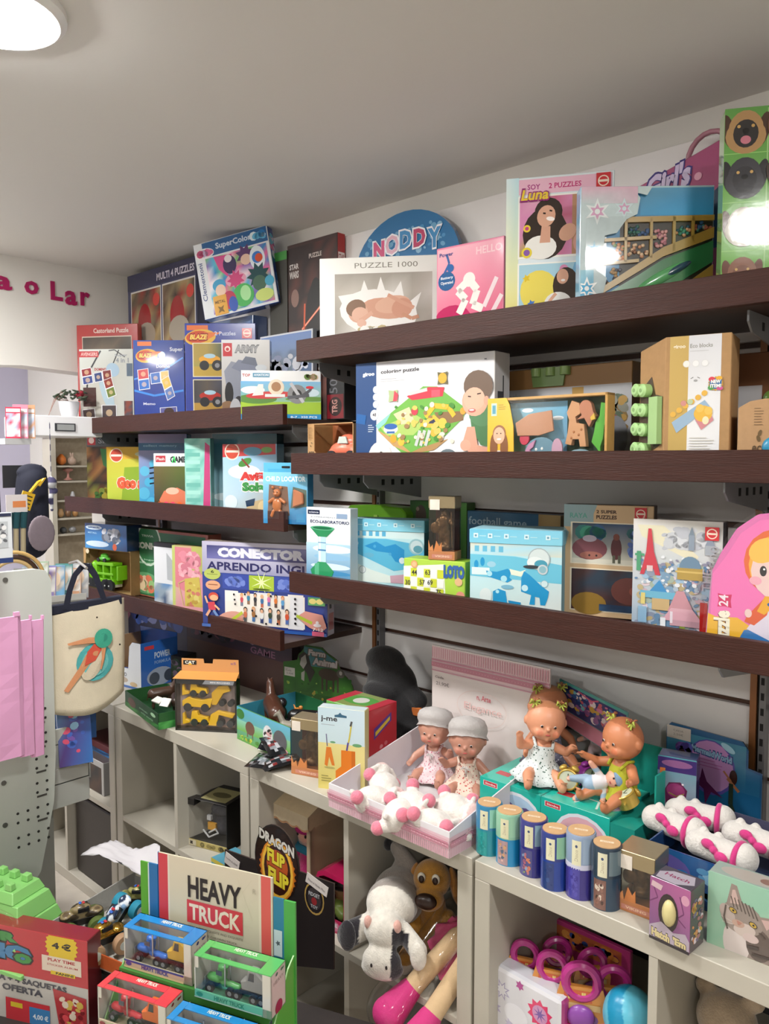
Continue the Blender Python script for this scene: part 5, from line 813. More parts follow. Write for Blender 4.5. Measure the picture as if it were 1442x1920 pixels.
def doll(label,loc,rz,s,top,skirt=True,hair='a8683c',bonnet=False,bows=False,arms=((.9,.1),(.2,-.5)),skin='d99a7c',rx=0,ry=0,legs=1,group=None,head=(0,0)):
    """seated baby doll, s = height; arms = (raise, forward) for each hand"""
    t = thing('baby_doll',label,'doll',loc,rz,group,rx,ry)
    hz = .70; P = [('s',(0,0,hz*s),(.225*s,.21*s,.225*s)),('s',(0,-.07*s,(hz-.09)*s),(.18*s,.15*s,.12*s)),('s',(-.09*s,-.15*s,.60*s),(.06*s,)*3),('s',(.09*s,-.15*s,.60*s),(.06*s,)*3),('s',(0,-.225*s,.655*s),(.022*s,)*3),('s',(0,-.19*s,.60*s),(.035*s,.03*s,.022*s)),('s',(0,-.17*s,.54*s),(.035*s,)*3)]
    P += [('s',(e*.225*s,.01*s,.68*s),(.025*s,.04*s,.05*s)) for e in (-1,1)]
    P += [('c',(0,0,.42*s),(0,0,.52*s),.075*s,.075*s),('s',(0,0,.14*s),(.17*s,.14*s,.13*s)),('c',(0,0,.2*s),(0,.0,.38*s),.145*s,.12*s)]
    for e,(ra,fo) in zip((-1,1),arms):
        sh = Vector((e*.13,0,.40)); el = sh+Vector((e*.13,fo*.1-.03,ra*.06-.08)); hd = el+Vector((e*.05*(1-abs(ra)*.2),fo*.16-.03,ra*.14-.03))
        P += [('c',sh*s,el*s,.058*s,.052*s),('c',el*s,hd*s,.052*s,.036*s),('s',hd*s,(.042*s,.03*s,.042*s))]
        d = (hd-el).normalized(); sd = d.cross(Vector((0,1,0))).normalized()
        for i in range(4):
            q = hd+sd*((i-1.5)*.02); P.append(('c',(q+d*.02)*s,(q+d*(.062 if i in (1,2) else .05)+Vector((0,-.012,0)))*s,.011*s,.009*s))
        P.append(('c',hd*s,(hd+sd*(-.045)+d*.02+Vector((0,-.02,0)))*s,.012*s,.010*s))
    for e in (-1,1):
        hp = Vector((e*.09,-.04,.09)); kn = Vector((e*.17,-.24,.12)); ft = Vector((e*.19,-.40,.06))
        P += [('c',hp*s,kn*s,.085*s,.068*s),('c',kn*s,ft*s,.068*s,.045*s),('s',(ft+Vector((0,-.03,.035)))*s,(.042*s,.035*s,.065*s))]
        P += [('s',(ft+Vector((e*(i-2)*.016,-.05,.095)))*s,(.011*s,)*3) for i in range(5)]
    sk = S(skin); hc = S(hair)
    def cf(co):
        if co.z > .55*s and (co.z-.70*s)+(co.y)*.9 > .075*s: return tuple(sk[i]*.3+hc[i]*.7 for i in range(3))
        if (abs(co.x)-.09*s)**2+(co.z-.6*s)**2 < (.04*s)**2 and co.y < -.1*s: return tuple(v*f for v,f in zip(sk,(1.05,.85,.85)))
        return sk
    blob('body',P,SKIN,t,max(.0018,.0125*s),colf=cf)
    k = M()
    for e in (-1,1): k.ell((e*.075*s,-.205*s,.685*s),(.018*s,.008*s,.015*s),'d8d0c8',10,6); k.ell((e*.075*s,-.212*s,.683*s),(.0145*s,.005*s,.0145*s),'2a1c18',10,6)
    k.build('eyes',PLASTIC,t,smooth=2); k = M()
    k.ell((0,-.222*s,.592*s),(.03*s,.006*s,.009*s),'b8504c',10,6); k.build('mouth',SKIN,t,smooth=2)
    if top:
        k = M(); R = random.Random(int(s*999)); n = 40; rings = [(.128,.42),(.15,.33),(.158,.24)]+([(.20,.18),(.27,.10),(.33,.045),(.325,.04)] if skirt else [(.175,.12),(.16,.05)])
        vs = []; 
        for q,(r_,zz) in enumerate(rings):
            for i in range(n):
                a = 2*pi*i/n; rr = r_*(1+(.07*sin(a*9) if q > 2 and skirt else 0)); vs.append((rr*cos(a)*s,(rr*.9*sin(a)-(.05 if q > 3 else 0))*s,zz*s+(.012*s*sin(a*9+1) if q > 3 else 0)))
        k.add(vs,[(q*n+i,q*n+(i+1) % n,(q+1)*n+(i+1) % n,(q+1)*n+i) for q in range(len(rings)-1) for i in range(n)],'fff'); k.build('dress',top,t,smooth=2)
        k = M(); [k.tube([(e*.09*s,-.12*s,.40*s),(e*.11*s,-.04*s,.47*s),(e*.10*s,.06*s,.46*s)],.018*s,'d8ccc8') for e in (-1,1)]; k.build('shoulder_straps',top,t,smooth=2)
    if bonnet:
        k = M(); n = 36; vs = []
        for q,(a_,rr) in enumerate(((-.05,.262),(.0,.24),(.06,.256),(.13,.25),(.19,.218),(.225,.16),(.245,.06))):
            for i in range(n):
                a = 2*pi*i/n; w2 = rr*(1+(.05 if q == 0 else .022)*sin(a*10+q)); vs.append((w2*cos(a)*s,(w2*sin(a)*.95+.03)*s,(.75+a_-.10*sin(a)*(1-3*a_))*s))
        k.add(vs,[(q*n+i,q*n+(i+1) % n,(q+1)*n+(i+1) % n,(q+1)*n+i) for q in range(6) for i in range(n)],'fff'); k.build('bonnet',PLAINW,t,smooth=2)
        k = M(); k.tube([(-.03*s,-.16*s,.40*s),(-.06*s,-.18*s,.36*s),(-.02*s,-.165*s,.385*s),(.06*s,-.18*s,.36*s),(.0,-.16*s,.40*s)],.009*s,'e0dcdc'); k.tube([(0,-.165*s,.385*s),(.01*s,-.17*s,.27*s)],.008*s,'e0dcdc'); k.build('ribbon',PLAINW,t,smooth=2)
    if bows:
        for e in (-1,1):
            c = Vector((e*.15*s,-.02*s,.90*s)); k = M(); R = random.Random(e+9)
            for i in range(8): a = R.uniform(0,6.28); k.tube([c+Vector((e*.0,0,-.02*s)),c+Vector((.03*s*cos(a),.03*s*sin(a),.04*s)),c+Vector((.055*s*cos(a),.055*s*sin(a),.035*s))],.008*s,hair,5)
            k.build('hair_tuft',CLOTH,t,smooth=2)['kind'] = 'stuff'
            k = M()
            for f in (-1,1): k.tube([c,c+Vector((f*.05*s,-.03*s,.035*s)),c+Vector((f*.06*s,-.03*s,-.01*s)),c],.013*s,'b4bc54',6); k.tube([c,c+Vector((f*.03*s,-.05*s,-.05*s))],.010*s,'b4bc54',6)
            k.build('hair_bow',CLOTH,t,smooth=2)
    return t
# blue power set box
A,B = onz(197,1278,z),onz(265,1296,z); h = zat(B,1208)-z; w_ = (B-A).length
t = thing('display_box','blue and white display box of small boxed motorbikes, lettered POWER','box',A,atan2(B.y-A.y,B.x-A.x)); d = .17
k = M(); k.prism([(0,0),(w_,0),(w_,h),(w_*.78,h),(w_*.70,h*.9),(w_*.66,h*.42),(w_*.28,h*.42),(w_*.2,h*.55),(w_*.18,h),(0,h*.96)],0,.003,'d6dade','2a5fa8'); k.box((0,.003,0),(.003,d,h*.96),'b48c60'); k.box((w_-.003,.003,0),(w_,d,h),'2a62b4'); k.box((0,d-.003,0),(w_,d,h*1.08),'2456a0'); k.box((0,0,0),(w_,d,.003),'a07c50'); k.build('carton',GLOSS,t)
k = M(); sheet(k,[('r',.03,.24,.25,.32,'c84048'),('e',.45,.16,.2,.07,'b8a898'),('e',.8,.1,.1,.05,'c8b088'),('r',0,0,1,.05,'3a68b0'),('t','MOTO',.33,.24,.62,.32,'6a6a78',.02)],(0,-.0003,0),(w_,0,0),(0,0,h),(0,-1,0)); sheet(k,[('t','POWER',.36,.62,.80,.76,'b8c8dc',.04),('r',.1,.84,.35,.92,'c84048'),('t','FORMULA',.36,.5,.8,.57,'8aa8d0',.02),('e',.5,.22,.35,.2,'98a4b8'),('e',.35,.2,.14,.13,'3a4454'),('e',.75,.2,.14,.13,'3a4454')],(w_+.0003,0,0),(0,d,0),(0,0,h),(1,0,0)); k.build('printed_faces',GLOSS,t)
for i,(x,y_,zz) in enumerate(((.03,.02,.003),(.12,.02,.003),(.05,.07,.045),(.12,.10,.05))):
    m_ = tag(M().box((0,0,0),(.075,.05,.045),{'front': '26448a','top': '3c64b0','*': '20407c'}).build('toy_carton',GLOSS,None,bevel=.001),['small blue motorbike carton at the left of the POWER display box','small blue motorbike carton at the right of the POWER display box','small blue motorbike carton stacked behind on the left in the POWER display box','small blue motorbike carton stacked highest in the POWER display box'][i],'box','motorbike cartons in the POWER display')
    if x+.075 > w_-.004: x = w_-.08
    m_.location = t.location+Matrix.Rotation(t.rotation_euler.z,3,'Z') @ Vector((x,y_,zz)); m_.rotation_euler = (0,0,t.rotation_euler.z)
    k = M(); sheet(k,[('r',.05,.7,.4,.9,'d0d4dc'),('e',.5,.35,.3,.25,'b83038'),('c',.3,.25,.1,'22222a'),('c',.7,.25,.1,'22222a')],(0,-.0004,0),(.075,0,0),(0,0,.045),(0,-1,0)); k.build('front_print',GLOSS,m_)
A = onz(180,1262,z); carton('game_box','small red and white box half hidden behind the tote bag',A+Vector((-.06,.0,0)),A+Vector((-.0,.01,0)),.15,.1,'8a3a34',[('r',0,.7,1,1,'d8d8d8'),('r',0,0,1,.12,'c8c8c8'),('e',.6,.4,.3,.2,'3a4a44')],m=SATIN)
# dark leaf-print carton behind
A = Vector((colx(298,1.60,z),1.60,z)); B = seg(A,345,20)
carton('display_box','dark carton with a tropical leaf print behind the green tray',A,B,zat(A,1226)-z,.08,'2e2a22',[('b',.05,.05,.95,.95,['3a4a34','4a3a34','6a5a6a','2c3c2c','8a7a88'],24,.14,4)],m=SATIN)
# green tray
A,B = onz(235,1322,z),onz(297,1369,z); w_ = (B-A).length; h = .052
t = thing('display_tray','shallow green display tray with grassy print, holding brown toy animals','tray',A,atan2(B.y-A.y,B.x-A.x)); d = .15
k = M(); k.box((0,0,0),(w_,.002,h),'1f4628'); k.box((0,d-.002,0),(w_,d,h),'24502c'); k.box((0,0,0),(.002,d,h),'2c5a30'); k.box((w_-.002,0,0),(w_,d,h),'2a6030'); k.box((0,0,0),(w_,d,.002),'1f4426'); k.build('tray',SATIN,t)
k = M(); sheet(k,[('n',.0,0,1,.3,['2c6a30','3a8a3c','245a28'],9,3),('e',.22,.5,.12,.3,'5a4034'),('t','animals',.45,.5,.7,.62,'8ab090',.02),('t','wild world',.5,.28,.85,.4,'8ab090',.02),('e',.86,.7,.07,.12,'a0c8a0')],(0,-.0003,0),(w_,0,0),(0,0,h),(0,-1,0)); sheet(k,[('n',.0,0,1,.45,['3a9040','58b058','2a6a30'],7,5)],(w_+.0003,0,0),(0,d,0),(0,0,h),(1,0,0)); k.build('printed_sides',SATIN,t)
rot = Matrix.Rotation(t.rotation_euler.z,3,'Z')
def animal(name,label,loc,rz,s,body,m=PLASTIC,neck=(.05,.75),bulk=1,mane=None):
    # standing four-legged toy, s = body length
    P = [('c',(-.3*s,0,.5*s),(.28*s,0,.52*s),.15*s*bulk,.16*s*bulk),('c',(.3*s,0,.55*s),(.46*s,0,neck[1]*s+.1*s),.10*s*bulk,.07*s),('c',(.46*s,0,neck[1]*s+.12*s),(.62*s,0,neck[1]*s+.02*s),.07*s,.045*s),('s',(.46*s,.035*s,neck[1]*s+.2*s),(.015*s,.015*s,.04*s)),('s',(.46*s,-.035*s,neck[1]*s+.2*s),(.015*s,.015*s,.04*s)),('c',(-.42*s,0,.55*s),(-.5*s,0,.3*s),.025*s,.02*s)]
    for x,k1 in ((.24,-1),(-.3,1)):
        for y_ in (-.09,.09): P += [('c',(x*s,y_*s,.42*s),((x+.03*k1)*s,y_*s,.24*s),.06*s*bulk,.04*s*bulk),('c',((x+.03*k1)*s,y_*s,.24*s),(x*s,y_*s,.03*s),.035*s*bulk,.032*s*bulk)]
    o = blob(name,P,m,None,max(.0014,.022*s),col=body) if not mane else blob(name,P,m,None,max(.0014,.022*s),colf=lambda c: mane if (c.z > neck[1]*s and c.x < .46*s and c.x > .3*s) else body)
    o.location = loc; o.rotation_euler = (0,0,rz); tag(o,label,'toy animal'); return o
animal('toy_animal','brown rocky toy animal lying at the back of the green tray',t.location+rot @ Vector((.11,.09,.004)),1.2,.10,'4a3428',bulk=1.2)
animal('toy_animal','dark brown toy bear in the green tray beside the white tag',t.location+rot @ Vector((.19,.11,.004)),2.6,.08,'34261e',neck=(0,.5),bulk=1.6)
p = t.location+rot @ Vector((.20,.055,.05)); tg = thing('price_tag','white folded price tag lying on the green tray','tag',p,t.rotation_euler.z+.4); M().box((-.035,-.012,0),(.0,.016,.004),'dcd8d0').build('card',CARD,tg,rot=(.3,.1,0)); M().box((0,-.014,0),(.034,.016,.003),'e0dcd4').build('card',CARD,tg,rot=(.8,.0,.1))
# construction vehicle pack
A,B = onz(329,1369,z),onz(444,1375,z); w_ = (B-A).length; h = zat(A,1272)-z; hh = zat(A,1238)-z
t = thing('vehicle_pack','orange-topped hanging pack of yellow construction vehicles','pack',A,atan2(B.y-A.y,B.x-A.x)); d = .035
k = M(); k.box((0,0,0),(w_,d,.006),'26221e'); k.box((0,0,0),(.005,d,h),'26221e'); k.box((w_-.005,0,0),(w_,d,h),'26221e'); k.box((0,0,h-.016),(w_,d,h),'2a2a2c'); k.box((.002,d-.003,.002),(w_-.002,d,h),'b09c98'); k.prism([(-.008,h),(0.002,h+.010),(.012,h+.012),(.012,hh),(w_*.42,hh),(w_*.43,hh-.014),(w_*.57,hh-.014),(w_*.58,hh),(w_*.99,hh),(w_,h)],d-.006,d-.003,'d8985c'); k.add([(-.006,-.002,h),(w_,-.002,h),(w_,d-.006,h+.018),(.008,d-.006,h+.018)],[(0,1,2,3)],'d08c48'); k.build('carton',GLOSS,t)
k = M(); sheet(k,[('r',.05,.60,.28,.92,'1c1a18'),('t','CAT',.08,.66,.25,.88,'e8e4d8',.04),('p',[(.13,.6),(.21,.6),(.17,.72)],'e8b820'),('t','x5',.86,.7,.96,.88,'9a6a88',.02)],(.008,d-.0064,h+.012),(w_-.01,0,0),(0,0,hh-h-.014),(0,-1,0)); sheet(k,[('p',[(.45,.1),(.5,.9),(.97,.9),(.95,.1)],'8a8c92'),('t','MINI MACHINES',.58,.35,.9,.65,'e0e0e4',.02)],(0,-.0004,h-.016),(w_,0,0),(0,0,.016),(0,-1,0)); sheet(k,[('r',.7,.1,1,.18,'c8a8a0'),('r',0,0,1,.05,'c8a08a')],(.005,d-.0034,.006),(w_-.01,0,0),(0,0,h-.02),(0,-1,0)); k.build('print',GLOSS,t)
def vehicle(x,y_,s,kind):
    v = thing('toy_vehicle',['yellow toy bulldozer','yellow toy dump truck','yellow toy loader','yellow toy excavator','yellow toy grader'][kind]+' in the hanging construction pack, '+['upper left','middle left','upper right','lower left','lower right'][kind],'toy vehicle',t.location+Matrix.Rotation(t.rotation_euler.z,3,'Z') @ Vector((x,.017,y_)),t.rotation_euler.z)
    k = M()
    if kind in (0,3): k.prism([(0,0),(s*.28,.08*s),(s*.26,.16*s),(s*.12,.2*s),(s*.08,s*.45),(0,s*.4)],-.008,.004,'e0b01c'); k.prism([(s*.3,s*.1),(s,s*.1),(s*.95,s*.3),(s*.6,s*.35),(s*.55,s*.5),(s*.35,s*.5)],-.008,.008,'e4b41c')
    elif kind == 1: k.prism([(0,s*.12),(s*.9,s*.1),(s,s*.4),(s*.6,s*.34),(s*.2,s*.42),(0,s*.3)],-.008,.008,'e4b41c')
    elif kind == 2: k.prism([(0,0),(s*.2,0),(s*.5,s*.5),(s*.8,s*.6),(s*.7,s*.85),(s*.3,s*.8),(0,s*.5)],-.006,.006,'d8a824')
    else: k.prism([(0,0),(s*.3,.0),(s*.4,s*.4),(s*.9,s*.3),(s,s*.45),(s*.35,s*.55),(s*.1,s*.4)],-.008,.006,'e0b020')
    k.build('body',PLASTIC,v,bevel=.001)
    for wx in ((.45,.82) if kind != 1 else (.18,.75)):
        wv = M(); wv.cyl((wx*s,-.011,.1*s),(wx*s,.009,.1*s),.13*s,.13*s,'2a2a2a',14); wv.build('wheel',RUBBER,v,smooth=1)
vehicle(w_*.10,h*.66,w_*.42,0); vehicle(w_*.10,h*.38,w_*.5,1); vehicle(w_*.58,h*.50,w_*.38,2); vehicle(w_*.10,h*.10,w_*.44,3); vehicle(w_*.52,h*.10,w_*.44,4)
M().box((.005,.0005,.006),(w_-.005,.0015,h-.016),'fff').build('plastic_window',CLEAR,t)
# farm animal display
A,B = onz(445,1385,z),onz(545,1432,z); w_ = (B-A).length; h = zat(A,1323)-z
t = thing('display_tray','farm animal display tray with pasture print and a cut-out green sign behind','tray',A,atan2(B.y-A.y,B.x-A.x)); d = .22
k = M(); k.box((0,0,0),(w_,.002,h),'5a9a50'); k.box((0,0,0),(.002,d,h),'3a88a0'); k.box((w_-.002,0,0),(w_,d,h),'3a80a0'); k.box((0,0,0),(w_,d,.002),'2a5a30'); k.box((0,d-.002,0),(w_,d,h),'2a6a40'); k.build('tray',SATIN,t)
k = M(); sheet(k,[('g',0,0,1,.99,('5a9a40','68aa48','6ab4d4','5aaccc')),('g',0,.3,1,.62,('6aaa48','78b450','8ac098','8ac8b8')),('e',.26,.48,.09,.2,'6a4c3c'),('r',.2,.2,.22,.4,'6a4c3c'),('r',.3,.2,.32,.4,'6a4c3c'),('e',.07,.8,.08,.15,'3a7a38'),('b',.02,.02,.5,.25,['c8d048','4a8a38','7ab850'],24,.025,4),('e',.6,.5,.09,.3,'d8d8dc'),('b',.5,.25,.7,.75,['2a2a2a','e4e4e4','d8a8a8'],14,.03,5),('e',.82,.5,.12,.3,'5c5c60'),('e',.93,.25,.03,.08,'d8a0a8'),('t','Farm',.48,.06,.7,.24,'88d4e8',.03)],(0,-.0003,0),(w_,0,0),(0,0,h),(0,-1,0)); k.build('front_print',SATIN,t)
A2 = Vector((colx(532,1.72,z),1.72,z)); B2 = Vector((colx(668,1.78,z),1.78,z)); hs = zat(A2,1203)-z
s2 = thing('display_sign','cut-out green pasture sign lettered Farm Animal standing at the back of the counter','sign',A2,atan2(B2.y-A2.y,B2.x-A2.x)); wS = (B2-A2).length
out = [(0,0),(wS,0),(wS,hs*.32),(wS*.95,hs*.52),(wS*.88,hs*.62),(wS*.8,hs*.70),(wS*.74,hs*.86),(wS*.62,hs*.93),(wS*.55,hs),(wS*.32,hs*1.0),(wS*.28,hs*.92),(wS*.22,hs*.85),(wS*.2,hs*.76),(wS*.08,hs*.72),(0,hs*.7)]
k = M(); k.prism(out,0,.003,'37632a','5a4a34'); k.build('board',SATIN,s2)
cl = lambda L_: L_
k = M(); sheet(k,[('g',.01,.05,.95,.45,('2f5a24','2a4a20','3a6c2c','38662a')),('n',.02,.3,.94,.6,['3a6e2c','447a30','2f5c28'],6,3),('b',.03,.1,.9,.5,['b0a040','4a8a38','2c5022','8ab050'],40,.02,9),('p',[(.3,.98),(.54,.97),(.62,.91),(.73,.83),(.76,.72),(.36,.7),(.3,.78)],'4a8088'),('p',[(.22,.82),(.3,.9),(.36,.86),(.4,.7),(.45,.62),(.38,.45),(.34,.58),(.28,.66)],'3a3632'),('p',[(.26,.8),(.32,.86),(.34,.74),(.29,.64),(.24,.7)],'a8a49c'),('p',[(.26,.58),(.31,.62),(.3,.46),(.26,.48)],'a8a49c'),('e',.64,.62,.14,.085,'4a3e34'),('e',.8,.66,.055,.06,'5c5850'),('e',.8,.67,.02,.03,'b0aca4')]+[('r',x,.38,x+.025,.6,'4a3e34') for x in (.54,.6,.69,.75)]
    +[('r',.02,.5,.17,.63,'b8b4ac'),('t','Cada',.04,.57,.12,.6,'5a5a58',.0),('t','0,90€',.05,.52,.15,.555,'5a5a58',.0),('t','Farm',.36,.86,.6,.95,'c8c0c0',.06,'6a5a4c',.1,-.0),('t','Animal',.42,.73,.76,.84,'c4bcbc',.06,'6a5a4c',.1,-.0)],(0,-.0004,0),(wS,0,0),(0,0,hs),(0,-1,0)); k.build('front_print',SATIN,s2)
rot = Matrix.Rotation(t.rotation_euler.z,3,'Z'); T0 = Vector(t.location)
animal('toy_animal','brown toy horse rearing out of the farm animal tray',T0+rot @ Vector((.11,.06,.02)),radians(150),.17,'4c2e22',neck=(0,.72))
animal('toy_animal','black toy bull deep in the farm animal tray',T0+rot @ Vector((.19,.12,.015)),radians(20),.13,'1c1a1a',bulk=1.3)
animal('toy_animal','grey toy goat at the right end of the farm animal tray',T0+rot @ Vector((.225,.045,.03)),radians(200),.10,'8a8478')
to = thing('toy_bird','toy toucan with a big yellow and white bill in the farm animal tray','toy animal',T0+rot @ Vector((.075,.11,.07)),0)
blob('body',[('s',(0,0,0),(.02,.018,.028)),('s',(.004,0,.036),(.016,.015,.016))],PLASTIC,to,.002,col='1e1c20'); M().ell((-.016,-.012,.036),(.014,.008,.012),'d8a83c').build('bill',PLASTIC,to,smooth=2); M().ell((.014,-.016,.03),(.010,.006,.018),'dcd4c8').build('breast',PLASTIC,to,smooth=2)
hen = thing('toy_hen','small orange toy hen beside the toucan','toy animal',T0+rot @ Vector((.135,.13,.09)),0); blob('body',[('s',(0,0,0),(.014,.010,.010)),('s',(.012,0,.012),(.007,.006,.007)),('c',(-.01,0,0),(-.02,0,.014),.004,.002)],PLASTIC,hen,.0015,col='c07a34')
# dark display behind
A = Vector((colx(352,1.78,z),1.78,z)); B = Vector((colx(548,1.78,z),1.78,z)); w_ = (B-A).length; h = zat(B,1204)-z
carton('display_box','long dark card display lettered SQUID GAME behind the counter toys',A,B,h,.04,'3a2230',[('g',0,0,1,.62,('3a2a22','4a2a20','52302a','42281f')),('g',0,.62,1,1,('2c1c28','3c2030','2a2030','4a2234')),('t','SQUID',.58,.78,.80,.9,'8a6a7c',.01),('t','GAME',.64,.64,.86,.76,'8a5a74',.01),('r',.46,.88,.54,.97,'a8a4a4'),('b',.02,.66,.5,.97,['1c1820','4a4a5a','2c2838','6a3a4a'],26,.05,4)],m=SATIN)
A = Vector((colx(222,1.80,z),1.80,z)); B = Vector((colx(352,1.80,z),1.80,z))
carton('display_box','dark blue comic-print carton far back under the left shelves',A,B,.36,.035,'2a2c48',[('b',.02,.3,.98,.98,['3a5aa8','2a3a78','8a94c8','5a3a5a','1c1c30','98607a'],70,.07,6)],m=SATIN)
# black plush bag
P0 = Vector((colx(716,1.68,z),1.70,z)); t = thing('plush_backpack','floppy all-black plush creature backpack slumped against the slatted wall','bag',P0,radians(5)); BK = mat('black_plush',col='0e0d10',rough=.9,bump=.8,bscale=220,sheen=.25)
blob('body',[('s',(0,.02,.08),(.09,.065,.09)),('s',(.0,.03,.17),(.075,.05,.07)),('s',(-.02,.03,.225),(.06,.045,.045)),('c',(-.03,.03,.2),(-.075,.02,.10),.028,.022),('c',(.03,.03,.17),(.085,.02,.14),.03,.026),('c',(.05,.01,.08),(.095,-.01,.02),.035,.03),('c',(-.05,.01,.08),(-.08,-.02,.02),.03,.03),('s',(-.01,-.02,.15),(.05,.04,.03))],BK,t,.005)
k = M(); [k.cyl((-.035+i*.011,-.062,.105),(-.035+i*.011,-.066,.088),.003,.001,'5a5a60',6) for i in range(7)]; k.build('teeth',PLASTIC,t); M().ell((-.03,-.055,.135),(.004,.003,.010),'8a8a90').build('eye',PLASTIC,t,smooth=2); M().box((.06,.0,.10),(.105,.012,.125),'a85a20').build('orange_strap',CLOTH,t,bevel=.003)
t.scale = (1.2,.85,1.08)
# foil packets
FOIL = mat('foil_print',rough=.18,metal=.25,bump=.6,bscale=28)
def packet(x,y_,zz,rz,rx,seed,label,w1=.075,l1=.105):
    t = thing('foil_packet',label,'packet',(x,y_,zz),rz,'glossy black foil packets on the counter',rx); k = M(); R = random.Random(seed); n = 8
    vs = []; 
    for sgn in (1,-1):
        for j in range(n+1):
            for i in range(n+1):
                u,v = i/n,j/n; b = sin(pi*u)**.6*sin(pi*v)**.6*.010; vs.append(((u-.5)*w1+R.uniform(-1,1)*.001,(v-.5)*l1+R.uniform(-1,1)*.001,sgn*(b+R.uniform(0,.0015)*(b > 0))))
    m_ = (n+1)**2; fs = []; cs = []
    pal = ['1c1c1e','2a2a2e','5a5c60','8a8c90','7a2a28','1a1a1c','b0b0b4']
    for sgn in (0,1):
        for j in range(n):
            for i in range(n):
                q = sgn*m_+j*(n+1)+i; f = (q,q+1,q+n+2,q+n+1); fs.append(f if sgn == 0 else f[::-1]); edge = i in (0,n-1) or j in (0,n-1); cs.append('1c1c1e' if edge else R.choice(pal))
    k.add(vs,fs,cs); k.build('foil',FOIL,t,smooth=2); kk = M(); kk.box((-w1*.5,l1*.46,-.001),(w1*.5,l1*.5,.001),'2c2c2e'); kk.build('crimped_edge',FOIL,t)
for i,(px,py,zz,rz,rx,lb) in enumerate(((495,1432,.008,.5,0,'flat black foil packet jutting over the counter edge'),(525,1438,.016,-.4,.15,'red-streaked foil packet lying on the pile'),(520,1420,.035,1.2,.2,'foil packet in the middle of the pile before the farm tray'),(505,1412,.05,.1,.9,'silver and black foil packet leaning on the farm tray'),(535,1408,.06,-.5,1.0,'grey foil packet leaning on the farm tray beside the figurine box'))):
    p = onz(px,py,z); packet(p.x,p.y+(.02 if i > 2 else 0),z+zz,rz,rx,i,lb)
A,B = onz(546,1450,z),onz(604,1461,z)
figure_box(A,atan2(B.y-A.y,B.x-A.x),zat(A,1345)-z,(B-A).length,.06,'clear gift box with a reddish-brown figurine between the foil packets and the toothbrush pack',dark='5a2418')
# toothbrush holder pack
A = onz(597,1477,z); B = seg(A,684,26); w_ = (B-A).length; h = zat(A,1325)-z
carton('hanging_pack','tall pale blue and yellow pack with an orange giraffe toothbrush holder',A,B,h,.035,'d8cc84',[
    ('g',0,0,1,.58,('d4c46c','d8cc78','e0d490','e0d490')),('g',0,.57,1,1,('c8dce0','c4d8e0','c4d8e4','bcd4e0')),('t','j-me',.06,.82,.42,.90,'3c3c44',.03),('r',.07,.79,.36,.797,'a0a8b0'),('p',[(.36,.92),(.44,.93),(.48,.955),(.52,.93),(.62,.92),(.62,.895),(.36,.895)],'2f5c78'),('e',.32,.585,.06,.012,'6aa070'),('e',.84,.575,.1,.02,'6aa070'),
    ('p',[(.18,.52),(.28,.52),(.36,.30),(.30,.30),(.24,.40),(.20,.28),(.14,.30)],'d87c34'),('l',[(.2,.53),(.18,.68)],'6a6488',.02),('p',[(.50,.50),(.80,.50),(.80,.08),(.38,.06),(.38,.24),(.50,.30)],'dc7c2c'),('p',[(.72,.5),(.8,.5),(.8,.08),(.72,.08)],'c86c24'),('l',[(.62,.50),(.68,.66),(.72,.82)],'c8b848',.03),('l',[(.62,.50),(.65,.6)],'5a4a90',.035),('l',[(.70,.8),(.73,.86)],'4a4a4c',.04),('e',.25,.27,.12,.01,'b0a868')]+lines(.07,.16,.3,3,.03,'8a8450',.008),top='c8d8dc',right='c8c080',m=GLOSS)
# red and green toy box
A = Vector((colx(612,1.50,z),1.50,z)); B = seg(A,690,2); h = zat(B,1334)-z
carton('toy_box','square red and green toy box behind the toothbrush pack',A,B,h,.12,'6aa850',[('g',0,0,1,.7,('5a9a40','4c8a38','8ac0d8','88bcd4')),('t','SIMBA',.55,.88,.98,.97,'2a2024',.06),('c',.75,.62,.1,'dce4ec'),('e',.75,.78,.12,.05,'e08c40'),('c',.7,.25,.16,'5a8a30'),('c',.7,.25,.11,'a8b838')],right='c02c38',rart=[('p',[(.2,.5),(.8,.72),(.8,.86),(.2,.68)],'5a3a90'),('p',[(.25,.55),(.75,.74),(.75,.8),(.25,.62)],'e0c040'),('b',.15,.05,.85,.45,['d86870','e08890'],14,.05,3)],top='8a9a58',tart=[('e',.5,.5,.4,.3,'5aa048'),('p',[(0,0),(.2,0),(.2,1),(0,1)],'c03848'),('p',[(.8,0),(1,0),(1,1),(.8,1)],'c03848'),('e',.5,.5,.15,.2,'d8d8d0')],m=GLOSS)
# pink and white tray of lambs and dolls
TX,TY,TW,TD = -1.418,1.296,.378,.395
hF = .058; hB = .13; HH = .335
t = thing('display_tray','pink-striped white display tray with a tall back card, full of lambs and dolls','tray',(TX,TY,z)); k = M()
k.box((0,0,0),(TW,.003,hF),'e2dee2'); k.box((0,0,0),(TW,TD,.003),'d8d4d6'); k.box((0,TD-.004,.003),(TW,TD,HH),'d6cdca')
for x in (0,TW-.003): k.add([(x,.003,0),(x,TD-.004,0),(x,TD-.004,hB),(x,.003,hF),(x+.003,.003,0),(x+.003,TD-.004,0),(x+.003,TD-.004,hB),(x+.003,.003,hF)],[(3,2,1,0),(4,5,6,7),(2,3,7,6),(0,4,7,3),(1,2,6,5)],'dcd8de')
k.build('tray',SATIN,t)
def stripes(n,v0,v1,c='d8a0ac'): return [('r',i/n+.002,v0,i/n+.5/n,v1,c) for i in range(n)]
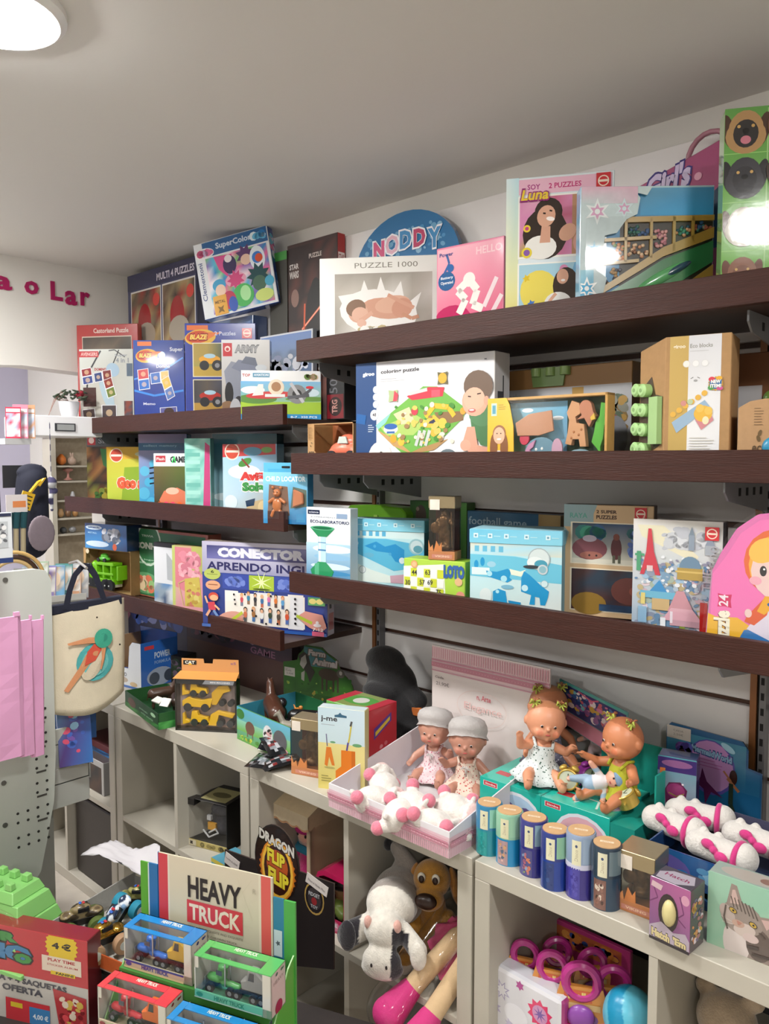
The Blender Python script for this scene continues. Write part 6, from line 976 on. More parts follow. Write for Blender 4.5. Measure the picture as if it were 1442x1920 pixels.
band = [('r',0,0,1,.78,'dcc0c8')]+stripes(64,.03,.36,'cf9aa8')+[('r',0,.40,1,.44,'c8889a'),('r',0,.46,1,.60,'cc8c9e')]+[('c',(i+.5)/42,.53,.003,'e8c8d0') for i in range(42)]+[('r',0,.62,1,.66,'c8889a'),('r',0,.70,1,.74,'d8a8b4')]
k = M(); sheet(k,band,(0,-.0003,0),(TW,0,0),(0,0,hF),(0,-1,0)); sheet(k,[e if e[0] != 'c' else ('c',e[1],e[2],.003,e[4]) for e in band],(TW+.0003,0,0),(0,TD*.9,0),(0,0,hF),(1,0,0)); k.build('pink_band',SATIN,t)
k = M(); b2 = [('r',0,.80,1,.99,'d8bcc0')]+stripes(50,.90,.985,'c48e9a')+[('r',0,.875,1,.89,'b88090'),('r',0,.825,1,.865,'b87c8c'),('r',0,.79,1,.80,'c490a0')]+[('c',(i+.5)/40,.845,.003,'d8b0b8') for i in range(40)]
sheet(k,b2+[('t','Cada',.04,.735,.12,.755,'4a4448',.0),('t','21,90€',.05,.675,.17,.71,'4a4448',.0),('t','n, Arte',.42,.63,.54,.68,'b83a4c',.01),('t','Elegance',.31,.53,.63,.60,'d8aca8',-.004),('c',.47,.48,.008,'c06a70')]+[('l',[(.46+.21*cos(a),.57+.14*sin(a)),(.46+.21*cos(a+.16),.57+.14*sin(a+.16))],'d4bcb4',.003) for a in [i*.157 for i in range(40)]],(0,TD-.0044,0),(TW,0,0),(0,0,HH),(0,-1,0)); k.build('header_print',SATIN,t)
# lambs
def lamb(label,px,py,zz,rot,s=.104):
    p = onz(px,py,z+zz)
    if lamb.proto is None:
        t = thing('plush_lamb',label,'soft toy',p,0,'white plush lambs with pink hooves'); W = 'dcd6cf'
        def cf(c): return S('d8b8b4') if (c.x > s*.52 and abs(c.y) < s*.28 and c.z > s*.1) else S(W)
        P = [('s',(0,0,.0),(s*.46,s*.38,s*.34)),('s',(s*.52,0,s*.12),(s*.25,s*.22,s*.22)),('s',(s*.70,0,s*.05),(s*.14,s*.15,s*.12)),('c',(s*.48,s*.18,s*.25),(s*.40,s*.36,s*.14),s*.06,s*.05),('c',(s*.48,-s*.18,s*.25),(s*.40,-s*.36,s*.14),s*.06,s*.05),('c',(-s*.38,0,s*.1),(-s*.5,0,s*.18),s*.06,s*.07)]
        for x,y_ in ((-.28,-.3),(-.28,.3),(.25,-.3),(.25,.3)): P.append(('c',(x*s,y_*.6*s,-.05*s),((x*1.3-.02)*s,y_*1.0*s,.02*s),s*.155,s*.135))
        blob('body',P,PLUSH,t,.0035,colf=cf)
        for x,y_ in ((-.28,-.3),(-.28,.3),(.25,-.3),(.25,.3)):
            M().ell(((x*1.42-.03)*s,y_*1.2*s,.03*s),(s*.155,)*3,'d8788c').build('hoof',PLUSH,t,smooth=2)
        k = M(); k.ell((s*.83,0,s*.07),(s*.025,s*.04,s*.03),'8a5a58',8,6); [k.ell((s*.72,e*s*.09,s*.16),(s*.022,)*3,'2c2220',8,6) for e in (-1,1)]; k.build('face_details',PLASTIC,t,smooth=2); lamb.proto = t
    else: t = dup(lamb.proto,label=label)
    t.location = p; t.rotation_euler = rot; return t
lamb.proto = None
lamb('white plush lamb in the rear left corner of the striped tray',722,1478,.04,(.5,-.2,2.6))
lamb('white plush lamb at the front left of the striped tray, hooves toward the edge',700,1502,.038,(-.5,.1,.9))
lamb('white plush lamb in the middle of the striped tray, face up',775,1515,.042,(.9,.1,-.35))
lamb('white plush lamb at the very front of the striped tray',748,1528,.036,(-.6,.0,1.9))
lamb('white plush lamb in the front right corner of the striped tray',815,1548,.036,(-.6,.2,.35))
lamb('white plush lamb beside the right wall of the striped tray with its face outward',850,1520,.045,(.6,.0,.1),)
doll('bonneted baby doll in a pale pink flowered dress, left in the striped tray',(-1.335,1.60,z+.005),radians(20),.19,PINKF,bonnet=True,skin='c08c78',arms=((-.3,-.3),(1.0,-.6)),group='bonneted dolls in the striped tray')
doll('baby doll in a white bonnet and red-flecked dress, seated right in the striped tray',(-1.215,1.585,z+.006),radians(30),.195,REDF,bonnet=True,skin='b98470',arms=((.9,-.5),(-.6,-.1)),group='bonneted dolls in the striped tray')
# turquoise carry boxes
zt = .862; F0,F1,F2 = onz(905,1452,zt),onz(1012,1495,zt),onz(1142,1536,zt)
A = Vector((F0.x,1.52,z)); wbox = (F2.x-F0.x)/2; TQ = '1fae9c'
for i in range(2):
    a = A+Vector((i*(wbox+.001),0,0)); dd = .19
    t = carton('carry_box',['turquoise toy carry box under the doll with raised arm','turquoise toy carry box under the small blue-capped doll'][i],a,a+Vector((wbox,0,0)),zt-z,dd,'22a898',[('g',0,0,1,1,('1c9c8c','1c9c8c','26b4a4','26b4a4')),('r',.06,.80,.30,.93,'e0d4d4'),('r',.07,.81,.29,.92,'b83440'),('t','Simba',.09,.835,.27,.89,'e8dcd8',.02),('e',.62,.28,.40,.60,'d8dce4'),('e',.62,.26,.36,.54,['a8c4dc','d8a8b4'][i]),('b',.35,.1,.9,.6,[['3a3a70','6a5a90','c088b0'],['d87888','88b8a8','d0b0c0']][i],16,.07,i)],right='188a80',top='24b8a6',tart=[('p',[(.1,.2),(.32,.2),(.32,.32),(.1,.32)],'b83a44'),('l',[(.42,.12),(.5,.32),(.66,.32),(.74,.12)],'c8e0d8',.03),('e',.88,.35,.12,.16,'b0b8c8'),('e',.88,.35,.08,.1,'a088a8')],m=GLOSS,group='turquoise carry boxes under the dolls')
XR = A.x+2*wbox+.002
t = thing('display_header','turquoise display case back with a slanting picture card of a toy city','display',(XR,1.52,z)); k = M()
k.box((0,.0,0),(.055,.22,.085),'188a7c'); k.box((.05,.10,.085),(.054,.22,.17),'1c9888'); k.box((-.14,.22,0),(.054,.224,.19),'1a9a8a'); k.build('case',SATIN,t)
Pa,Pb,Pc,Pd = ony(1050,1272,1.76),ony(1178,1336,1.70),ony(1172,1432,1.70),ony(1040,1345,1.76)
k = M(); O_ = Pd; k.add([Pa,Pb,Pc,Pd]+[q+Vector((0,.003,0)) for q in (Pa,Pb,Pc,Pd)],[(0,1,2,3)[::-1],(4,5,6,7),(0,4,5,1),(3,2,6,7),(0,3,7,4),(1,5,6,2)],'6aa0a4')
def bil(u,v,L): return (Pd*(1-u)*(1-v)+Pc*u*(1-v)+Pa*(1-u)*v+Pb*u*v)+Vector((0,-.0006-EPS*L,0))
draw(k,[('r',.03,.35,.98,.93,'3a3c70'),('b',.04,.38,.97,.92,['2c3c70','5a78a8','c8a048','d07c9c','7ab8c0','8a5a90','e8d8d8','3a5a90','c05a68'],120,.04,6),('l',[(.0,.97),(1,.97)],'58a8a0',.03),('r',.0,.02,1,.34,'c07888'),('r',.02,.24,.98,.3,'d898a4'),('l',[(.3,.92),(.5,.85),(.6,.93)],'c8607c',.02)],bil,.6); k.build('picture_card',GLOSS,t,loc=-t.location)
zz = zt
doll('large baby doll waving one arm, in a mint ruffled skirt',(onz(978,1470,zz).x+.012,1.60,zz),radians(42),.205,MINTF,bows=True,skin='d89674',hair='a46a44',arms=((1.2,-.2),(.9,-.4)),ry=radians(6))
doll('large baby doll in a dark print dress seated behind the waving doll',(onz(1040,1440,zz).x-.03,1.70,zz),radians(55),.215,GREYF,bows=True,skin='c8845f',hair='a87858',arms=((-.5,-.2),(-.6,.0)))
doll('large baby doll in a lime top facing left on the turquoise box',(onz(1185,1490,zz).x+.0,1.62,zz),radians(-20),.205,fabric('lime_cotton','b0b030','b8b83c',60,.1),bows=True,skirt=False,skin='c88058',hair='9c5c3c',arms=((.9,-.9),(.3,-.5)))
def capdoll(label,loc,rot,s,suit,cap):
    t = thing('small_doll',label,'doll',loc); t.rotation_euler = rot
    def cf(c):
        if c.z > .66*s: return S('e0a890') if c.y < .02*s or c.z < .8*s else S(cap)
        if c.z > .42*s and abs(c.x) < .2*s: return S('d8d4d8')
        if abs(c.x) > .27*s or c.z < .05*s: return S('e0a890')
        return S(suit)
    blob('body',[('s',(0,0,.8*s),(.17*s,.17*s,.17*s)),('c',(0,0,.35*s),(0,0,.55*s),.15*s,.13*s)]+[('c',(e*.12*s,0,.56*s),(e*.34*s,-.05*s,.48*s),.06*s,.05*s) for e in (-1,1)]+[('s',(e*.37*s,-.06*s,.47*s),(.045*s,)*3) for e in (-1,1)]+[('c',(e*.09*s,0,.3*s),(e*.17*s,-.1*s,.08*s),.09*s,.06*s) for e in (-1,1)]+[('s',(e*.18*s,-.13*s,.03*s),(.05*s,.07*s,.045*s)) for e in (-1,1)],SKIN,t,.0022,colf=cf)
    k = M(); n = 20; k.lathe([(.175*s,.82*s),(.19*s,.86*s),(.17*s,.93*s),(.1*s,.99*s),(.01*s,1.0*s)],cap,n); k.build('cap',CLOTH,t,smooth=2)
    k = M(); [k.ell((e*.06*s,-.16*s,.80*s),(.018*s,)*3,'2a2220',8,6) for e in (-1,1)]; k.ell((0,-.17*s,.72*s),(.03*s,.01*s,.01*s),'b04a50',8,6); k.build('face_details',PLASTIC,t,smooth=2)
p = onz(1108,1440,zz); capdoll('small baby doll with a pink cap sitting behind the gold alarm clock',(p.x-.0,p.y+.03,zz+.004),(0,0,radians(25)),.12,'c8b0b4','c888a0')
p = onz(1125,1478,zz+.025); capdoll('small baby doll in a blue suit and blue cap lying on its back',(p.x-.055,p.y-.03,zz+.022),(radians(-12),radians(72),radians(12)),.125,'9ab4cc','7c9ab8')
GOLD = mat('gold_plastic',col='c8a850',rough=.3,metal=.35)
def clock(label,loc,rot,s,body=GOLD):
    t = thing('alarm_clock',label,'clock',loc); t.rotation_euler = rot
    k = M(); k.cyl((0,.3*s,.5*s),(0,-.25*s,.5*s),.46*s,.46*s,'fff',28); k.tube([(.44*s*cos(a),-.25*s,.5*s+.44*s*sin(a)) for a in [2*pi*i/28 for i in range(28)]],.05*s,'fff',8,True); k.build('case',body,t,smooth=1)
    k = M(); k.cyl((0,-.25*s,.5*s),(0,-.262*s,.5*s),.40*s,.40*s,'c8d0b8',28); k.build('dial',SATIN,t)
    k = M(); k.box((-.015*s,-.275*s,.5*s),(.015*s,-.265*s,.78*s),'2a2a2a'); k.box((0,-.275*s,.485*s),(.2*s,-.265*s,.515*s),'2a2a2a'); k.build('hands',PLASTIC,t)
    for e in (-1,1): M().ell((e*.28*s,0,.98*s),(.2*s,.2*s,.12*s),'fff',R=Matrix.Rotation(e*.5,3,'Y')).build('bell',body,t,smooth=2); M().cyl((e*.25*s,0,.1*s),(e*.34*s,-.05*s,-.02*s),.05*s,.04*s,'fff',10).build('foot',body,t,smooth=1)
PUR = mat('purple_plastic',col='7a2a7c',rough=.3)
p = onz(1066,1480,zz+.002); clock('upright gold twin-bell alarm clock on the turquoise box',(p.x,p.y,zz+.001),(-.15,0,radians(20)),.05)
clock('purple twin-bell alarm clock behind the gold one',(p.x+.018,p.y+.045,zz+.001),(-.1,.3,radians(60)),.05,PUR)
p = onz(1166,1518,zz+.01); clock('gold alarm clock toppled onto its back at the box edge',(p.x-.005,p.y+.0,zz+.018),(radians(-70),radians(-20),radians(-15)),.05)
# gift tubes
def tube_(px,pyb,pyt,label,up_,lo,lab,side,motif,r=.0285,ring=None):
    p = onz(px,pyb,z); p.y += r*.9; x = colx(px,p.y,z); P0 = Vector((x,p.y,z)); H = zat(P0+Vector((0,-r*.0,0)),pyt)-z
    t = thing('gift_tube',label,'gift tube',P0,radians(22),'cylindrical gift tubes along the counter edge'); n = 36; m_ = .52*H
    k = M(); k.lathe([(r,0),(r,m_)],lo,n); k.build('lower_sleeve',GLOSS,t,smooth=1)
    if ring: M().lathe([(r*1.02,m_-.006),(r*1.02,m_+.004)],ring,n).build('white_ring',PLASTIC,t,smooth=1)
    k = M(); k.lathe([(r*1.012,m_+(.004 if ring else 0)),(r*1.012,H-.004),(r*.97,H-.001)],up_,n); k.build('lid',GLOSS,t,smooth=1)
    M().lathe([(r*.90,H-.004),(r*.88,H+.0005)],'c8a074',n).build('kraft_top',CARD,t,smooth=1)
    def F(a0,a1,z0,z1): return lambda u,v,L: ((r*1.014+EPS*(L+3))*cos(a0+(a1-a0)*u),(r*1.014+EPS*(L+3))*sin(a0+(a1-a0)*u),z0+(z1-z0)*v)
    def strip(k,a0,a1,z0,z1,c):
        q = 8
        for i in range(q): k.add([F(a0,a1,z0,z1)(u,v,0) for u,v in ((i/q,0),((i+1)/q,0),((i+1)/q,1),(i/q,1))],[(0,1,2,3)],c)
    D = radians; k = M(); strip(k,D(-75),D(-20),m_+.006,H-.006,side); strip(k,D(-135),D(-85),m_*.0+.002,m_-.004,motif[0])
    strip(k,D(-118),D(-82),m_+.002,H-.010,lab); k.build('printed_wrap',GLOSS,t)
    k = M(); e = [('b',.02,.02,.98,.98,motif[1:],22,.14,int(px))]; draw(k,e,F(D(-133),D(-87),.004,m_-.006),1.5); draw(k,[('c',.5,.82,.16,'3a4a70'),('v','Disco',.30,.12,.7,.66,'a89c88',.0)],F(D(-116),D(-84),m_+.006,H-.014),2.2); k.build('motif',GLOSS,t)
    k = M(); a_ = [('r',.2,.42,.8,.58,'e8d4b8'),('t','gifts',.3,.45,.7,.55,'b08c60',.0)]; draw(k,a_,lambda u,v,L: ((u-.5)*1.5*r,(v-.5)*1.5*r,H+.0008+EPS*L),1); k.build('top_seal',SATIN,t)
for a in ((917,1608,1503,'leftmost gift tube, teal with a pale green lid panel','2a7aa4','1a8a98','d8d4b4','8cc4b4',['1c9494','2aa0a0','188888']),
          (955,1627,1518,'gift tube in bright blue with a mint lid, second from the left','8cbca0','1a86b8','d8d4b0','98c8a8',['a88c90','c89a70','5a6a80','d8b0a8']),
          (1000,1648,1531,'navy gift tube with colourful round motifs, third from the left','3a3c80','26247c','d8d4b0','88a8b4',['4a4a80','b06878','98b040','8098b8','c87858']),
          (1040,1673,1553,'royal blue gift tube with a green-edged lid, fourth from the left','2a3a80','1f3f94','dcd8b8','88b898',['2a3e78','2a4a88','1c3470']),
          (1088,1690,1556,'purple fluted gift tube with a white ring, second from the right','8a9cb8','3a3080','dcd8b8','98acc4',['46409a','38308a','504aa8'],.0285,'c8c8dc'),
          (1136,1710,1579,'dark slate gift tube with brown speckled motif, rightmost of the six','2c3c4c','2a4258','d8d4b8','6a7c84',['7a5850','8a6258','d0c0b0','4a3430'])): tube_(*a)
A,B = onz(1155,1702,z),onz(1214,1724,z)
figure_box(A,atan2(B.y-A.y,B.x-A.x),zat(A,1590)-z,(B-A).length+.012,.07,'larger clear gift box with a pale gold top right of the gift tubes',dark='3a2e22')
# hatching egg box
A,B = onz(1217,1757,z),onz(1292,1792,z); w_ = (B-A).length; h = zat(B,1672)-z; d = .055
t = carton('egg_toy_box','purple and black toy box with a cream egg showing through an oval window',A,B,h,d,'8a4a7c',[('g',0,0,1,1,('6a4a78','7a5080','a85a8c','985084')),('r',0,0,1,.05,'241c24'),('l',[(.0,.6),(.2,.7),(.1,.85),(.3,.9)],'6a3060',.03),('l',[(.75,.85),(.85,.6),(.7,.5),(.9,.4)],'6a3060',.03),('e',.88,.82,.1,.08,'c890a8'),('e',.47,.52,.25,.30,'2a1c20'),('p',[(.0,.22),(.3,.34),(.6,.24),(.9,.3),(1,.2),(1,.05),(0,.05)],'a89aa8'),('t','Hatch',.06,.07,.52,.2,'c8b888',.06,'2c2028',.0,-.02),('t',"'Em",.60,.07,.92,.19,'c8b888',.06,'2c2028',.0,-.01),('p',[(.03,.86),(.28,.83),(.33,.92),(.06,.95)],'c8a8b0')],right='4a3a44',rart=[('b',.08,.08,.92,.85,['d08850','c8a040','d8c8d0','a86a70','6a5a80'],36,.12,4)],top='4a4450',tart=[('p',[(.1,.1),(.6,.05),(.95,.4),(.8,.9),(.3,.8),(.05,.5)],'a8a0ac'),('t','Hatch',.2,.4,.8,.6,'8a4060',.02)])
M().ell((w_*.50,-.001,h*.53),(w_*.17,.012,h*.21),'d0c48c').build('egg',PLASTIC,t,smooth=2)
# kitten jigsaw
A = onz(1325,1766,z); B = seg(A,1475,2); w_ = (B-A).length; h = zat(A,1632)-z
cat = [('g',0,0,1,1,('8ab89c','c8ccb0','88b8a0','94bca4')),('e',.62,.18,.38,.42,'8a7a72'),('e',.38,.16,.17,.30,'d0c4c0'),('e',.66,.22,.16,.22,'5c4e48'),('e',.44,.50,.27,.22,'8f827a'),('p',[(.24,.62),(.30,.93),(.37,.92),(.46,.66)],'8c7c74'),('p',[(.29,.66),(.315,.85),(.35,.86),(.41,.68)],'c0a49c'),('p',[(.62,.60),(.92,.66),(.95,.6),(.74,.40)],'8c7c74'),('p',[(.68,.58),(.88,.62),(.75,.46)],'c0a09a'),('e',.26,.50,.09,.14,'b0a098',.5),('e',.48,.36,.14,.09,'c4b4ac',.2),('e',.56,.28,.10,.06,'c8b4b0'),('e',.40,.42,.08,.05,'b89888')]
cat += [('l',[(.30+i*.045,.76-i*.008),(.34+i*.05,.62-i*.012)],'4c403a',.012) for i in range(7)]+[('e',.33,.575,.055,.035,'2c2420',-.4),('e',.33,.575,.045,.028,'b8983c',-.4),('c',.335,.575,.014,'14100e'),('e',.585,.47,.055,.035,'2c2420',-.4),('e',.585,.47,.045,.028,'b8983c',-.4),('c',.59,.47,.014,'14100e'),('p',[(.38,.46),(.45,.44),(.40,.40)],'b07868'),('l',[(.18,.45),(.32,.42)],'d0c8c0',.005),('l',[(.2,.38),(.34,.39)],'d0c8c0',.005),('l',[(.24,.62),(.22,.45),(.27,.3)],'4c403a',.02),('l',[(.66,.40),(.74,.34)],'4c403a',.015),('l',[(.52,.16),(.66,.18)],'3c302c',.04),('l',[(.58,.08),(.8,.1)],'3c302c',.03)]
carton('puzzle_box','mint green jigsaw box with a tabby kitten portrait at the right edge',A,B,h,.05,'94b8a0',cat,right='6a8878',top='98a8a0',left='7aa890',tart=[('e',.5,.5,.4,.4,'b0a8a0'),('e',.7,.5,.1,.2,'8a6a60')],m=WRAP)
# mermaid card, small blister pack, slippers
MA = Vector((colx(1246,1.78,z),1.78,z)); MB = Vector((colx(1425,1.78,z),1.78,z)); w_ = (MB-MA).length; h = zat(MA,1352)-z
t = thing('display_header','blue undersea display card with mermaids and a pink bubble','display',MA); M().prism([(0,0),(w_,0),(w_,h*.72),(w_*.86,h*.74),(w_*.86,h*.9),(w_*.8,h*.97),(w_*.05,h),(0,h*.95)],0,.004,'2a5c88','1c2c3c').build('card',GLOSS,t)
k = M(); sheet(k,[('g',.01,.02,.99,.5,('1c3a4c','1f3c54','1f6494','20648c')),('g',.01,.5,.84,.93,('2a6c9c','2a6c98','4a88a0','4a8aa8')),('p',[(.84,.5),(.98,.5),(.98,.70),(.84,.73)],'2a6c98'),('b',.05,.03,.95,.3,['5a3a5a','8a5a70','3a5a34','7a6a58','2a3a5a'],50,.05,4),('e',.48,.66,.26,.26,'5a50a0'),('e',.48,.67,.24,.24,'b888bc'),('t','MermaidWorld',.28,.78,.70,.84,'8ab0cc',.05,'3a4a80',.0,-.04)]+lines(.36,.72,.62,3,.03,'a05890',.006)+[('b',.1,.66,.3,.86,['4a3a80','6a4a90','5a5ab0'],16,.06,3),('e',.18,.70,.05,.07,'3a2428'),('e',.17,.70,.03,.045,'9a6a54'),('p',[(.40,.64),(.45,.52),(.62,.40),(.5,.43),(.44,.3),(.42,.44),(.30,.5),(.38,.54)],'5a2450'),('e',.72,.62,.04,.07,'3a2018'),('l',[(.66,.6),(.72,.55),(.78,.5)],'a8704c',.03),('l',[(.70,.56),(.70,.36),(.76,.24)],'2c3a2c',.045),('l',[(.62,.66),(.70,.58)],'a8704c',.02),('e',.80,.16,.14,.12,'b85890'),('b',.7,.08,.9,.24,['c878a8','a04880'],12,.04,5),('e',.66,.88,.08,.03,'a0ccdc',-.5),('r',.01,.855,.27,.975,'d0c8c0'),('t','CADA',.08,.925,.19,.945,'8a8480',.0),('t','2,50€',.08,.885,.19,.91,'8a8480',.0)],(0,-.0004,0),(w_,0,0),(0,0,h),(0,-1,0)); k.build('front_print',GLOSS,t)
A = Vector((colx(1230,1.66,z),1.66,z)); B = seg(A,1302,14); h = zat(A,1415)-z
carton('egg_toy_box','slim sea-blue box with a shiny pink mermaid egg in a curved window',A,B,h,.05,'4a8a98',[('g',0,0,1,1,('a87898','a88098','5a98a4','4a8898')),('r',0,.84,1,.99,'3c2c6a'),('e',.5,.93,.4,.04,'8a5a88'),('r',.06,.78,.2,.87,'c87038'),('p',[(.2,.64),(.3,.72),(.6,.74),(.78,.66),(.74,.56),(.56,.5),(.48,.32),(.38,.28),(.24,.4)],'5a1c44'),('e',.48,.64,.24,.08,'8a2c64'),('l',[(.3,.61),(.5,.58),(.7,.62)],'8a7838',.03),('e',.66,.72,.03,.01,'f0d8e4'),('p',[(.64,.5),(.72,.48),(.8,.3),(.86,.2),(.74,.22),(.66,.36)],'6a3a38'),('e',.55,.2,.3,.08,'a07898')],right='2a3a6c',m=GLOSS)
A = Vector((colx(1205,1.46,z),1.475,z)); t = thing('display_tray','blue sea-print card tray holding the fluffy white slippers','tray',A,radians(0)); w_ = .34; d = .21; h = .095
k = M(); k.box((0,0,0),(w_,.003,h),'1f4a80'); k.box((0,d-.003,0),(w_,d,h+.02),'4a4a60'); k.box((0,0,0),(.003,d,h),'24487a'); k.box((w_-.003,0,0),(w_,d,h+.02),'3a3a60'); k.box((0,0,0),(w_,d,h*.5),'1c2c44'); k.build('tray',GLOSS,t)
k = M(); sheet(k,[('g',0,0,1,.99,('143c70','184880','2a5c9c','24588c')),('e',.12,.6,.14,.3,'5a5090'),('e',.38,.7,.06,.16,'7aa8c8',.6),('e',.4,.45,.03,.1,'8ab4d0'),('b',.05,.1,.95,.9,['2a6aa8','1c3c6c','4a8ab8'],30,.04,4)],(0,-.0004,0),(w_,0,0),(0,0,h),(0,-1,0)); k.build('front_print',GLOSS,t)
FW = mat('fluffy_white',col='d4cfc9',rough=.95,bump=1,bscale=180,sheen=.5); PK = mat('hot_pink_plush',col='cc2f7c',rough=.8,bump=.5,bscale=300,sheen=.4)
def slipper(label,x,y_,zz,rz):
    s = thing('plush_slipper',label,'slipper',(x,y_,zz),rz,'white plush slippers with pink bows')
    blob('body',[('c',(-.05,0,.0),(.05,0,.0),.030,.030),('s',(.055,0,.004),(.030,.032,.034)),('s',(-.055,0,.0),(.030,.032,.030)),('s',(-.045,.006,.026),(.012,.010,.014)),('s',(-.012,.012,.024),(.012,.010,.013))],FW,s,.003)
    blob('bow',[('s',(.0,-.032,.012),(.009,)*3),('s',(-.016,-.030,.020),(.016,.008,.012)),('s',(.018,-.034,.002),(.016,.008,.013))],PK,s,.002)
    M().tube([(.045,.032*cos(a),.034*sin(a)) for a in [2*pi*i/24 for i in range(24)]],.007,'fff',8,True).build('sole_edge',PK,s,smooth=2); s.scale = (.84,)*3; return s
s1 = slipper('fluffy white slipper with a pink bow, nearer the front of the blue tray',A.x+.125,1.525,z+.10,radians(-8))
s2 = dup(s1,(A.x+.015,1.565,z+.102),radians(-10),'fluffy white slipper with a pink bow at the left end of the blue tray'); s3 = dup(s1,(A.x+.165,1.61,z+.102),radians(-5),'fluffy white slipper behind the others, against the mermaid card'); s4 = dup(s1,(A.x+.035,1.645,z+.102),radians(12),'fluffy white slipper at the rear left beside the slim mermaid egg box')
# ================================================================ CUBE CONTENTS
fl = .3935
def zbox(name,label,pl,pr,pt,zb,y,deg,d,front,art=(),**kw):
    A,B,h = AP(pl,pr,pt,zb,y,deg); return carton(name,label,A,B,h,d,front,art,**kw)
zbox('brick_set_box','small blue brick set box alone at the back of the left cube cell',310,345,1412,fl,1.62,0,.1,'3a6a9c',[('r',0,.85,1,1,'c8c8cc'),('n',0,.3,1,.85,['3a6aa8','5a8ab8','2c4a78','5a9a98'],4,2),('r',.05,.88,.3,.97,'b83038'),('n',0,0,1,.3,['3a8a90','2a5a8a'],3,3)],m=SATIN)
zbox('brick_set_box','white-topped vehicle brick set box at the rear of the lamp cell',407,470,1452,fl,1.60,0,.14,'2c2e30',[('r',0,.62,1,1,'a8a8a8'),('r',.03,.66,.25,.95,'b04840'),('c',.14,.8,.06,'d8c8c0'),('t','CARTER',.34,.70,.98,.9,'3a3a3c',.06)],top='9a9a98',m=SATIN)
A,B = onz(352,1583,fl),onz(426,1603,fl); w_ = (B-A).length; h = .155; d = .13
t = thing('gift_lamp_box','clear plastic gift box with small wired lamp parts, black trim and yellow base','box',A,atan2(B.y-A.y,B.x-A.x)); k = M()
k.box((0,0,0),(w_,d,.022),{'front': 'b8a868','*': '2c2a26'}); k.box((0,d-.004,.02),(w_,d,h),'3a3230'); k.box((.03,.0,h-.002),(w_,d,h),'2c2a2a'); k.box((-.012,-.002,h-.022),(.03,.03,h),'221f1e'); k.box((w_-.003,0,0),(w_,d,h),'221c1a'); k.build('carton',SATIN,t,bevel=.001)
k = M(); sheet(k,[('r',.02,.1,.22,.9,'c8c0a8'),('star',.1,.5,.05,4,'3a342c',.6),('b',.3,.1,.95,.9,['8a7c48','6a6038','4a4434'],16,.05,3)],(0,-.0004,0),(w_,0,0),(0,0,.022),(0,-1,0)); k.build('front_print',SATIN,t); k = M(); sheet(k,[('r',.28,.1,.9,.8,'b0a878'),('e',.6,.45,.22,.14,'6a6444')],(0,0,h+.0004),(w_,0,0),(0,d,0),(0,0,1)); k.build('printed_faces',SATIN,t)
k = M(); k.box((w_*.42,.02,.055),(w_*.62,.028,.078),'c8922c'); k.box((w_*.4,.02,.085),(w_*.5,.03,.10),'b8b8b8'); k.tube([(w_*.3,.02,.05),(w_*.45,.02,.03),(w_*.68,.02,.05),(w_*.62,.02,.062),(w_*.45,.02,.045)],.003,'c8c8c8',6); k.build('lamp_parts',PLASTIC,t,smooth=1)
blob('grey_bundle',[('s',(w_*.55,.07,.07),(.045,.03,.05)),('s',(w_*.6,.06,.11),(.04,.03,.02))],mat('grey_fabric',col='4a4a52',rough=.7,noise=.5,nscale=60),t,.004)
M().box((.0,.0,.022),(w_-.003,.001,h-.004),'fff').build('clear_front',CLEAR,t); M().box((.0,.001,.022),(.001,d-.004,h-.004),'fff').build('clear_side',CLEAR,t)
zbox('activity_box','yellow and blue flat box lying at the front of the lamp cell',396,452,1607,fl,1.345,0,.09,'4a98b0',[('r',0,.5,.5,1,'c8b840'),('n',.4,0,1,.9,['4aa0b8','78b0a0'],3,2)],top='5a9ab0',m=SATIN)
# awning doll box
A = Vector((colx(497,1.40,fl),1.40,fl)); ang = radians(2); w_ = seg(A,583,2).x-A.x; d = .19; h = .27
t = thing('doll_gift_box','cream gift box shaped like a stall with a scalloped awning and a pink-hatted doll','box',A,ang); k = M(); CR = 'c8b090'
k.box((0,0,0),(w_,d,.01),CR); k.box((0,d-.005,0),(w_,d,h),'8a4a38'); [k.box((x,0,0),(x+.016,.016,h-.03),'c4ac90') for x in (0,w_-.016)]; k.box((w_-.004,0,0),(w_,d,h-.02),CR); k.box((0,d-.02,0),(.004,d,h-.02),CR); k.build('carton',SATIN,t,bevel=.0008)
k = M(); k.add([(-.012,-.02,h-.012),(w_+.012,-.02,h-.012),(w_+.012,.05,h+.02),(-.012,.05,h+.02)],[(0,1,2,3)],'cdb894'); k.add([(-.012,.05,h+.02),(w_+.012,.05,h+.02),(w_+.012,d,h+.02),(-.012,d,h+.02)],[(0,1,2,3)],'8a765c');
sc_ = lambda L_,z0: [(0,h-.012),(0,z0)]+[(L_*(i/24),z0-.008*abs(sin(pi*5*i/24))) for i in range(1,24)]+[(L_,z0),(L_,h-.012)]
k.prism([(x-.012,y_) for x,y_ in sc_(w_+.024,h-.045)][::-1],-.02,-.018,'c8b698'); k.prism([(x-.012,y_-.003) for x,y_ in sc_(w_+.024,h-.048)][::-1],-.0185,-.017,'b88a64')
q = M(); q.prism([(x,y_) for x,y_ in sc_(d*.6,h-.045)][::-1],0,.002,'c4ac8c'); n0 = len(k.v); k.v += [(w_+.012-y_,-.02+x,z_) for x,y_,z_ in q.v]; k.f += [[n0+i for i in f] for f in q.f]; k.c += q.c
k.add([(w_+.012,-.02,h-.012),(w_+.012,.05,h+.02),(w_+.012,d,h+.02),(w_+.012,d,h-.012)],[(0,3,2,1)],'c0aa8c'); k.build('awning',CARD,t)
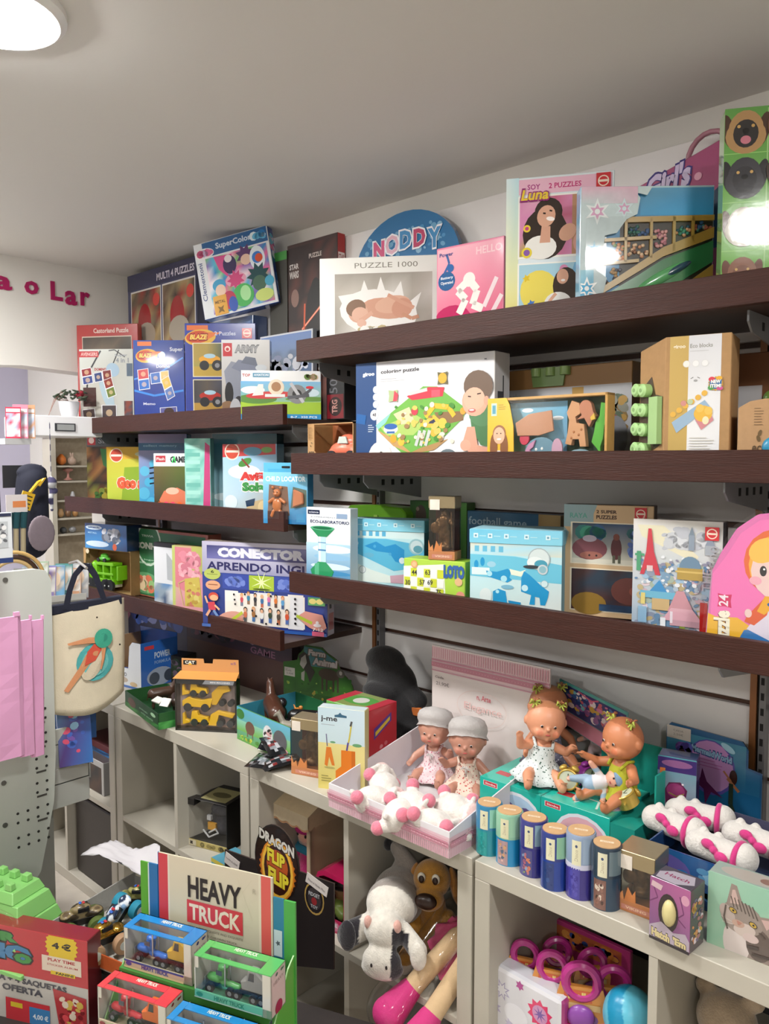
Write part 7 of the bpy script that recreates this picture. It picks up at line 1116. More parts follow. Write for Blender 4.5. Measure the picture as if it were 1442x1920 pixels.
dt = thing('pink_hat_doll','plush-hatted doll in magenta with a blue scarf inside the stall-shaped box','doll',A+Matrix.Rotation(ang,3,'Z') @ Vector((w_*.55,.085,.012)),ang)
blob('body',[('s',(0,0,.14),(.042,.04,.042)),('c',(0,0,.03),(0,0,.09),.04,.03),('c',(-.03,-.01,.09),(-.055,-.02,.05),.014,.012),('c',(.03,-.01,.09),(.055,-.02,.05),.014,.012),('c',(-.02,-.01,.03),(-.02,-.03,.008),.016,.014),('c',(.02,-.01,.03),(.02,-.03,.008),.016,.014)],PLUSH,dt,.003,colf=lambda c: S('d89a84') if (c.z > .10 and c.y < .0) else S('b8186c'))
M().lathe([(.047,.15),(.050,.165),(.046,.185),(.03,.20),(.002,.205)],'b81c74',18).build('hat',CLOTH,dt,smooth=2); M().tube([(.036*cos(a),.034*sin(a)-.004,.098+.004*sin(a*3)) for a in [2*pi*i/18 for i in range(18)]],.011,'2a7a98',8,True).build('scarf',CLOTH,dt,smooth=2)
k = M(); [k.ell((e*.016,-.038,.142),(.004,.003,.005),'20181a',8,6) for e in (-1,1)]; k.build('eyes',PLASTIC,dt)
# cow-spotted plush and pink-framed doll box
cow_spots = lambda sc: (lambda c: S('2a2426') if sin(c.x*sc+1)+sin(c.y*sc*1.3)+sin(c.z*sc*1.1+2) > 1.15 else S('a8a09c'))
o = blob('plush_toy',[('s',(0,0,0),(.05,.05,.055)),('s',(0,-.01,.06),(.04,.04,.035)),('c',(-.03,-.03,-.02),(-.045,-.06,-.045),.018,.018),('c',(.03,-.03,-.02),(.045,-.06,-.045),.018,.018),('s',(-.035,0,.09),(.012,.008,.015)),('s',(.035,0,.09),(.012,.008,.015))],PLUSH,None,.004,colf=cow_spots(70)); tag(o,'black and white spotted plush beside the stall-shaped doll box','soft toy'); o.location = (colx(628,1.56,.56),1.54,.565); o.scale = (1,1,1)
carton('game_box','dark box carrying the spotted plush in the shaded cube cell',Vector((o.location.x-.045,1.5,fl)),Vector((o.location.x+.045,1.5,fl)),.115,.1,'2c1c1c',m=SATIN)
A = onz(579,1742,fl); A = Vector((colx(592,1.36,fl),1.36,fl)); w_ = .105; h = .155; d = .1
t = thing('doll_gift_box','pink-framed window box with a dark-haired doll, next to the black display','box',A,radians(4)); PKc = 'c8245c'
k = M(); fr = [(0,0),(w_,0),(w_,h*.98),(w_*.3,h),(w_*.08,h*.93),(0,h*.8)]; fi = [(w_*.1,h*.24),(w_*.95,h*.24),(w_*.95,h*.90),(w_*.3,h*.91),(w_*.13,h*.86),(w_*.09,h*.78)]
vs = [(x,0,y_) for x,y_ in fr]+[(x,0,y_) for x,y_ in fi]+[(x,d,y_) for x,y_ in fr]; k.add(vs,[(i,(i+1) % 6,(i+1) % 6+6,i+6) for i in range(6)],PKc); k.add(vs,[(i,i+12,(i+1) % 6+12,(i+1) % 6) for i in range(6)]+[tuple(range(12,18))],'a01c48'); k.build('carton',GLOSS,t)
k = M(); sheet(k,[('e',.5,.5,.35,.42,'d87098'),('t','LOVE',.25,.42,.75,.72,'e8d8e0',.06),('t','YOU',.35,.18,.65,.4,'e8d8e0',.06)],(0,-.0005,0),(w_,0,0),(0,0,h*.24),(0,-1,0)); k.build('front_print',GLOSS,t)
blob('doll',[('s',(w_*.55,.05,h*.62),(.03,.028,.03)),('s',(w_*.5,.045,h*.70),(.034,.03,.022)),('c',(w_*.5,.05,h*.3),(w_*.5,.05,h*.48),.024,.02),('c',(w_*.5,.03,h*.28),(w_*.75,.02,h*.26),.014,.014)],SKIN,t,.003,colf=lambda c: S('241a16') if c.z > h*.66 else (S('b88858') if c.z > h*.46 else S('6a7a34')))
M().box((w_*.08,.002,h*.24),(w_*.97,.003,h*.9),'fff').build('clear_front',CLEAR,t)
# yellow dog
P0 = Vector((colx(812,1.475,fl),1.475,fl)); t = thing('plush_dog','golden brown plush dog with long ears sitting at the back of the cube','soft toy',P0,radians(28)); t.scale = (.80,)*3; DG = 'b07c2c'
def dogc(c): return S('d4c8b4') if (c.z < .04 and c.y < -.09) or (c.z < .185 and c.z > .15 and c.y < -.06) else S(DG)
blob('body',[('s',(0,0,.07),(.06,.055,.07)),('c',(0,0,.1),(0,-.01,.17),.045,.04),('s',(0,-.02,.25),(.058,.052,.058)),('s',(0,-.065,.212),(.046,.04,.036)),('c',(-.05,-.01,.13),(-.07,-.05,.07),.022,.024),('c',(.05,-.01,.13),(.07,-.05,.07),.022,.024),('c',(-.04,-.02,.04),(-.06,-.10,.03),.034,.03),('c',(.04,-.02,.04),(.06,-.10,.03),.034,.03),('s',(-.062,-.125,.035),(.028,.022,.035)),('s',(.062,-.125,.035),(.028,.022,.035))],PLUSH,t,.0045,colf=dogc)
M().ell((0,-.108,.225),(.034,.018,.024),'2c1a14').build('nose',PLASTIC,t,smooth=2)
for e in (-1,1):
    M().ell((e*.068,.005,.22),(.016,.024,.062),'a8702c',R=Matrix.Rotation(-e*.25,3,'Y')).build('ear',PLUSH,t,smooth=2)
    k = M(); k.ell((e*.022,-.068,.275),(.013,.006,.016),'d8d0c0',10,8); k.ell((e*.021,-.074,.272),(.009,.004,.012),'2c1810',10,8); k.build('eye',PLASTIC,t,smooth=2)
M().ell((.0,-.042,.15),(.010,.004,.012),'8a2c3c').build('tag',CLOTH,t)
# cow plush, head hanging over the edge
P0 = Vector((-1.275,1.375,.515)); t = thing('plush_cow','grey and white plush cow with its head hanging over the cube edge','soft toy',P0,radians(28)); t.scale = (.98,.9,1.1)
def cowc(c):
    if c.x < -.065 and c.z < .06 and c.y < -.03: return S('1e1a22')
    if .025 < c.x < .065 and c.y < -.10 and c.z < .03: return S('1e1a22')
    if c.y > -.03: return S('8c837c')
    return S('d6d0c6')
blob('body',[('s',(0,.06,.02),(.068,.075,.062)),('s',(0,-.01,.035),(.065,.07,.05)),('s',(0,-.085,.01),(.05,.045,.042)),('s',(0,-.115,-.045),(.048,.028,.036)),('s',(0,-.112,-.060),(.052,.027,.026)),('c',(-.05,-.06,.0),(-.095,-.075,-.02),.026,.028),('c',(.045,-.08,.01),(.085,-.105,-.015),.02,.022),('c',(.02,.10,.07),(-.02,.12,.105),.024,.018),('s',(-.0,.10,.06),(.03,.03,.03))],PLUSH,t,.0045,colf=cowc,iters=3)
M().ell((-.045,.125,.108),(.012,.012,.015),'16141a').build('tail_tip',PLUSH,t,smooth=2)
for e in (-1,1): M().ell((e*.036,-.108,.032),(.010,.010,.014),'d8a89c').build('horn',PLUSH,t,smooth=2)
k = M(); [k.ell((e*.018,-.144,-.042),(.003,.002,.0045),'241c1c',8,6) for e in (-1,1)]; k.build('nostrils',PLASTIC,t)
M().ell((-.09,-.10,-.01),(.022,.012,.034),'1c1820').build('ear',PLUSH,t,smooth=2); M().ell((.088,-.118,-.020),(.020,.012,.030),'d6d0c6').build('ear',PLUSH,t,smooth=2)
# legs of a big pink plush doll in clear plastic
t = thing('bagged_plush_doll','large plush doll with pink boots and frilled skirt wrapped in clear plastic','soft toy',(-1.12,1.36,.40),0)
a1,a2 = Vector((-.06,-.055,-.01)),Vector((.02,-.075,-.03)); k1,k2 = Vector((-.005,.07,.10)),Vector((.045,.06,.085))
blob('legs',[('c',k1,a1,.022,.024),('c',k2,a2,.022,.024),('s',(.03,.11,.13),(.05,.05,.04))],CLOTH,t,.004,col='cfb088')
for a,k_ in ((a1,k1),(a2,k2)):
    dv = (a-k_).normalized(); blob('boot',[('c',a-dv*.02,a+dv*.03,.027,.036),('s',a+dv*.045,(.04,.036,.036))],mat('pink_felt',col='c82c78',rough=.8,bump=.4,bscale=200),t,.004)
k = M(); n = 40; vs = []
for q,(rr,o_) in enumerate(((.03,.0),(.05,.03),(.068,.05),(.072,.055))):
    c = k1.lerp(k2,.5)+Vector((.02,.05,.035))-Vector((.03,.06,.04))*(o_/.05)
    for i in range(n): a = 2*pi*i/n; w2 = rr*(1+.1*sin(a*10)*(q > 1)); vs.append(c+Vector((w2*cos(a),w2*.5*sin(a),w2*.75*sin(a))))
k.add(vs,[(q*n+i,q*n+(i+1) % n,(q+1)*n+(i+1) % n,(q+1)*n+i) for q in range(3) for i in range(n)],'b83868'); k.build('frilled_skirt',CLOTH,t,smooth=2)
k = M(); k.box((-.022,-.002,-.018),(.022,0,.014),'d8d4cc'); k.box((-.01,-.0026,-.006),(.01,-.002,.002),'8a8a8a'); k.build('price_sticker',CARD,t,loc=(.005,-.122,-.045),rot=(-.3,.1,0))
blob('plastic_bag',[('c',Vector((-.03,.1,.12)),Vector((-.075,-.08,-.03)),.05,.056),('c',Vector((.05,.1,.12)),Vector((.02,-.09,-.05)),.05,.056),('s',(.03,.13,.13),(.08,.06,.05))],clear('bag_film',k=.04,rough=.12),t,.006)
# cell with pink hanging display
A = Vector((colx(1008,1.56,.41),1.60,fl)); B = seg(A,1180,0); h = zat(A,1716)-fl; w_ = (B-A).length
t = carton('hanging_display','bright pink display card hung with small doll blister packs',A,B,h,.012,'b83a78',[('r',.12,.62,.9,.93,'b8603c'),('b',.14,.64,.88,.92,['c87838','3a4a8a','7a2c50','d89048'],30,.06,4),('r',.04,.85,.12,.95,'c8b8bc')]+[('r',.2+i*.25,.5,.27+i*.25,.53,'4a1830') for i in range(3)],m=GLOSS,body='card',cat='display')
pk = None
for i,(px,py,y_) in enumerate(((985,1806,1.42),(1036,1830,1.405),(1090,1862,1.40),(1150,1862,1.44),(1045,1800,1.50),(1110,1822,1.50))):
    P0 = ony(px,py,y_); lb = ['leftmost pink and orange blister pack on the pink display','pink ringed blister pack above the white flower-print case','front centre blister pack with an orange label on the pink display','rightmost blister pack on the pink display, above the blue toy','rear left blister pack behind the front row of the pink display','rear right blister pack behind the front row of the pink display'][i]
    if pk is None:
        pk = thing('blister_pack',lb,'pack',P0,.4,'pink blister packs on the display'); k = M(); s_ = .032
        ring = [(s_*cos(a),s_*1.05*sin(a)) for a in [2*pi*j/24 for j in range(24)]]
        k.tube([(x*.8,0,z_*.8+.02) for x,z_ in ring],.008,'b02c80',8,True); k.prism([(-.036,-.055),(.036,-.055),(.040,-.01),(.034,.012),(-.034,.012),(-.040,-.01)],-.004,.004,'d08a40'); k.build('card',GLOSS,pk,smooth=1)
        k = M(); sheet(k,[('r',.1,.62,.75,.9,'c85a34'),('t','Trolls',.14,.66,.70,.86,'d8c870',.05),('r',.05,.42,.95,.58,'c8a870'),('e',.5,.2,.4,.2,'7a4a9a'),('e',.5,.08,.35,.07,'d0b880')],(-.034,-.0045,-.053),(.068,0,0),(0,0,.066),(0,-1,0)); k.build('front_print',GLOSS,pk)
        M().ell((0,-.008,-.035),(.022,.010,.020),'8a4aa0').build('toy',PLASTIC,pk,smooth=2); M().ell((0,-.008,-.055),(.028,.010,.008),'c82c7c').build('base',PLASTIC,pk,smooth=2)
    else: o = dup(pk,P0,rz=.3+.1*i,label=lb,scale=[1,1.05,1.25,1.1,1,1][i])
A = Vector((colx(912,1.36,.42),1.365,fl)); B = seg(A,1052,-2); w_ = (B-A).length; h = zat(A,1800)-fl
t = carton('pencil_case','glossy white flower-print case with a pink flower badge and coral edging',A,B,h,.05,'d8d6dc',[('star',.20,.66,.12,8,'a8a0c0',.5),('star',.20,.66,.09,8,'e0dee4',.5),('star',.45,.88,.06,6,'b04890',.6),('star',.72,.62,.17,10,'d8406c',.72),('c',.72,.62,.10,'c890b8'),('star',.72,.62,.09,8,'7a5aa0',.3),('star',.85,.3,.08,8,'b0a8c8',.5),('star',.1,.35,.1,8,'b4acc8',.5),('star',.32,.2,.08,8,'c0b8d0',.5),('star',.6,.16,.07,6,'b0a8c8',.5),('e',.4,.4,.16,.16,'e4e2e8')],right='b84a88',left='d88070',top='c8c8d0',m=WRAP,bevel=.012,cat='case')
o = blob('toy_helmet',[('s',(0,0,0),(.05,.05,.055)),('s',(.02,-.02,-.03),(.045,.045,.03))],PLASTIC,None,.003,colf=lambda c: S('1c88b0') if abs(c.x+c.z*.4) < .018 else S('5ab0c8')); tag(o,'light blue rounded toy below the pink packs, cut by the frame','toy'); o.location = ony(1180,1895,1.40)+Vector((0,0,-.01))
o = blob('plush_bear',[('s',(0,0,0),(.07,.06,.075)),('s',(-.02,-.03,.10),(.055,.05,.05)),('s',(-.065,-.02,.14),(.02,.012,.02)),('s',(.025,-.02,.15),(.02,.012,.02)),('s',(-.025,-.08,.085),(.025,.02,.02)),('c',(.05,-.02,.03),(.09,-.06,.0),.025,.025)],PLUSH,None,.005,col='a08c74'); tag(o,'tan plush bear in the dark cube at the lower right corner','soft toy'); o.location = (colx(1385,1.50,.5),1.52,fl+.075)
# far-left unit
zbox('game_box','red and black game box on the upper cell of the far unit',152,212,1376,fl+.12,1.40,0,.12,'4a2024',[('r',0,.5,1,1,'5a1c24'),('n',.2,0,1,.45,['2a7ab8','3a8ac8','1c2c50'],3,2)],left='2a2022',m=SATIN)
zbox('appliance_box','white and black tall box in the far-left cube unit',158,195,1412,fl-.0,1.36,0,.1,'b0aeac',[('n',.1,.02,.9,.82,['3a2820','1c1a1c','4a3428'],4,3),('r',.1,.85,.5,.95,'2a2c40')],right='8a8888',top='484040',m=SATIN)
o = M().box((0,0,0),(.31,.2,.30),{'*': '2c2622','top': '3a332c'}).build('cell_filler_box',SATIN,None,bevel=.004); tag(o,'dark brown filler box added for the shade in a lower cell of the far-left unit','box'); o.location = (-2.925,1.36,.0395)  # added filler, its dark colour stands for the shaded cell interior
# ================================================================ LOW DISPLAY TABLE AND FOREGROUND
dark = mat('dark_stand',col='2a2422',rough=.6,noise=.2,nscale=20)
tb = thing('display_table','dark low display table under the truck and sticker displays','table',(-1.55,.90,0),radians(21))
M().box((-.42,-.18,.305),(.44,.22,.33),'fff').build('table_top',dark,tb,bevel=.003)
for x in (-.40,.38):
    for y_ in (-.16,.17): M().box((x,y_,0),(x+.04,y_+.04,.305),'fff').build('leg',dark,tb)
TT = .431
a21 = radians(21); U21 = Vector((cos(a21),sin(a21),0)); V21 = Vector((-sin(a21),cos(a21),0))
O = onz(229,1738,.64); O0 = Vector((O.x,O.y,0))
def onpl(px,py,v):     # point on the upright plane v metres behind the truck boxes' front
    d_ = ray(px,py); e = Vector((0,0,EYE)); t_ = ((O0+V21*v)-e).dot(V21)/d_.dot(V21); return e+d_*t_
def loc21(P): q = P-O0; return Vector((q.dot(U21),q.dot(V21),P.z))
t = thing('truck_display','green card counter display headed HEAVY TRUCK stepped with boxed toy trucks','display',O0,a21)
hTL,hTR,hBR,hBL = [loc21(onpl(px,py,.075)) for px,py in ((297,1594),(511,1651),(522,1790),(298,1722))]
u0,u1 = hTL.x,hTR.x; zT = (hTL.z+hTR.z)/2; zB = TT+.119
k = M(); k.box((u0,.075,TT),(u1,.079,zT-.0),'c8c0a8'); k.box((u0-.003,.076,TT),(u0+.0,.0785,zT),'2a60a0')
k.build('header_card',SATIN,t)
k = M(); uu = (u1-u0)
sheet(k,[('g',0,0,1,1,('b8c0a8','b4c0a4','ccc0ac','d0c4ae')),('r',.0,.0,.085,1,'c43c48'),('r',.085,0,.10,1,'d8d0c0'),('r',.905,0,.985,1,'d05a54'),('r',.885,0,.905,1,'d4ccb8')]+[('l',[(random.Random(i).uniform(.12,.86),random.Random(i+50).uniform(.45,.97)),(random.Random(i+9).uniform(.12,.86),random.Random(i+77).uniform(.45,.97))],'bcb49c',.0015) for i in range(16)]
      +[('t','HEAVY',.27,.76,.74,.90,'241c1c',.03),('r',.26,.60,.75,.745,'c43a44'),('t','TRUCK',.28,.62,.73,.725,'ddd4c0',.03),('t','SIMULATED EXQUISITE AND EXQUISITE',.27,.565,.75,.582,'6a6458',.0),('t','BOUTIQUE CHILDREN TRUCK',.32,.53,.70,.547,'6a6458',.0),('c',.44,.46,.028,'1f4a5c'),('c',.535,.46,.028,'1f4a5c'),('c',.63,.46,.028,'1f4a5c'),('t','A',.43,.45,.45,.475,'b8ccc8',.02),('t','S',.525,.45,.545,.475,'b8ccc8',.02),('t','Q',.62,.45,.64,.475,'b8ccc8',.02),('t','R',.84,.88,.865,.91,'a8a08c',.0)],
      (u0,.0745,TT),(uu,0,0),(0,0,zT-TT),(0,-1,0)); k.build('header_print',SATIN,t)
wz = zT-.028
k = M(); k.box((u0-.048,.074,TT),(u0-.026,.077,wz),'4f9a28'); k.build('side_wing',SATIN,t); k = M(); k.box((u0-.026,.074,TT),(u0-.003,.077,wz),'1f66a0'); k.box((u0-.028,.0735,TT),(u0-.025,.0738,wz),'c8d4d8')
k.build('side_wing',SATIN,t); k = M(); k.box((u1+.002,.074,TT),(u1+.026,.077,wz-.01),'2a7898'); k.build('side_wing',SATIN,t); k = M(); k.box((u1+.026,.074,TT),(u1+.052,.079,wz-.012),'4aa048'); k.build('side_wing',SATIN,t)
k = M(); sheet(k,[('r',.0,.60,.9,.78,'b8ccd0'),('star',.45,.69,.3,5,'4a5a60',.5),('t','12',.08,.34,.85,.48,'b8d0d8',.02),('t','PCS',.15,.27,.8,.32,'b8d0d8',.0)],(u1+.003,.0736,TT),(.021,0,0),(0,0,wz-.01-TT),(0,-1,0)); k.build('wing_print',SATIN,t)
SZ = TT-.10
for x,f in ((u0-.046,0),(u1+.046,1)):
    k = M(); pts = [(.075,SZ),(.075,zB+.075),(.05,zB+.06),(-.13,SZ+.01),(-.13,SZ)];
    vs = [(x+(.0 if f else -.003),a,b) for a,b in pts]+[(x+(.003 if f else .0),a,b) for a,b in pts]; n = 5
    k.add(vs,[list(range(n)),list(range(2*n-1,n-1,-1))]+[(i,i+n,(i+1) % n+n,(i+1) % n) for i in range(n)],['56a83c']*2+['9cc888']*n)
    if f: [k.cyl((x+.0031,-.02-i*.0,zB-.005-i*.022),(x+.0036,-.02,zB-.005-i*.022),.006,.006,'1f4a44',12) for i in range(3)]
    k.build('side_panel',SATIN,t)
k = M(); k.box((u0-.046,-.002,TT-.02),(u1+.046,.075,zB+.001),'3c7a34'); k.build('upper_step',SATIN,t); k = M(); k.box((u0-.046,-.10,SZ),(u1+.046,-.002,TT+.024),'3c7a34'); k.build('lower_step',SATIN,t)
def truck(v,s,cab,load,kind):     # tractor and its load, s = length; part meshes under v
    o_ = blob('tractor',[('c',(.02*s,0,.20*s),(.15*s,0,.20*s),.06*s,.07*s),('s',(.22*s,0,.30*s),(.08*s,.08*s,.12*s)),('c',(.25*s,0,.16*s),(.5*s,0,.14*s),.055*s,.05*s),('s',(.24*s,0,.40*s),(.09*s,.07*s,.035*s))],PLASTIC,v,max(.0016,s*.014),col=cab)
    k = M(); [k.cyl((.31*s,e*.07*s,.15*s),(.31*s,e*.07*s,.50*s),.012*s,.012*s,'c8ccd0',10) for e in (-1,1)]; k.box((-.05*s,-.07*s,.12*s),(-.035*s,.07*s,.22*s),'b8bcc4'); k.build('chrome',STEEL,v,smooth=1)
    k = M(); k.box((.16*s,-.083*s,.30*s),(.26*s,-.076*s,.37*s),'2c3848'); k.build('window',GLOSS,v)
    for x in (.05,.40,.52,.80,.93):
        for e in (-1,1): k = M(); k.cyl((x*s,e*.10*s,.08*s),(x*s,e*.055*s,.08*s),.075*s,.075*s,'24262a',16); k.cyl((x*s,e*.103*s,.08*s),(x*s,e*.10*s,.08*s),.035*s,.035*s,'8a8e94',10); k.build('wheel',RUBBER,v,smooth=1)
    k = M(); k.box((.55*s,-.06*s,.12*s),(1.0*s,.06*s,.16*s),'2c2a2c'); k.build('flatbed',PLASTIC,v)
    if kind: k = M(); k.prism([(.58*s,.17*s),(1.0*s,.17*s),(1.0*s,.36*s),(.82*s,.50*s),(.70*s,.50*s),(.66*s,.34*s),(.56*s,.30*s)],-.07*s,.07*s,load); k.build('load',PLASTIC,v,bevel=.004*s*5); k = M(); k.prism([(.70*s,.34*s),(.80*s,.34*s),(.80*s,.46*s),(.73*s,.46*s)],-.073*s,-.0705*s,'2a2c30'); k.build('load_window',GLOSS,v)
def truckbox(label,P,frame,cab,load,foot,footc,wd=.172,hh=.088,dd=.055):
    t = thing('toy_truck_box',label,'box',P,a21,'window boxes of toy trucks on the card display'); fz = .018
    k = M(); k.box((0,0,0),(wd,dd,.003),footc); k.box((0,0,0),(wd,.003,fz),{'*': footc}); k.box((0,dd-.003,0),(wd,dd,hh),'a8a8a4');
    k.box((.016,0,hh-.003),(wd-.03,.012,hh),frame); k.box((.016,dd-.02,hh-.003),(wd-.03,dd,hh),frame); k.box((0,.0,hh-.003),(.016,dd,hh),frame); k.box((wd-.03,0,hh-.003),(wd,dd,hh),frame)
    k.box((0,0,0),(.003,dd,hh-.002),'c0c0b8'); k.box((wd-.003,0,0),(wd,dd,hh-.002),'c8c4b8'); k.box((wd-.02,0,0),(wd,.003,hh-.002),'ccc8bc'); k.box((0,0,hh-.026),(.010,.003,hh-.002),'ccc8bc'); k.build('carton',GLOSS,t,bevel=.0006)
    k = M(); sheet(k,[('r',0,.1,1,.2,mixc(foot,'e8e4d8',.5)),('t','HEAVY TRUCK',.30,.3,.75,.8,foot,.05),('e',.08,.55,.05,.25,foot)]+([('r',.0,.75,1,1,foot),('r',0,.0,1,.25,'c8b48c')] if label.startswith('blue-topped window box at the back') else []),(0,-.0004,0),(wd*.88,0,0),(0,0,fz),(0,-1,0)); k.build('front_print',GLOSS,t); k = M()
    sheet(k,[('t','HEAVY TRUCK',.38,.25,.68,.75,'d8dcd0',.03)],(0,dd-.02,hh+.0004),(wd,0,0),(0,.02,0),(0,0,1)); k.build('top_print',GLOSS,t); k = M(); sheet(k,[('c',.5,.12,.25,'8a2a30'),('t','HEAVY',.15,.7,.85,.78,'8a867c',.0),('b',.1,.86,.9,.95,[foot],4,.12,2)],(wd+.0004,0,0),(0,dd,0),(0,0,hh),(1,0,0)); k.build('side_print',GLOSS,t)
    v = thing('toy_truck',label.split(' window box')[0].replace('-topped','')+' toy truck inside its window box on the card display','toy truck',P+U21*.018+V21*.028+Vector((0,0,.005)),a21); truck(v,.135,cab,load,1)
    M().box((.003,.0005,fz),(wd-.018,.0012,hh-.003),'fff').build('clear_front',CLEAR,t); M().box((.016,.012,hh-.0012),(wd-.03,dd-.02,hh-.0006),'fff').build('clear_top',CLEAR,t)
z1 = zB+.003
def at21(u,v,z_): return O0+U21*u+V21*v+Vector((0,0,z_))
zb2 = TT+.021
truckbox('blue-topped window box at the back left',at21(0,.004,.64-.088),'1f78b8','1f60b8','c8a030','2a3a80','b0a890');
truckbox('green-topped window box at the back right',at21(.195,-.02,.64-.088),'58b060','3f9048','8a8a88','2a7a5c','5aa888',wd=.176)
truckbox('red-topped window box at the front left',at21(-.017,-.058,.545-.088),'c83c44','b02430','d86a2c','8a2c34','c8b8a0'); truckbox('bright blue-topped window box at the front right',at21(.174,-.082,.545-.088),'2080c0','2a70b0','3a5a90','1c4080','b8b8b0')
# black flip display
A = Vector((colx(427,1.21,TT),1.205,0)); t = thing('card_display','black card display headed DRAGON FLIP FLIP with a flaming round sign','display',A,radians(6)); w_ = .375
q = lambda px,py: (lambda P: ((P-A).dot(Vector((cos(radians(6)),sin(radians(6)),0))),P.z))(ony(px,py,1.215))
pts = [q(427,1795),q(610,1830),q(610,1667),q(552,1640)]; cen = q(513,1622); rx_,rz_ = .078,.098
arc = [(cen[0]+rx_*cos(a),cen[1]+rz_*sin(a)) for a in [radians(-15+i*12) for i in range(18)]]
prof = [pts[0],pts[1],pts[2],pts[3]]+arc+[q(470,1610),q(427,1590)]
k = M(); k.prism(prof,0,.004,'1e1718','3a2c28'); k.build('board',SATIN,t)
x0,z0 = cen[0]-rx_,cen[1]-rz_
k = M(); sheet(k,[('e',.5,.5,.48,.48,'2a1a16'),('star',.52,.42,.42,26,'a85a1c',.9),('e',.52,.42,.38,.42*.95,'c87824'),('e',.52,.42,.35,.38,'e0b040'),('e',.52,.42,.30,.33,'3a1c14'),('e',.52,.48,.24,.2,'b05020'),('t','DRAGON',.12,.76,.90,.90,'c8c4bc',.05,'1c1616',0,-.10),('t','FLIP',.30,.50,.70,.68,'d8c838',.05,'5a2010',.0,-.04),('t','FLIP',.32,.24,.78,.44,'d8c838',.05,'5a2010',.0,-.05)],(x0,-.0005,z0),(2*rx_,0,0),(0,0,2*rz_),(0,-1,0))
c2 = q(577,1693); sheet(k,[('e',.5,.5,.5,.5,'a88a4c'),('e',.5,.5,.44,.44,'221c1e'),('e',.5,.5,.34,.34,'3a3436'),('t','FIDGET',.22,.56,.78,.68,'b8b8bc',.02),('e',.5,.42,.14,.12,'8a2c30'),('t','TOY',.32,.2,.68,.3,'b8b8bc',.02)],(c2[0]-.032,-.0005,c2[1]-.04),(.064,0,0),(0,0,.08),(0,-1,0)); k.build('front_print',GLOSS,t)
for (pa,lab,ln) in ((q(430,1592),'price_label',0),(q(566,1640),'price_label',1)):
    k = M(); k.box((0,-.002,-.034 if not ln else -.028),(.055 if not ln else .07,-.0008,-.002),'c4bcb8'); sheet(k,[('t','cada 6,50€' if not ln else 'Peso e Idade Max',.1,.4,.9,.65,'6a6468',.0)],(0,-.0022,-.03),(.055 if not ln else .07,0,0),(0,0,.026),(0,-1,0)); k.build(lab,CARD,t,loc=(pa[0],0,pa[1]),rot=(0,radians(14),0))
# monster truck tray
P0 = onz(92,1745,.50); P1 = onz(228,1802,.50); ang = atan2(P1.y-P0.y,P1.x-P0.x); w_ = (P1-P0).length; d = .27
t = thing('display_tray','white-lined tray with an orange front, crowded with small monster trucks','tray',Vector((P0.x,P0.y,.46)),ang)
k = M(); k.box((0,0,0),(w_,.003,.035),'b85420'); k.box((0,0,0),(w_,d,.003),'c0bcb4'); k.box((0,d-.003,0),(w_,d,.05),'8a8884'); k.box((0,0,0),(.003,d,.06),'a8a6a2'); k.box((w_-.003,0,0),(w_,d,.03),'a8a6a2'); k.box((w_*.5,-.0006,.008),(w_*.62,0,.03),'5a2a1c'); k.build('tray',CARD,t)
M().box((0,.02,-.028),(w_,d-.02,-.0005),'2c2422').build('riser',CARD,t)
mt = None; Rz = Matrix.Rotation(ang,3,'Z'); GLD = mat('gold_chrome',col='b8903c',rough=.2,metal=.9,noise=.3,nscale=120)
def monster(label,u,v,zz,rz,cols,wheel,bm_=None,rx=0,ry=0,s=.085):
    m_ = thing('monster_truck',label,'toy truck',t.location+Rz @ Vector((u,v,zz)),ang+rz,'small monster trucks in the white-lined tray',rx,ry); R = random.Random(int(u*1000))
    pal = [S(c) for c in cols]; sd = R.uniform(0,9)
    blob('body',[('c',(-.34*s,0,.50*s),(.36*s,0,.48*s),.13*s,.11*s),('s',(-.02*s,0,.64*s),(.24*s,.16*s,.12*s)),('s',(.34*s,0,.50*s),(.17*s,.18*s,.09*s)),('s',(-.36*s,0,.52*s),(.15*s,.18*s,.09*s))],bm_ or PLASTIC,m_,.0022,colf=lambda c: pal[int((sin(c.x*170+sd)+sin(c.y*210)+sin(c.z*190+sd)+3)/6*len(pal)*.999)])
    k = M(); k.box((-.1*s,-.165*s,.60*s),(.16*s,.165*s,.70*s),'16181c'); k.box((-.06*s,-.05*s,.765*s),(.0*s,.05*s,.785*s),'3a68c8'); k.box((.02*s,-.05*s,.76*s),(.08*s,.05*s,.78*s),'c83a40'); k.build('windows',GLOSS,m_,bevel=.0008)
    M().box((-.36*s,-.10*s,.26*s),(.36*s,.10*s,.42*s),'1a1816').build('chassis',PLASTIC,m_,bevel=.001)
    for x in (-.33,.33):
        for e in (-1,1):
            k = M(); k.lathe([(.10*s,-.11*s),(.215*s,-.10*s),(.235*s,-.04*s),(.235*s,.04*s),(.215*s,.10*s),(.10*s,.11*s)],wheel,18); k.v = [(x*s+a,e*.28*s+c,.235*s+b) for a,b,c in k.v]; w2 = k.build('wheel',RUBBER,m_,smooth=1)
            k = M(); k.cyl((x*s,e*.375*s,.235*s),(x*s,e*.393*s,.235*s),.12*s,.11*s,'c8ccc8',12); k.build('hub',PLASTIC,w2)
monster('camouflage monster truck with olive wheels at the left of the tray',.03,.07,.005,1.0,['5a4a34','8a7a58','3a3024','b0a078'],'54652c',s=.10)
monster('gold chrome monster truck with tan wheels, foremost in the tray',.145,.035,.008,1.25,['b8903c','d8b860','8a6a28'],'b08c6c',GLD,s=.10)
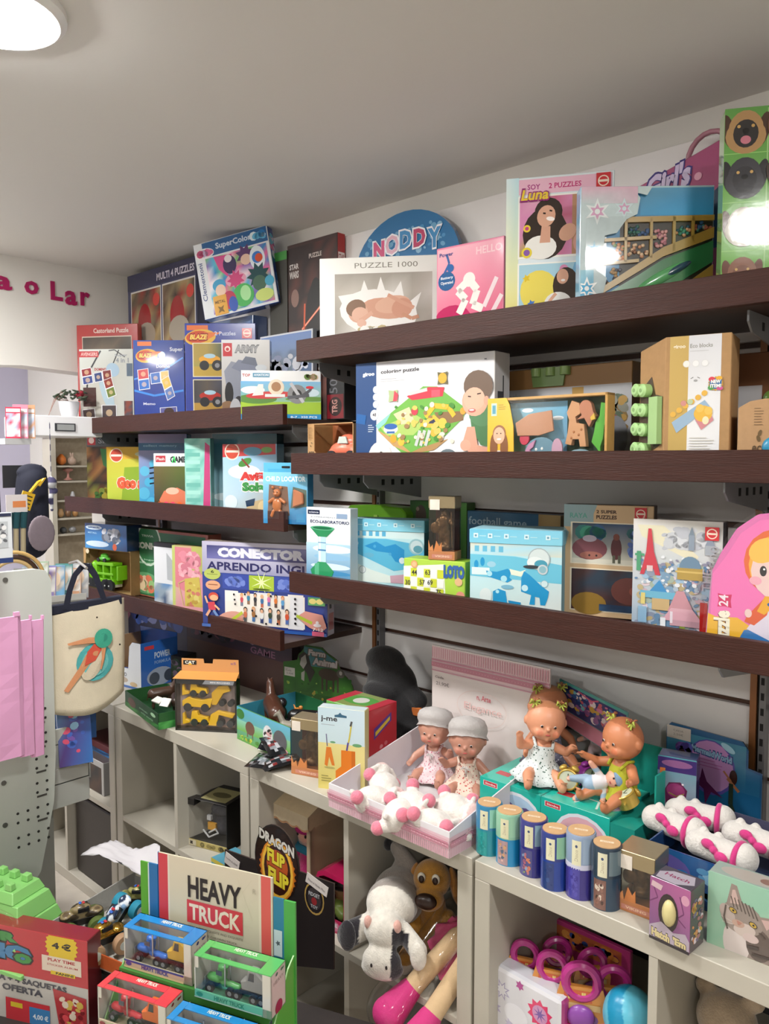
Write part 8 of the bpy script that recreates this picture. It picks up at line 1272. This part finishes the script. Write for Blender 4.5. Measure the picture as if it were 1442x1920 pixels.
monster('white and blue police-style monster truck tipped on its nose in the tray',.115,.125,.03,1.5,['8ab0d8','d8e0e8','1f3050','c8d4e8'],'1f84a0',ry=-.7,rx=.2,s=.095)
monster('green camouflage monster truck behind the police-style one',.08,.20,.01,.5,['6a6a38','a09a60','3a3a24'],'5a6a30'); monster('dark monster truck with blue wheels at the back of the tray',.165,.22,.012,-.4,['20242c','3a4050','14161a'],'1f6a94')
monster('black monster truck with green wheels at the rear centre of the tray',.125,.245,.06,.2,['1a1a1c','2a2a30'],'4a6a2c',rx=.4); monster('white-wheeled black monster truck beside the green display wing',.195,.12,.006,1.9,['1c1c20','2c2c34'],'b8b8b4',s=.09)
# torn white paper
k = M(); R = random.Random(4); n = 14; P = [onz(150,1603,.585),onz(300,1650,.565),onz(300,1592,.60),onz(222,1577,.60)]
vs = []; 
for j in range(n+1):
    for i in range(n+1):
        u,v = i/n,j/n; p = P[0].lerp(P[1],u).lerp(P[3].lerp(P[2],u),v); p = p+Vector((0,0,.012*sin(u*5+v*3)+R.uniform(-.003,.003)))
        if j == 0: p = p+(P[3]-P[0])*R.uniform(0,.12)
        vs.append(p)
k.add(vs,[(j*(n+1)+i,j*(n+1)+i+1,(j+1)*(n+1)+i+1,(j+1)*(n+1)+i) for j in range(n) for i in range(n)],'cfccd0')
o = k.build('torn_paper',mat('white_paper',col='d0cdd2',rough=.8),None,smooth=2); tag(o,'crumpled white torn paper flap above the monster truck tray','paper'); o.modifiers.new('s','SOLIDIFY').thickness = .0012
# green castle mould
P0 = onz(22,1700,.555); t = thing('toy_castle','pale green plastic toy castle mould strapped with clear tape, at the left edge','toy',Vector((P0.x-.0,P0.y+.02,TT)),radians(20)); GC = '86c470'; k = M()
def frus(x0,y0,x1,y1,z0,z1,ins): k.add([(x0,y0,z0),(x1,y0,z0),(x1,y1,z0),(x0,y1,z0),(x0+ins,y0+ins,z1),(x1-ins,y0+ins,z1),(x1-ins,y1-ins,z1),(x0+ins,y1-ins,z1)],[(0,3,2,1),(4,5,6,7),(0,1,5,4),(1,2,6,5),(2,3,7,6),(3,0,4,7)],GC)
frus(-.17,-.08,.085,.10,0,.012,0); frus(-.16,-.07,.075,.09,.012,.06,.012); frus(-.15,-.06,.06,.08,.06,.10,.012); frus(-.135,-.05,.045,.07,.10,.14,.012); frus(-.12,-.04,.02,.06,.14,.165,.01)
for x in (-.10,-.06,-.02): frus(x,-.028,x+.022,-.01,.165,.182,.002); frus(x,.02,x+.022,.04,.165,.182,.002)
for a in (-.05,.03): frus(a,-.075,a+.035,-.05,.06,.095,.004)
k.cyl((.045,.0,.0),(.035,.0,.085),.035,.024,GC,20); k.build('mould',PLASTIC,t,bevel=.002)
M().tube([(-.15,-.06,.125),(-.05,-.062,.145),(.03,-.055,.13),(.065,-.045,.09),(.075,-.05,.04)],.0035,'d0d4cc',6).build('strap',CLEAR,t,smooth=2); k = M(); k.add([(-.12,-.0475,.115),(-.085,-.0475,.118),(-.085,-.046,.128),(-.12,-.046,.125)],[(0,1,2,3)],'d87830'); k.build('sticker',GLOSS,t)
# sticker album display
B = onz(163,1766,.55); A = onz(-150,1705,.55); B = Vector((B.x,B.y,.26)); A = Vector((A.x,A.y,.26)); w_ = (B-A).length; h = .29
ar = [('r',0,.62,1,1,'b8343c'),('r',0,0,1,.62,'b8b4b0'),('t','SUPER',.18,.875,.60,.955,'3c8a44',.08,'2a2024'),('t','MARIO',.10,.73,.68,.86,'3a78a8',.08,'2a2024'),('t','O',.575,.72,.68,.80,'3c8a44',.1,'2a2024'),('star',.855,.92,.095,24,'d8b828',.88),('t','4 €',.80,.895,.91,.95,'2a241c',.05),('r',.74,.705,.965,.83,'d8c8b8'),('t','PLAY TIME',.775,.79,.93,.815,'a82c34',.03),('t','STICKER ALBUM',.77,.755,.945,.77,'a82c34',.01),('r',.79,.685,.93,.715,'d8b828'),('t','PANINI',.82,.69,.92,.71,'3a2c1c',.04),
    ('t','1 CADERNETA + 4 SAQUETAS',.18,.545,.88,.60,'3c3c48',.04),('t','OFERTA',.50,.475,.74,.53,'3c3c48',.04),('p',[(.80,.57),(.99,.54),(.99,.2),(.84,.2)],'a83238'),('b',.83,.24,.99,.54,['c8a850','d8c8b8','7a1c24','d04850'],40,.018,3),('r',.52,.22,.78,.42,'b8303a'),('r',.66,.24,.78,.38,'3a78b0'),('t','4,00 €',.68,.28,.77,.33,'d8e0e8',.03),('r',.55,.35,.62,.39,'c8b030')]
carton('sticker_display','red and white sticker album display box with a yellow 4 € burst',A,B,h,.05,'b8343c',ar,right='6a1c24',cat='display',m=GLOSS,top='8a2a30')
t = thing('stool','dark stool hidden under the sticker album display','stool',(A+B)/2+Vector((-.02,.04,-.26)),atan2(B.y-A.y,B.x-A.x)); M().box((-.17,-.045,.235),(.18,.05,.2595),'fff').build('seat',dark,t)
for x in (-.15,.14): M().box((x,-.02,0),(x+.03,.02,.235),'fff').build('leg',dark,t)
# ================================================================ LEFT RACK, BAGS AND THE CORNER BEYOND
PW = mat('white_perforated_metal',col='b9bdb6',rough=.45)
t = thing('display_rack','white perforated metal end panel of a display rack with rounded lower corner','rack',(-2.144,0,-.551)); t.scale = (1.34,)*3; k = M()
yr = .705; pp = [(-.3,.0),(.655,0),(.655,.70),(.668,.78),(.682,.84),(yr-.006,.92),(yr,1.02),(yr,1.375),(yr-.01,1.395),(yr-.03,1.40),(-.3,1.40)]
pp = [(-.3,.72),(.60,.72),(.648,.755)]+[q_ for q_ in pp if q_[1] > .77]; n = len(pp); k.add([(0,a,b) for a,b in pp]+[(-.018,a,b) for a,b in pp],[list(range(n)),list(range(2*n-1,n-1,-1))]+[((i+1) % n,i,i+n,(i+1) % n+n) for i in range(n)],'fff'); k.build('end_panel',PW,t)
k = M(); 
for i in range(6):
    for j in range(2): z_ = 1.115-i*.05; [k.cyl((.0004,y_,z_-j*.019),(.0010,y_,z_-j*.019),.0028,.0028,'2a2a28',10) for y_ in ((.685,.665) if i < 4 else (.685,.665,.645,.625))] if 1.0 or i else None
    k.box((.0004,.664,1.135-i*.05),(.001,.684,1.139-i*.05),'4a4844')
k.v = [v for v in k.v]; o = k.build('punched_holes',RUBBER,t); o['kind'] = 'stuff'
k = M(); [k.cyl((0,y_,z_),(.002,y_,z_),.005,.005,'8a8c88',12) for y_,z_ in ((.60,.985),(.615,1.385),(.60,.90))]; k.build('screw',STEEL,t)
for z_,yy in ((1.02,.775),(.935,.79)):
    k = M(); k.box((-.50,.2,z_),(-.03,yy,z_+.004),'c4c6c0'); k.box((-.50,yy-.003,z_),(-.03,yy,z_+.035),'b8bab2'); k.box((-.034,.4,z_-.05),(-.03,yy,z_+.035),'c0c2bc'); k.build('rack_tray',METAL,t,bevel=.001)
M().box((-.12,.70,.30),(-.10,.74,.99),'a8aaa4').build('upright',METAL,t)
mg = thing('magazine_pack','blue and purple toy magazine pack leaning in the rack tray','magazine',onx(112,1440,-2.17),radians(75),None,radians(-12)); M().box((0,0,0),(.09,.012,.24),'2c3c80').build('pack',GLOSS,mg,bevel=.001)
k = M(); sheet(k,[('g',0,0,1,1,('4a2c70','2a6ab0','3a3a90','5a98c8')),('b',.1,.1,.9,.9,['6a4a9a','8ab8d8','c84868','3a5ab0'],22,.12,3),('t','TOYS',.1,.7,.8,.85,'c84868',.05)],(0,-.0004,0),(.09,0,0),(0,0,.24),(0,-1,0)); k.build('cover',GLOSS,mg)
tag(M().box((0,0,0),(.13,.008,.15),{'*': '2a5a98'}).build('folder',SATIN,None,bevel=.001),'plain blue folder standing behind the rack panel','folder'); bpy.data.objects['folder'].location = onx(94,1395,-2.31); bpy.data.objects['folder'].rotation_euler = (0,0,radians(70))
# tote bag on a hook
t = thing('tote_bag','cream canvas tote with navy handles and a printed swimmer in a turquoise ring','bag',(-2.17,1.055,.925),radians(84)); t.scale = (1.34,)*3
k = M(); nx,nz = 16,14; W0,W1,H0 = .165,.155,.205
vs = []
for sgn in (-1,1):
    for j in range(nz+1):
        for i in range(nx+1):
            u,v = i/nx,j/nz; ww = W1+(W0-W1)*v; x = (u-.5)*ww; z_ = v*H0-.010*(1-v)*cos(pi*(u-.5))*2+(.02*(u-.5)); b = sin(pi*u)**.5*(1-v*.7)*.020; vs.append((x,sgn*(b+.002)+.003*sin(u*9+v*4),z_))
m_ = (nx+1)*(nz+1); fs = []
for s_ in (0,1):
    for j in range(nz):
        for i in range(nx): q_ = s_*m_+j*(nx+1)+i; f = (q_,q_+1,q_+nx+2,q_+nx+1); fs.append(f if s_ == 0 else f[::-1])
for j in range(nz): fs += [(j*(nx+1),(j+1)*(nx+1),m_+(j+1)*(nx+1),m_+j*(nx+1)),(j*(nx+1)+nx,m_+j*(nx+1)+nx,m_+(j+1)*(nx+1)+nx,(j+1)*(nx+1)+nx)]
for i in range(nx): fs.append((i,m_+i,m_+i+1,i+1))
k.add(vs,fs,'c8bca4'); k.build('canvas_body',mat('canvas',col='cfc4ac',rough=.9,bump=.4,bscale=450,noise=.06,nscale=30),t,smooth=2)
NV = mat('navy_webbing',col='171a2c',rough=.85,bump=.4,bscale=400)
M().box((-W0/2-.001,-.006,H0-.006),(W0/2+.001,.008,H0+.014),'fff').build('navy_hem',NV,t,bevel=.002,loc=(0,0,0),rot=(0,radians(-2),0))
for yb,dx in ((-.007,0),(.009,.012)):
    k = M(); pts = [(-.045+dx*.6+.0,yb,H0-.0),(-.038+dx*.6,yb,H0+.035),(-.025+dx*.6,yb,H0+.07),(-.008+dx*.6,yb,H0+.088),(.006+dx*.6,yb,H0+.084),(.018+dx*.6,yb,H0+.065),(.030+dx*.5,yb,H0+.03),(.040+dx*.4,yb,H0)]
    for (a,b) in zip(pts,pts[1:]):
        a,b = Vector(a),Vector(b); d_ = (b-a).normalized(); nn = Vector((d_.z,0,-d_.x))*.0055
        k.add([a+nn,a-nn,b-nn,b+nn]+[q_+Vector((0,.002,0)) for q_ in (a+nn,a-nn,b-nn,b+nn)],[(0,1,2,3),(7,6,5,4),(0,3,7,4),(1,5,6,2)],'fff')
    k.build('handle',NV,t)
k = M(); 
def F(u,v,L):
    x,z_ = -.062+u*.12,.025+v*.15; q_ = z_/H0; uu_ = min(.97,max(.03,x/(W1+(W0-W1)*q_)+.5)); return (x,-(sin(pi*uu_)**.5*(1-q_*.7)*.020+.002)+.003*sin(uu_*9+q_*4)-.0012-.0005*L,z_)
draw(k,[('c',.60,.42,.34,'4aa0a0'),('c',.60,.42,.25,'6ab4b0'),('e',.56,.40,.18,.24,'c8bca4',-.6),('p',[(.05,.08),(.12,.05),(.34,.28),(.56,.46),(.44,.55),(.3,.38)],'c88a60'),('p',[(.40,.40),(.60,.44),(.74,.60),(.60,.68),(.46,.58)],'c8503c'),('e',.62,.54,.06,.035,'c88a60'),('p',[(.46,.70),(.72,.68),(.70,.76),(.50,.78),(.12,.74),(.14,.71)],'c88a60'),('p',[(.72,.66),(.80,.60),(.76,.42),(.70,.30),(.68,.32),(.72,.46)],'c88a60'),('e',.76,.74,.16,.14,'3a9a80'),('e',.76,.75,.07,.06,'2c8470'),('r',-.2,.0,-.1,.1,'c8bca4')],F,1.3)
k.build('printed_swimmer',CLOTH,t); k = M(); [k.cyl((x,-.027,z_),(x,-.0275,z_),.002,.002,'3a342c',8) for x,z_ in ((.012,.185),(.060,.12))]; k.build('snap',STEEL,t)
M().tube([(0,0,0),(0,-.05,.01),(0,-.10,.0)],.003,'c8c8c4',8).build('hook',STEEL,t,loc=(-.012,.06,H0+.088))
# pink paper bags
pb = mat('pink_paper',col='d59ac0',rough=.7,noise=.03,nscale=20)
for i,(px0,px1,lb) in enumerate(((-40,31,'largest pink paper bag, flat at the left edge of the photo'),(31,52,'pink paper bag in the middle of the hanging bundle'),(52,84,'outermost narrow pink paper bag nearest the tote'))):
    x = -1.98-i*.016; a = onx(px0,1165,x); b = onx(px1,1165+4*i,x); zb = onx(px1,1420,x).z+.004*i; t = thing('paper_bag',lb,'bag',(x,a.y,zb),radians(90),'pink paper bags hanging together'); W_ = (b.y-a.y)+(.012 if i < 2 else 0); H_ = a.z-zb
    k = M(); nz = 10; vs = []
    for j in range(nz+1):
        v = j/nz; s_ = .82+.18*v if i == 2 else 1; xx = [0,W_*.35*s_,W_*.9*s_,W_*s_]; yy = [0,-.003*sin(v*7+i),.002*sin(v*5),.006]
        vs += [(xx[q_],yy[q_],v*H_) for q_ in range(4)]+[(xx[q_],yy[q_]+.008,v*H_) for q_ in range(3,-1,-1)]
    k.add(vs,[(j*8+q_,j*8+(q_+1) % 8,(j+1)*8+(q_+1) % 8,(j+1)*8+q_) for j in range(nz) for q_ in range(8)]+[list(range(7,-1,-1)),[nz*8+q_ for q_ in range(8)]],'fff'); k.build('paper',pb,t)
    M().box((W_*.82,-.003,H_),(W_*.95,.006,H_+.010),'fff').build('handle_stub',pb,t)
# hanging card at the left edge
t = thing('hanging_card_pack','white blister card with a navy footer hanging at the left edge','pack',onx(-60,1062,-1.95),radians(90)); c_ = onx(22,960,-1.95)
w_ = c_.y-t.location.y; h = c_.z-t.location.z; M().box((0,0,0),(w_,.006,h),'c4c8cc').build('card',GLOSS,t,bevel=.001); k = M(); sheet(k,[('r',0,0,1,.1,'1f3468'),('r',.3,.3,.9,.82,'a8acb0'),('b',.35,.35,.9,.8,['5a5c60','8a8c90','d0d0d0'],26,.06,3),('r',.7,.92,.98,.98,'2a3048')],(0,-.0004,0),(w_,0,0),(0,0,h),(0,-1,0)); k.build('front_print',GLOSS,t)
t = thing('garment','dark navy garment hanging in the upper left, cut by the frame','clothing',onx(-10,965,-2.0)); blob('cloth',[('c',(0,0,0),(0,.0,.15),.014,.012),('s',(0,-.02,.06),(.01,.03,.07))],NV,t,.003)
# wooden hoop
P0 = onx(25,1090,-2.4); t = thing('wooden_hoop','striped wooden hoop game behind the white rack panel','toy',P0,radians(80)); k = M()
for r_,c in ((.085,'b8965e'),(.072,'3a2418'),(.060,'b89a68')): k.tube([(r_*cos(a),0,r_*sin(a)) for a in [2*pi*i/40 for i in range(40)]],.006,c,8,True)
k.build('hoop',PLASTIC,t,smooth=2)
# book rack with thin picture books
A = onx(20,1072,-2.6); t = thing('book_rack','slanted white book rack holding thin picture books','rack',A+Vector((0,0,-.12)),radians(78)); k = M(); k.box((0,0,0),(.23,.12,.01),'b0b0ae'); k.box((0,0,0),(.23,.006,.03),'c0c0bc'); k.box((.0,.0,-.6),(.23,.12,.0),'a8aaa8'); k.build('rack',METAL,t)
R = random.Random(11); Rb = Matrix.Rotation(radians(78),3,'Z')
bn = ['grey','pale blue','green-and-white','purple-banded','sky blue','teal','orange-and-cream','silver']
bc = ['8a8c8c','9ab0c0','9ab098','8a7ab0','6a9cc0','4a8a8a','d0a080','a8aab0']
for i in range(8):
    b_ = thing('picture_book',bn[i]+' thin picture book in the slanted rack, number-less cover facing the tote','book',t.location+Rb @ Vector((.008+i*.026,.03+.008*(i % 2),.012)),radians(78-26),'thin picture books in the slanted rack',radians(-10))
    b_['label'] = bn[i]+' thin picture book standing in the slanted rack behind the tote'
    h_ = .115+R.uniform(-.02,.02); M().box((0,0,0),(.055,.005,h_),{'front': bc[i],'left': 'c8c4c0','right': 'd0ccc8','*': '7a7a7c'}).build('book',GLOSS,b_); k = M(); sheet(k,[('n',.04,.04,.96,.96,[bc[i],'c8c8c8','a89888','e0dcd8'],3,i),('r',.1,.1,.9,.25,bc[i]),('e',.5,.6,.25,.2,'d8c0a8')],(0,-.0004,0),(.055,0,0),(0,0,h_),(0,-1,0)); k.build('cover',GLOSS,b_)
# white ledge with plant, magazines and label holder
A,Bq = onx(58,779,-3.0),onx(128,785,-3.0); t = thing('display_ledge','bright white ledge with a small label holder at the far left','shelf',(A.x-.25,A.y,A.z-.075)); k = M(); Wl = .16
k.box((0,0,0),(.25,Wl+.12,.078),'e4e4e4'); k.build('ledge',mat('ledge_white',col='f4f4f6',rough=.4),t,bevel=.003)
k = M(); k.box((.2501,Wl*.55,.02),(.253,Wl*1.05,.05),'4a4c50'); k.box((.2532,Wl*.6,.024),(.2536,Wl*1.02,.046),'b8bcbc'); k.build('label_holder',METAL,t)
P0 = onx(130,776,-3.1); t = thing('potted_plant','white pot with dark leaves and red flowers on the far ledge','plant',(-3.1,P0.y,A.z+.003)); M().lathe([(.028,0),(.036,.03),(.040,.062),(.036,.062),(.030,.050)],'d4d4d8',24).build('pot',PLASTIC,t,smooth=1)
R = random.Random(2); k = M()
for i in range(26): a = R.uniform(0,6.28); r_ = R.uniform(.02,.06); k.ell((r_*cos(a),r_*sin(a),.07+R.uniform(0,.04)),(.018,.006,.004),'3c4a38',6,4,Euler((R.uniform(-.6,.6),R.uniform(-.6,.6),a)).to_matrix())
k.build('leaves',PLASTIC,t,smooth=2)['kind'] = 'stuff'; k = M()
for i in range(10): a = R.uniform(-.5,1.5)+1; k.ell((.03*cos(a),.03+.02*sin(a),.085+R.uniform(0,.025)),(.010,.010,.008),'8a1c2c',6,4)
k.build('flowers',CLOTH,t,smooth=2); k = M(); [k.tube([(0,0,.06),(.0,-.03-.01*i,.10-.01*i),(0,-.06-.008*i,.06-.02*i)],.0015,'a88a80',5) for i in range(4)]; k.build('dried_stems',CLOTH,t)
A2 = onx(5,822,-2.9); t = thing('magazine_rack','white magazine shelf at the far left edge','shelf',A2); M().box((-.1,0,-.02),(.02,.09,.0),'d0d0d0').build('shelf',METAL,t)
for i,(dy,c,lb) in enumerate(((.01,'b0304a','red magazine leaning at the far left shelf'),(.035,'c8788c','pink magazine leaning on the far left shelf'),(.06,'b88a68','tan and blue comic magazine, rightmost on the far left shelf'))):
    m_ = thing('magazine',lb,'magazine',A2+Vector((0,dy,.001)),radians(60),'magazines on the far left shelf',radians(-6)); M().box((0,0,0),(.05,.004,.12-.01*(i == 0)),c).build('cover',GLOSS,m_); k = M(); sheet(k,[('n',.05,.05,.95,.8,[c,'c8c8d0','9aa8c0'],3,i),('r',.05,.84,.95,.95,'d8d0d0')],(0,-.0004,0),(.05,0,0),(0,0,.11),(0,-1,0)); k.build('cover_print',GLOSS,m_)
# white cabinet with small figures in the recess
xc = -3.62; yl = onx(97,900,xc).y; zt_,zb_ = onx(97,815,xc).z,.75
t = thing('display_cabinet','tall white open cabinet of small ornaments beyond the wall opening','cabinet',(xc,yl,0),radians(90)); WL,DL = .30,.09
k = M(); k.box((0,-.0,zb_),(.022,DL,zt_),'d8d8da'); k.box((WL-.022,0,zb_),(WL,DL,zt_),'d8d8da'); k.box((-.03,-.02,zt_),(WL,DL,zt_+.03),'c8c8ca'); k.build('frame',white_lam,t)
M().box((.022,DL-.005,zb_),(WL-.022,DL,zt_),'9a9080').build('back',mat('cork_back',col='a89c88',rough=.9,noise=.1,nscale=60),t)
zs = [onx(120,py,xc).z for py in (873,902,938,972,1002)]
for z_ in zs: M().box((.022,.01,z_-.008),(WL-.022,DL-.006,z_),'fff').build('glass_shelf',white_lam,t)
Rc = Matrix.Rotation(radians(90),3,'Z')
def orn(lb,u,z_,parts,col): o = blob('ornament',parts,PLASTIC,None,.004,col=col); tag(o,lb,'ornament','small ornaments in the white cabinet'); o.location = Vector((xc,yl,0))+Rc @ Vector((u,.05,z_))
orn('orange round ornament on the top cabinet shelf',.07,zs[0]+.001,[('s',(0,0,.024),(.022,.022,.024)),('s',(0,0,.046),(.01,.01,.008))],'c8702c'); orn('brown and white rabbit ornament on the top cabinet shelf',.12,zs[0]+.001,[('s',(0,0,.02),(.02,.02,.02)),('c',(-.008,0,.04),(-.012,0,.055),.006,.005),('c',(.008,0,.04),(.012,0,.055),.006,.005)],'b8a090')
orn('pink carousel ornament on the second cabinet shelf',.10,zs[1]+.001,[('s',(0,0,.05),(.024,.024,.010)),('s',(0,0,.005),(.022,.022,.005)),('c',(0,0,.0),(0,0,.065),.007,.004)],'c08a80'); orn('white bell ornament on the third cabinet shelf',.12,zs[2]+.001,[('c',(0,0,.005),(0,0,.03),.014,.008)],'b8b8bc')
for i,(u,c,lb) in enumerate(((.06,'c8a070','cream owl ornament on the fourth cabinet shelf'),(.095,'7a5a40','brown owl ornament on the fourth cabinet shelf'),(.13,'a87c4c','tan owl ornament on the fourth cabinet shelf'))): orn(lb,u,zs[3]+.001,[('s',(0,0,.018),(.014,.014,.018)),('s',(0,0,.034),(.011,.011,.009))],c)
orn('dark grey stone ornament on the lowest cabinet shelf',.07,zs[4]+.001,[('s',(0,0,.015),(.02,.016,.015))],'3c3e40'); orn('grey stone ornament on the lowest cabinet shelf',.115,zs[4]+.001,[('s',(0,0,.015),(.018,.018,.015))],'8a8a8c')
# hanging goods between
def hang(name,lb,cat,px,py,x,parts,m=CLOTH,colf=None,col='222',vox=.004): o = blob(name,parts,m,None,vox,colf=colf,col=col); tag(o,lb,cat); o.location = onx(px,py,x); return o
hang('plush_charm','purple and grey plush charm hanging by the white cabinet','soft toy',96,905,-2.9,[('s',(0,0,0),(.018,.02,.022)),('c',(0,0,-.02),(0,.0,-.10),.008,.006),('s',(0,-.012,-.06),(.01,.014,.016)),('s',(0,.012,-.03),(.012,.012,.012)),('c',(0,0,.02),(0,0,.22),.003,.003)],colf=lambda c: S('4a4668') if sin(c.z*160) > -.2 else S('c8c8cc'))
hang('backpack','tall black backpack hanging at the left, half hidden','bag',62,970,-2.7,[('c',(0,0,.12),(0,-.01,-.08),.05,.06),('s',(0,0,.15),(.03,.05,.03))],NV,col='0c0c10',vox=.006)
hang('purse','grey oval purse at the foot of the black backpack','bag',78,1000,-2.6,[('s',(0,0,0),(.008,.045,.06))],CLOTH,col='7c7078')
k = M(); k.box((-.003,-.022,-.035),(.003,.018,.02),'c8a028'); k.tube([(0,0,.02),(0,.015,.06),(0,.03,.08),(0,.02,.05)],.006,'c8a028',6); [k.box((.0031,-.018,-.03+i*.012),(.0034,.012,-.026+i*.012),'3a3420') for i in range(4)]; o = k.build('luggage_tag',PLASTIC,None,rot=(radians(-20),0,0)); tag(o,'yellow strap and tag hanging on the black backpack','tag'); o.location = onx(52,935,-2.58)
k = M(); k.box((0,0,0),(.004,.13,.075),'3c3c40'); o = k.build('panel_sign',METAL,None); tag(o,'dark grey panel behind the hanging goods at the left','panel'); o.location = onx(5,915,-2.75)
t = thing('umbrella_bundle','bundle of folded umbrellas with teal covers and cream handles','umbrella',onx(10,1022,-2.55));
for i in range(3): M().cyl((0,.012+i*.022,.05),(0,.016+i*.022,.10),.010,.011,'14424a',12).build('cover',CLOTH,t,smooth=1); M().cyl((0,.010+i*.022,-.03),(0,.012+i*.022,.05),.008,.008,'a09478',12).build('handle',PLASTIC,t,smooth=1)
k = M(); k.box((0,0,0),(.003,.065,.055),'d0c8c8'); k.box((.003,.02,.015),(.0034,.06,.035),'d0804c'); o = k.build('header_card',GLOSS,None); tag(o,'white card with an orange swirl above the umbrella bundle','card'); o.location = bpy.data.objects['umbrella_bundle'].location+Vector((0,.005,.100))
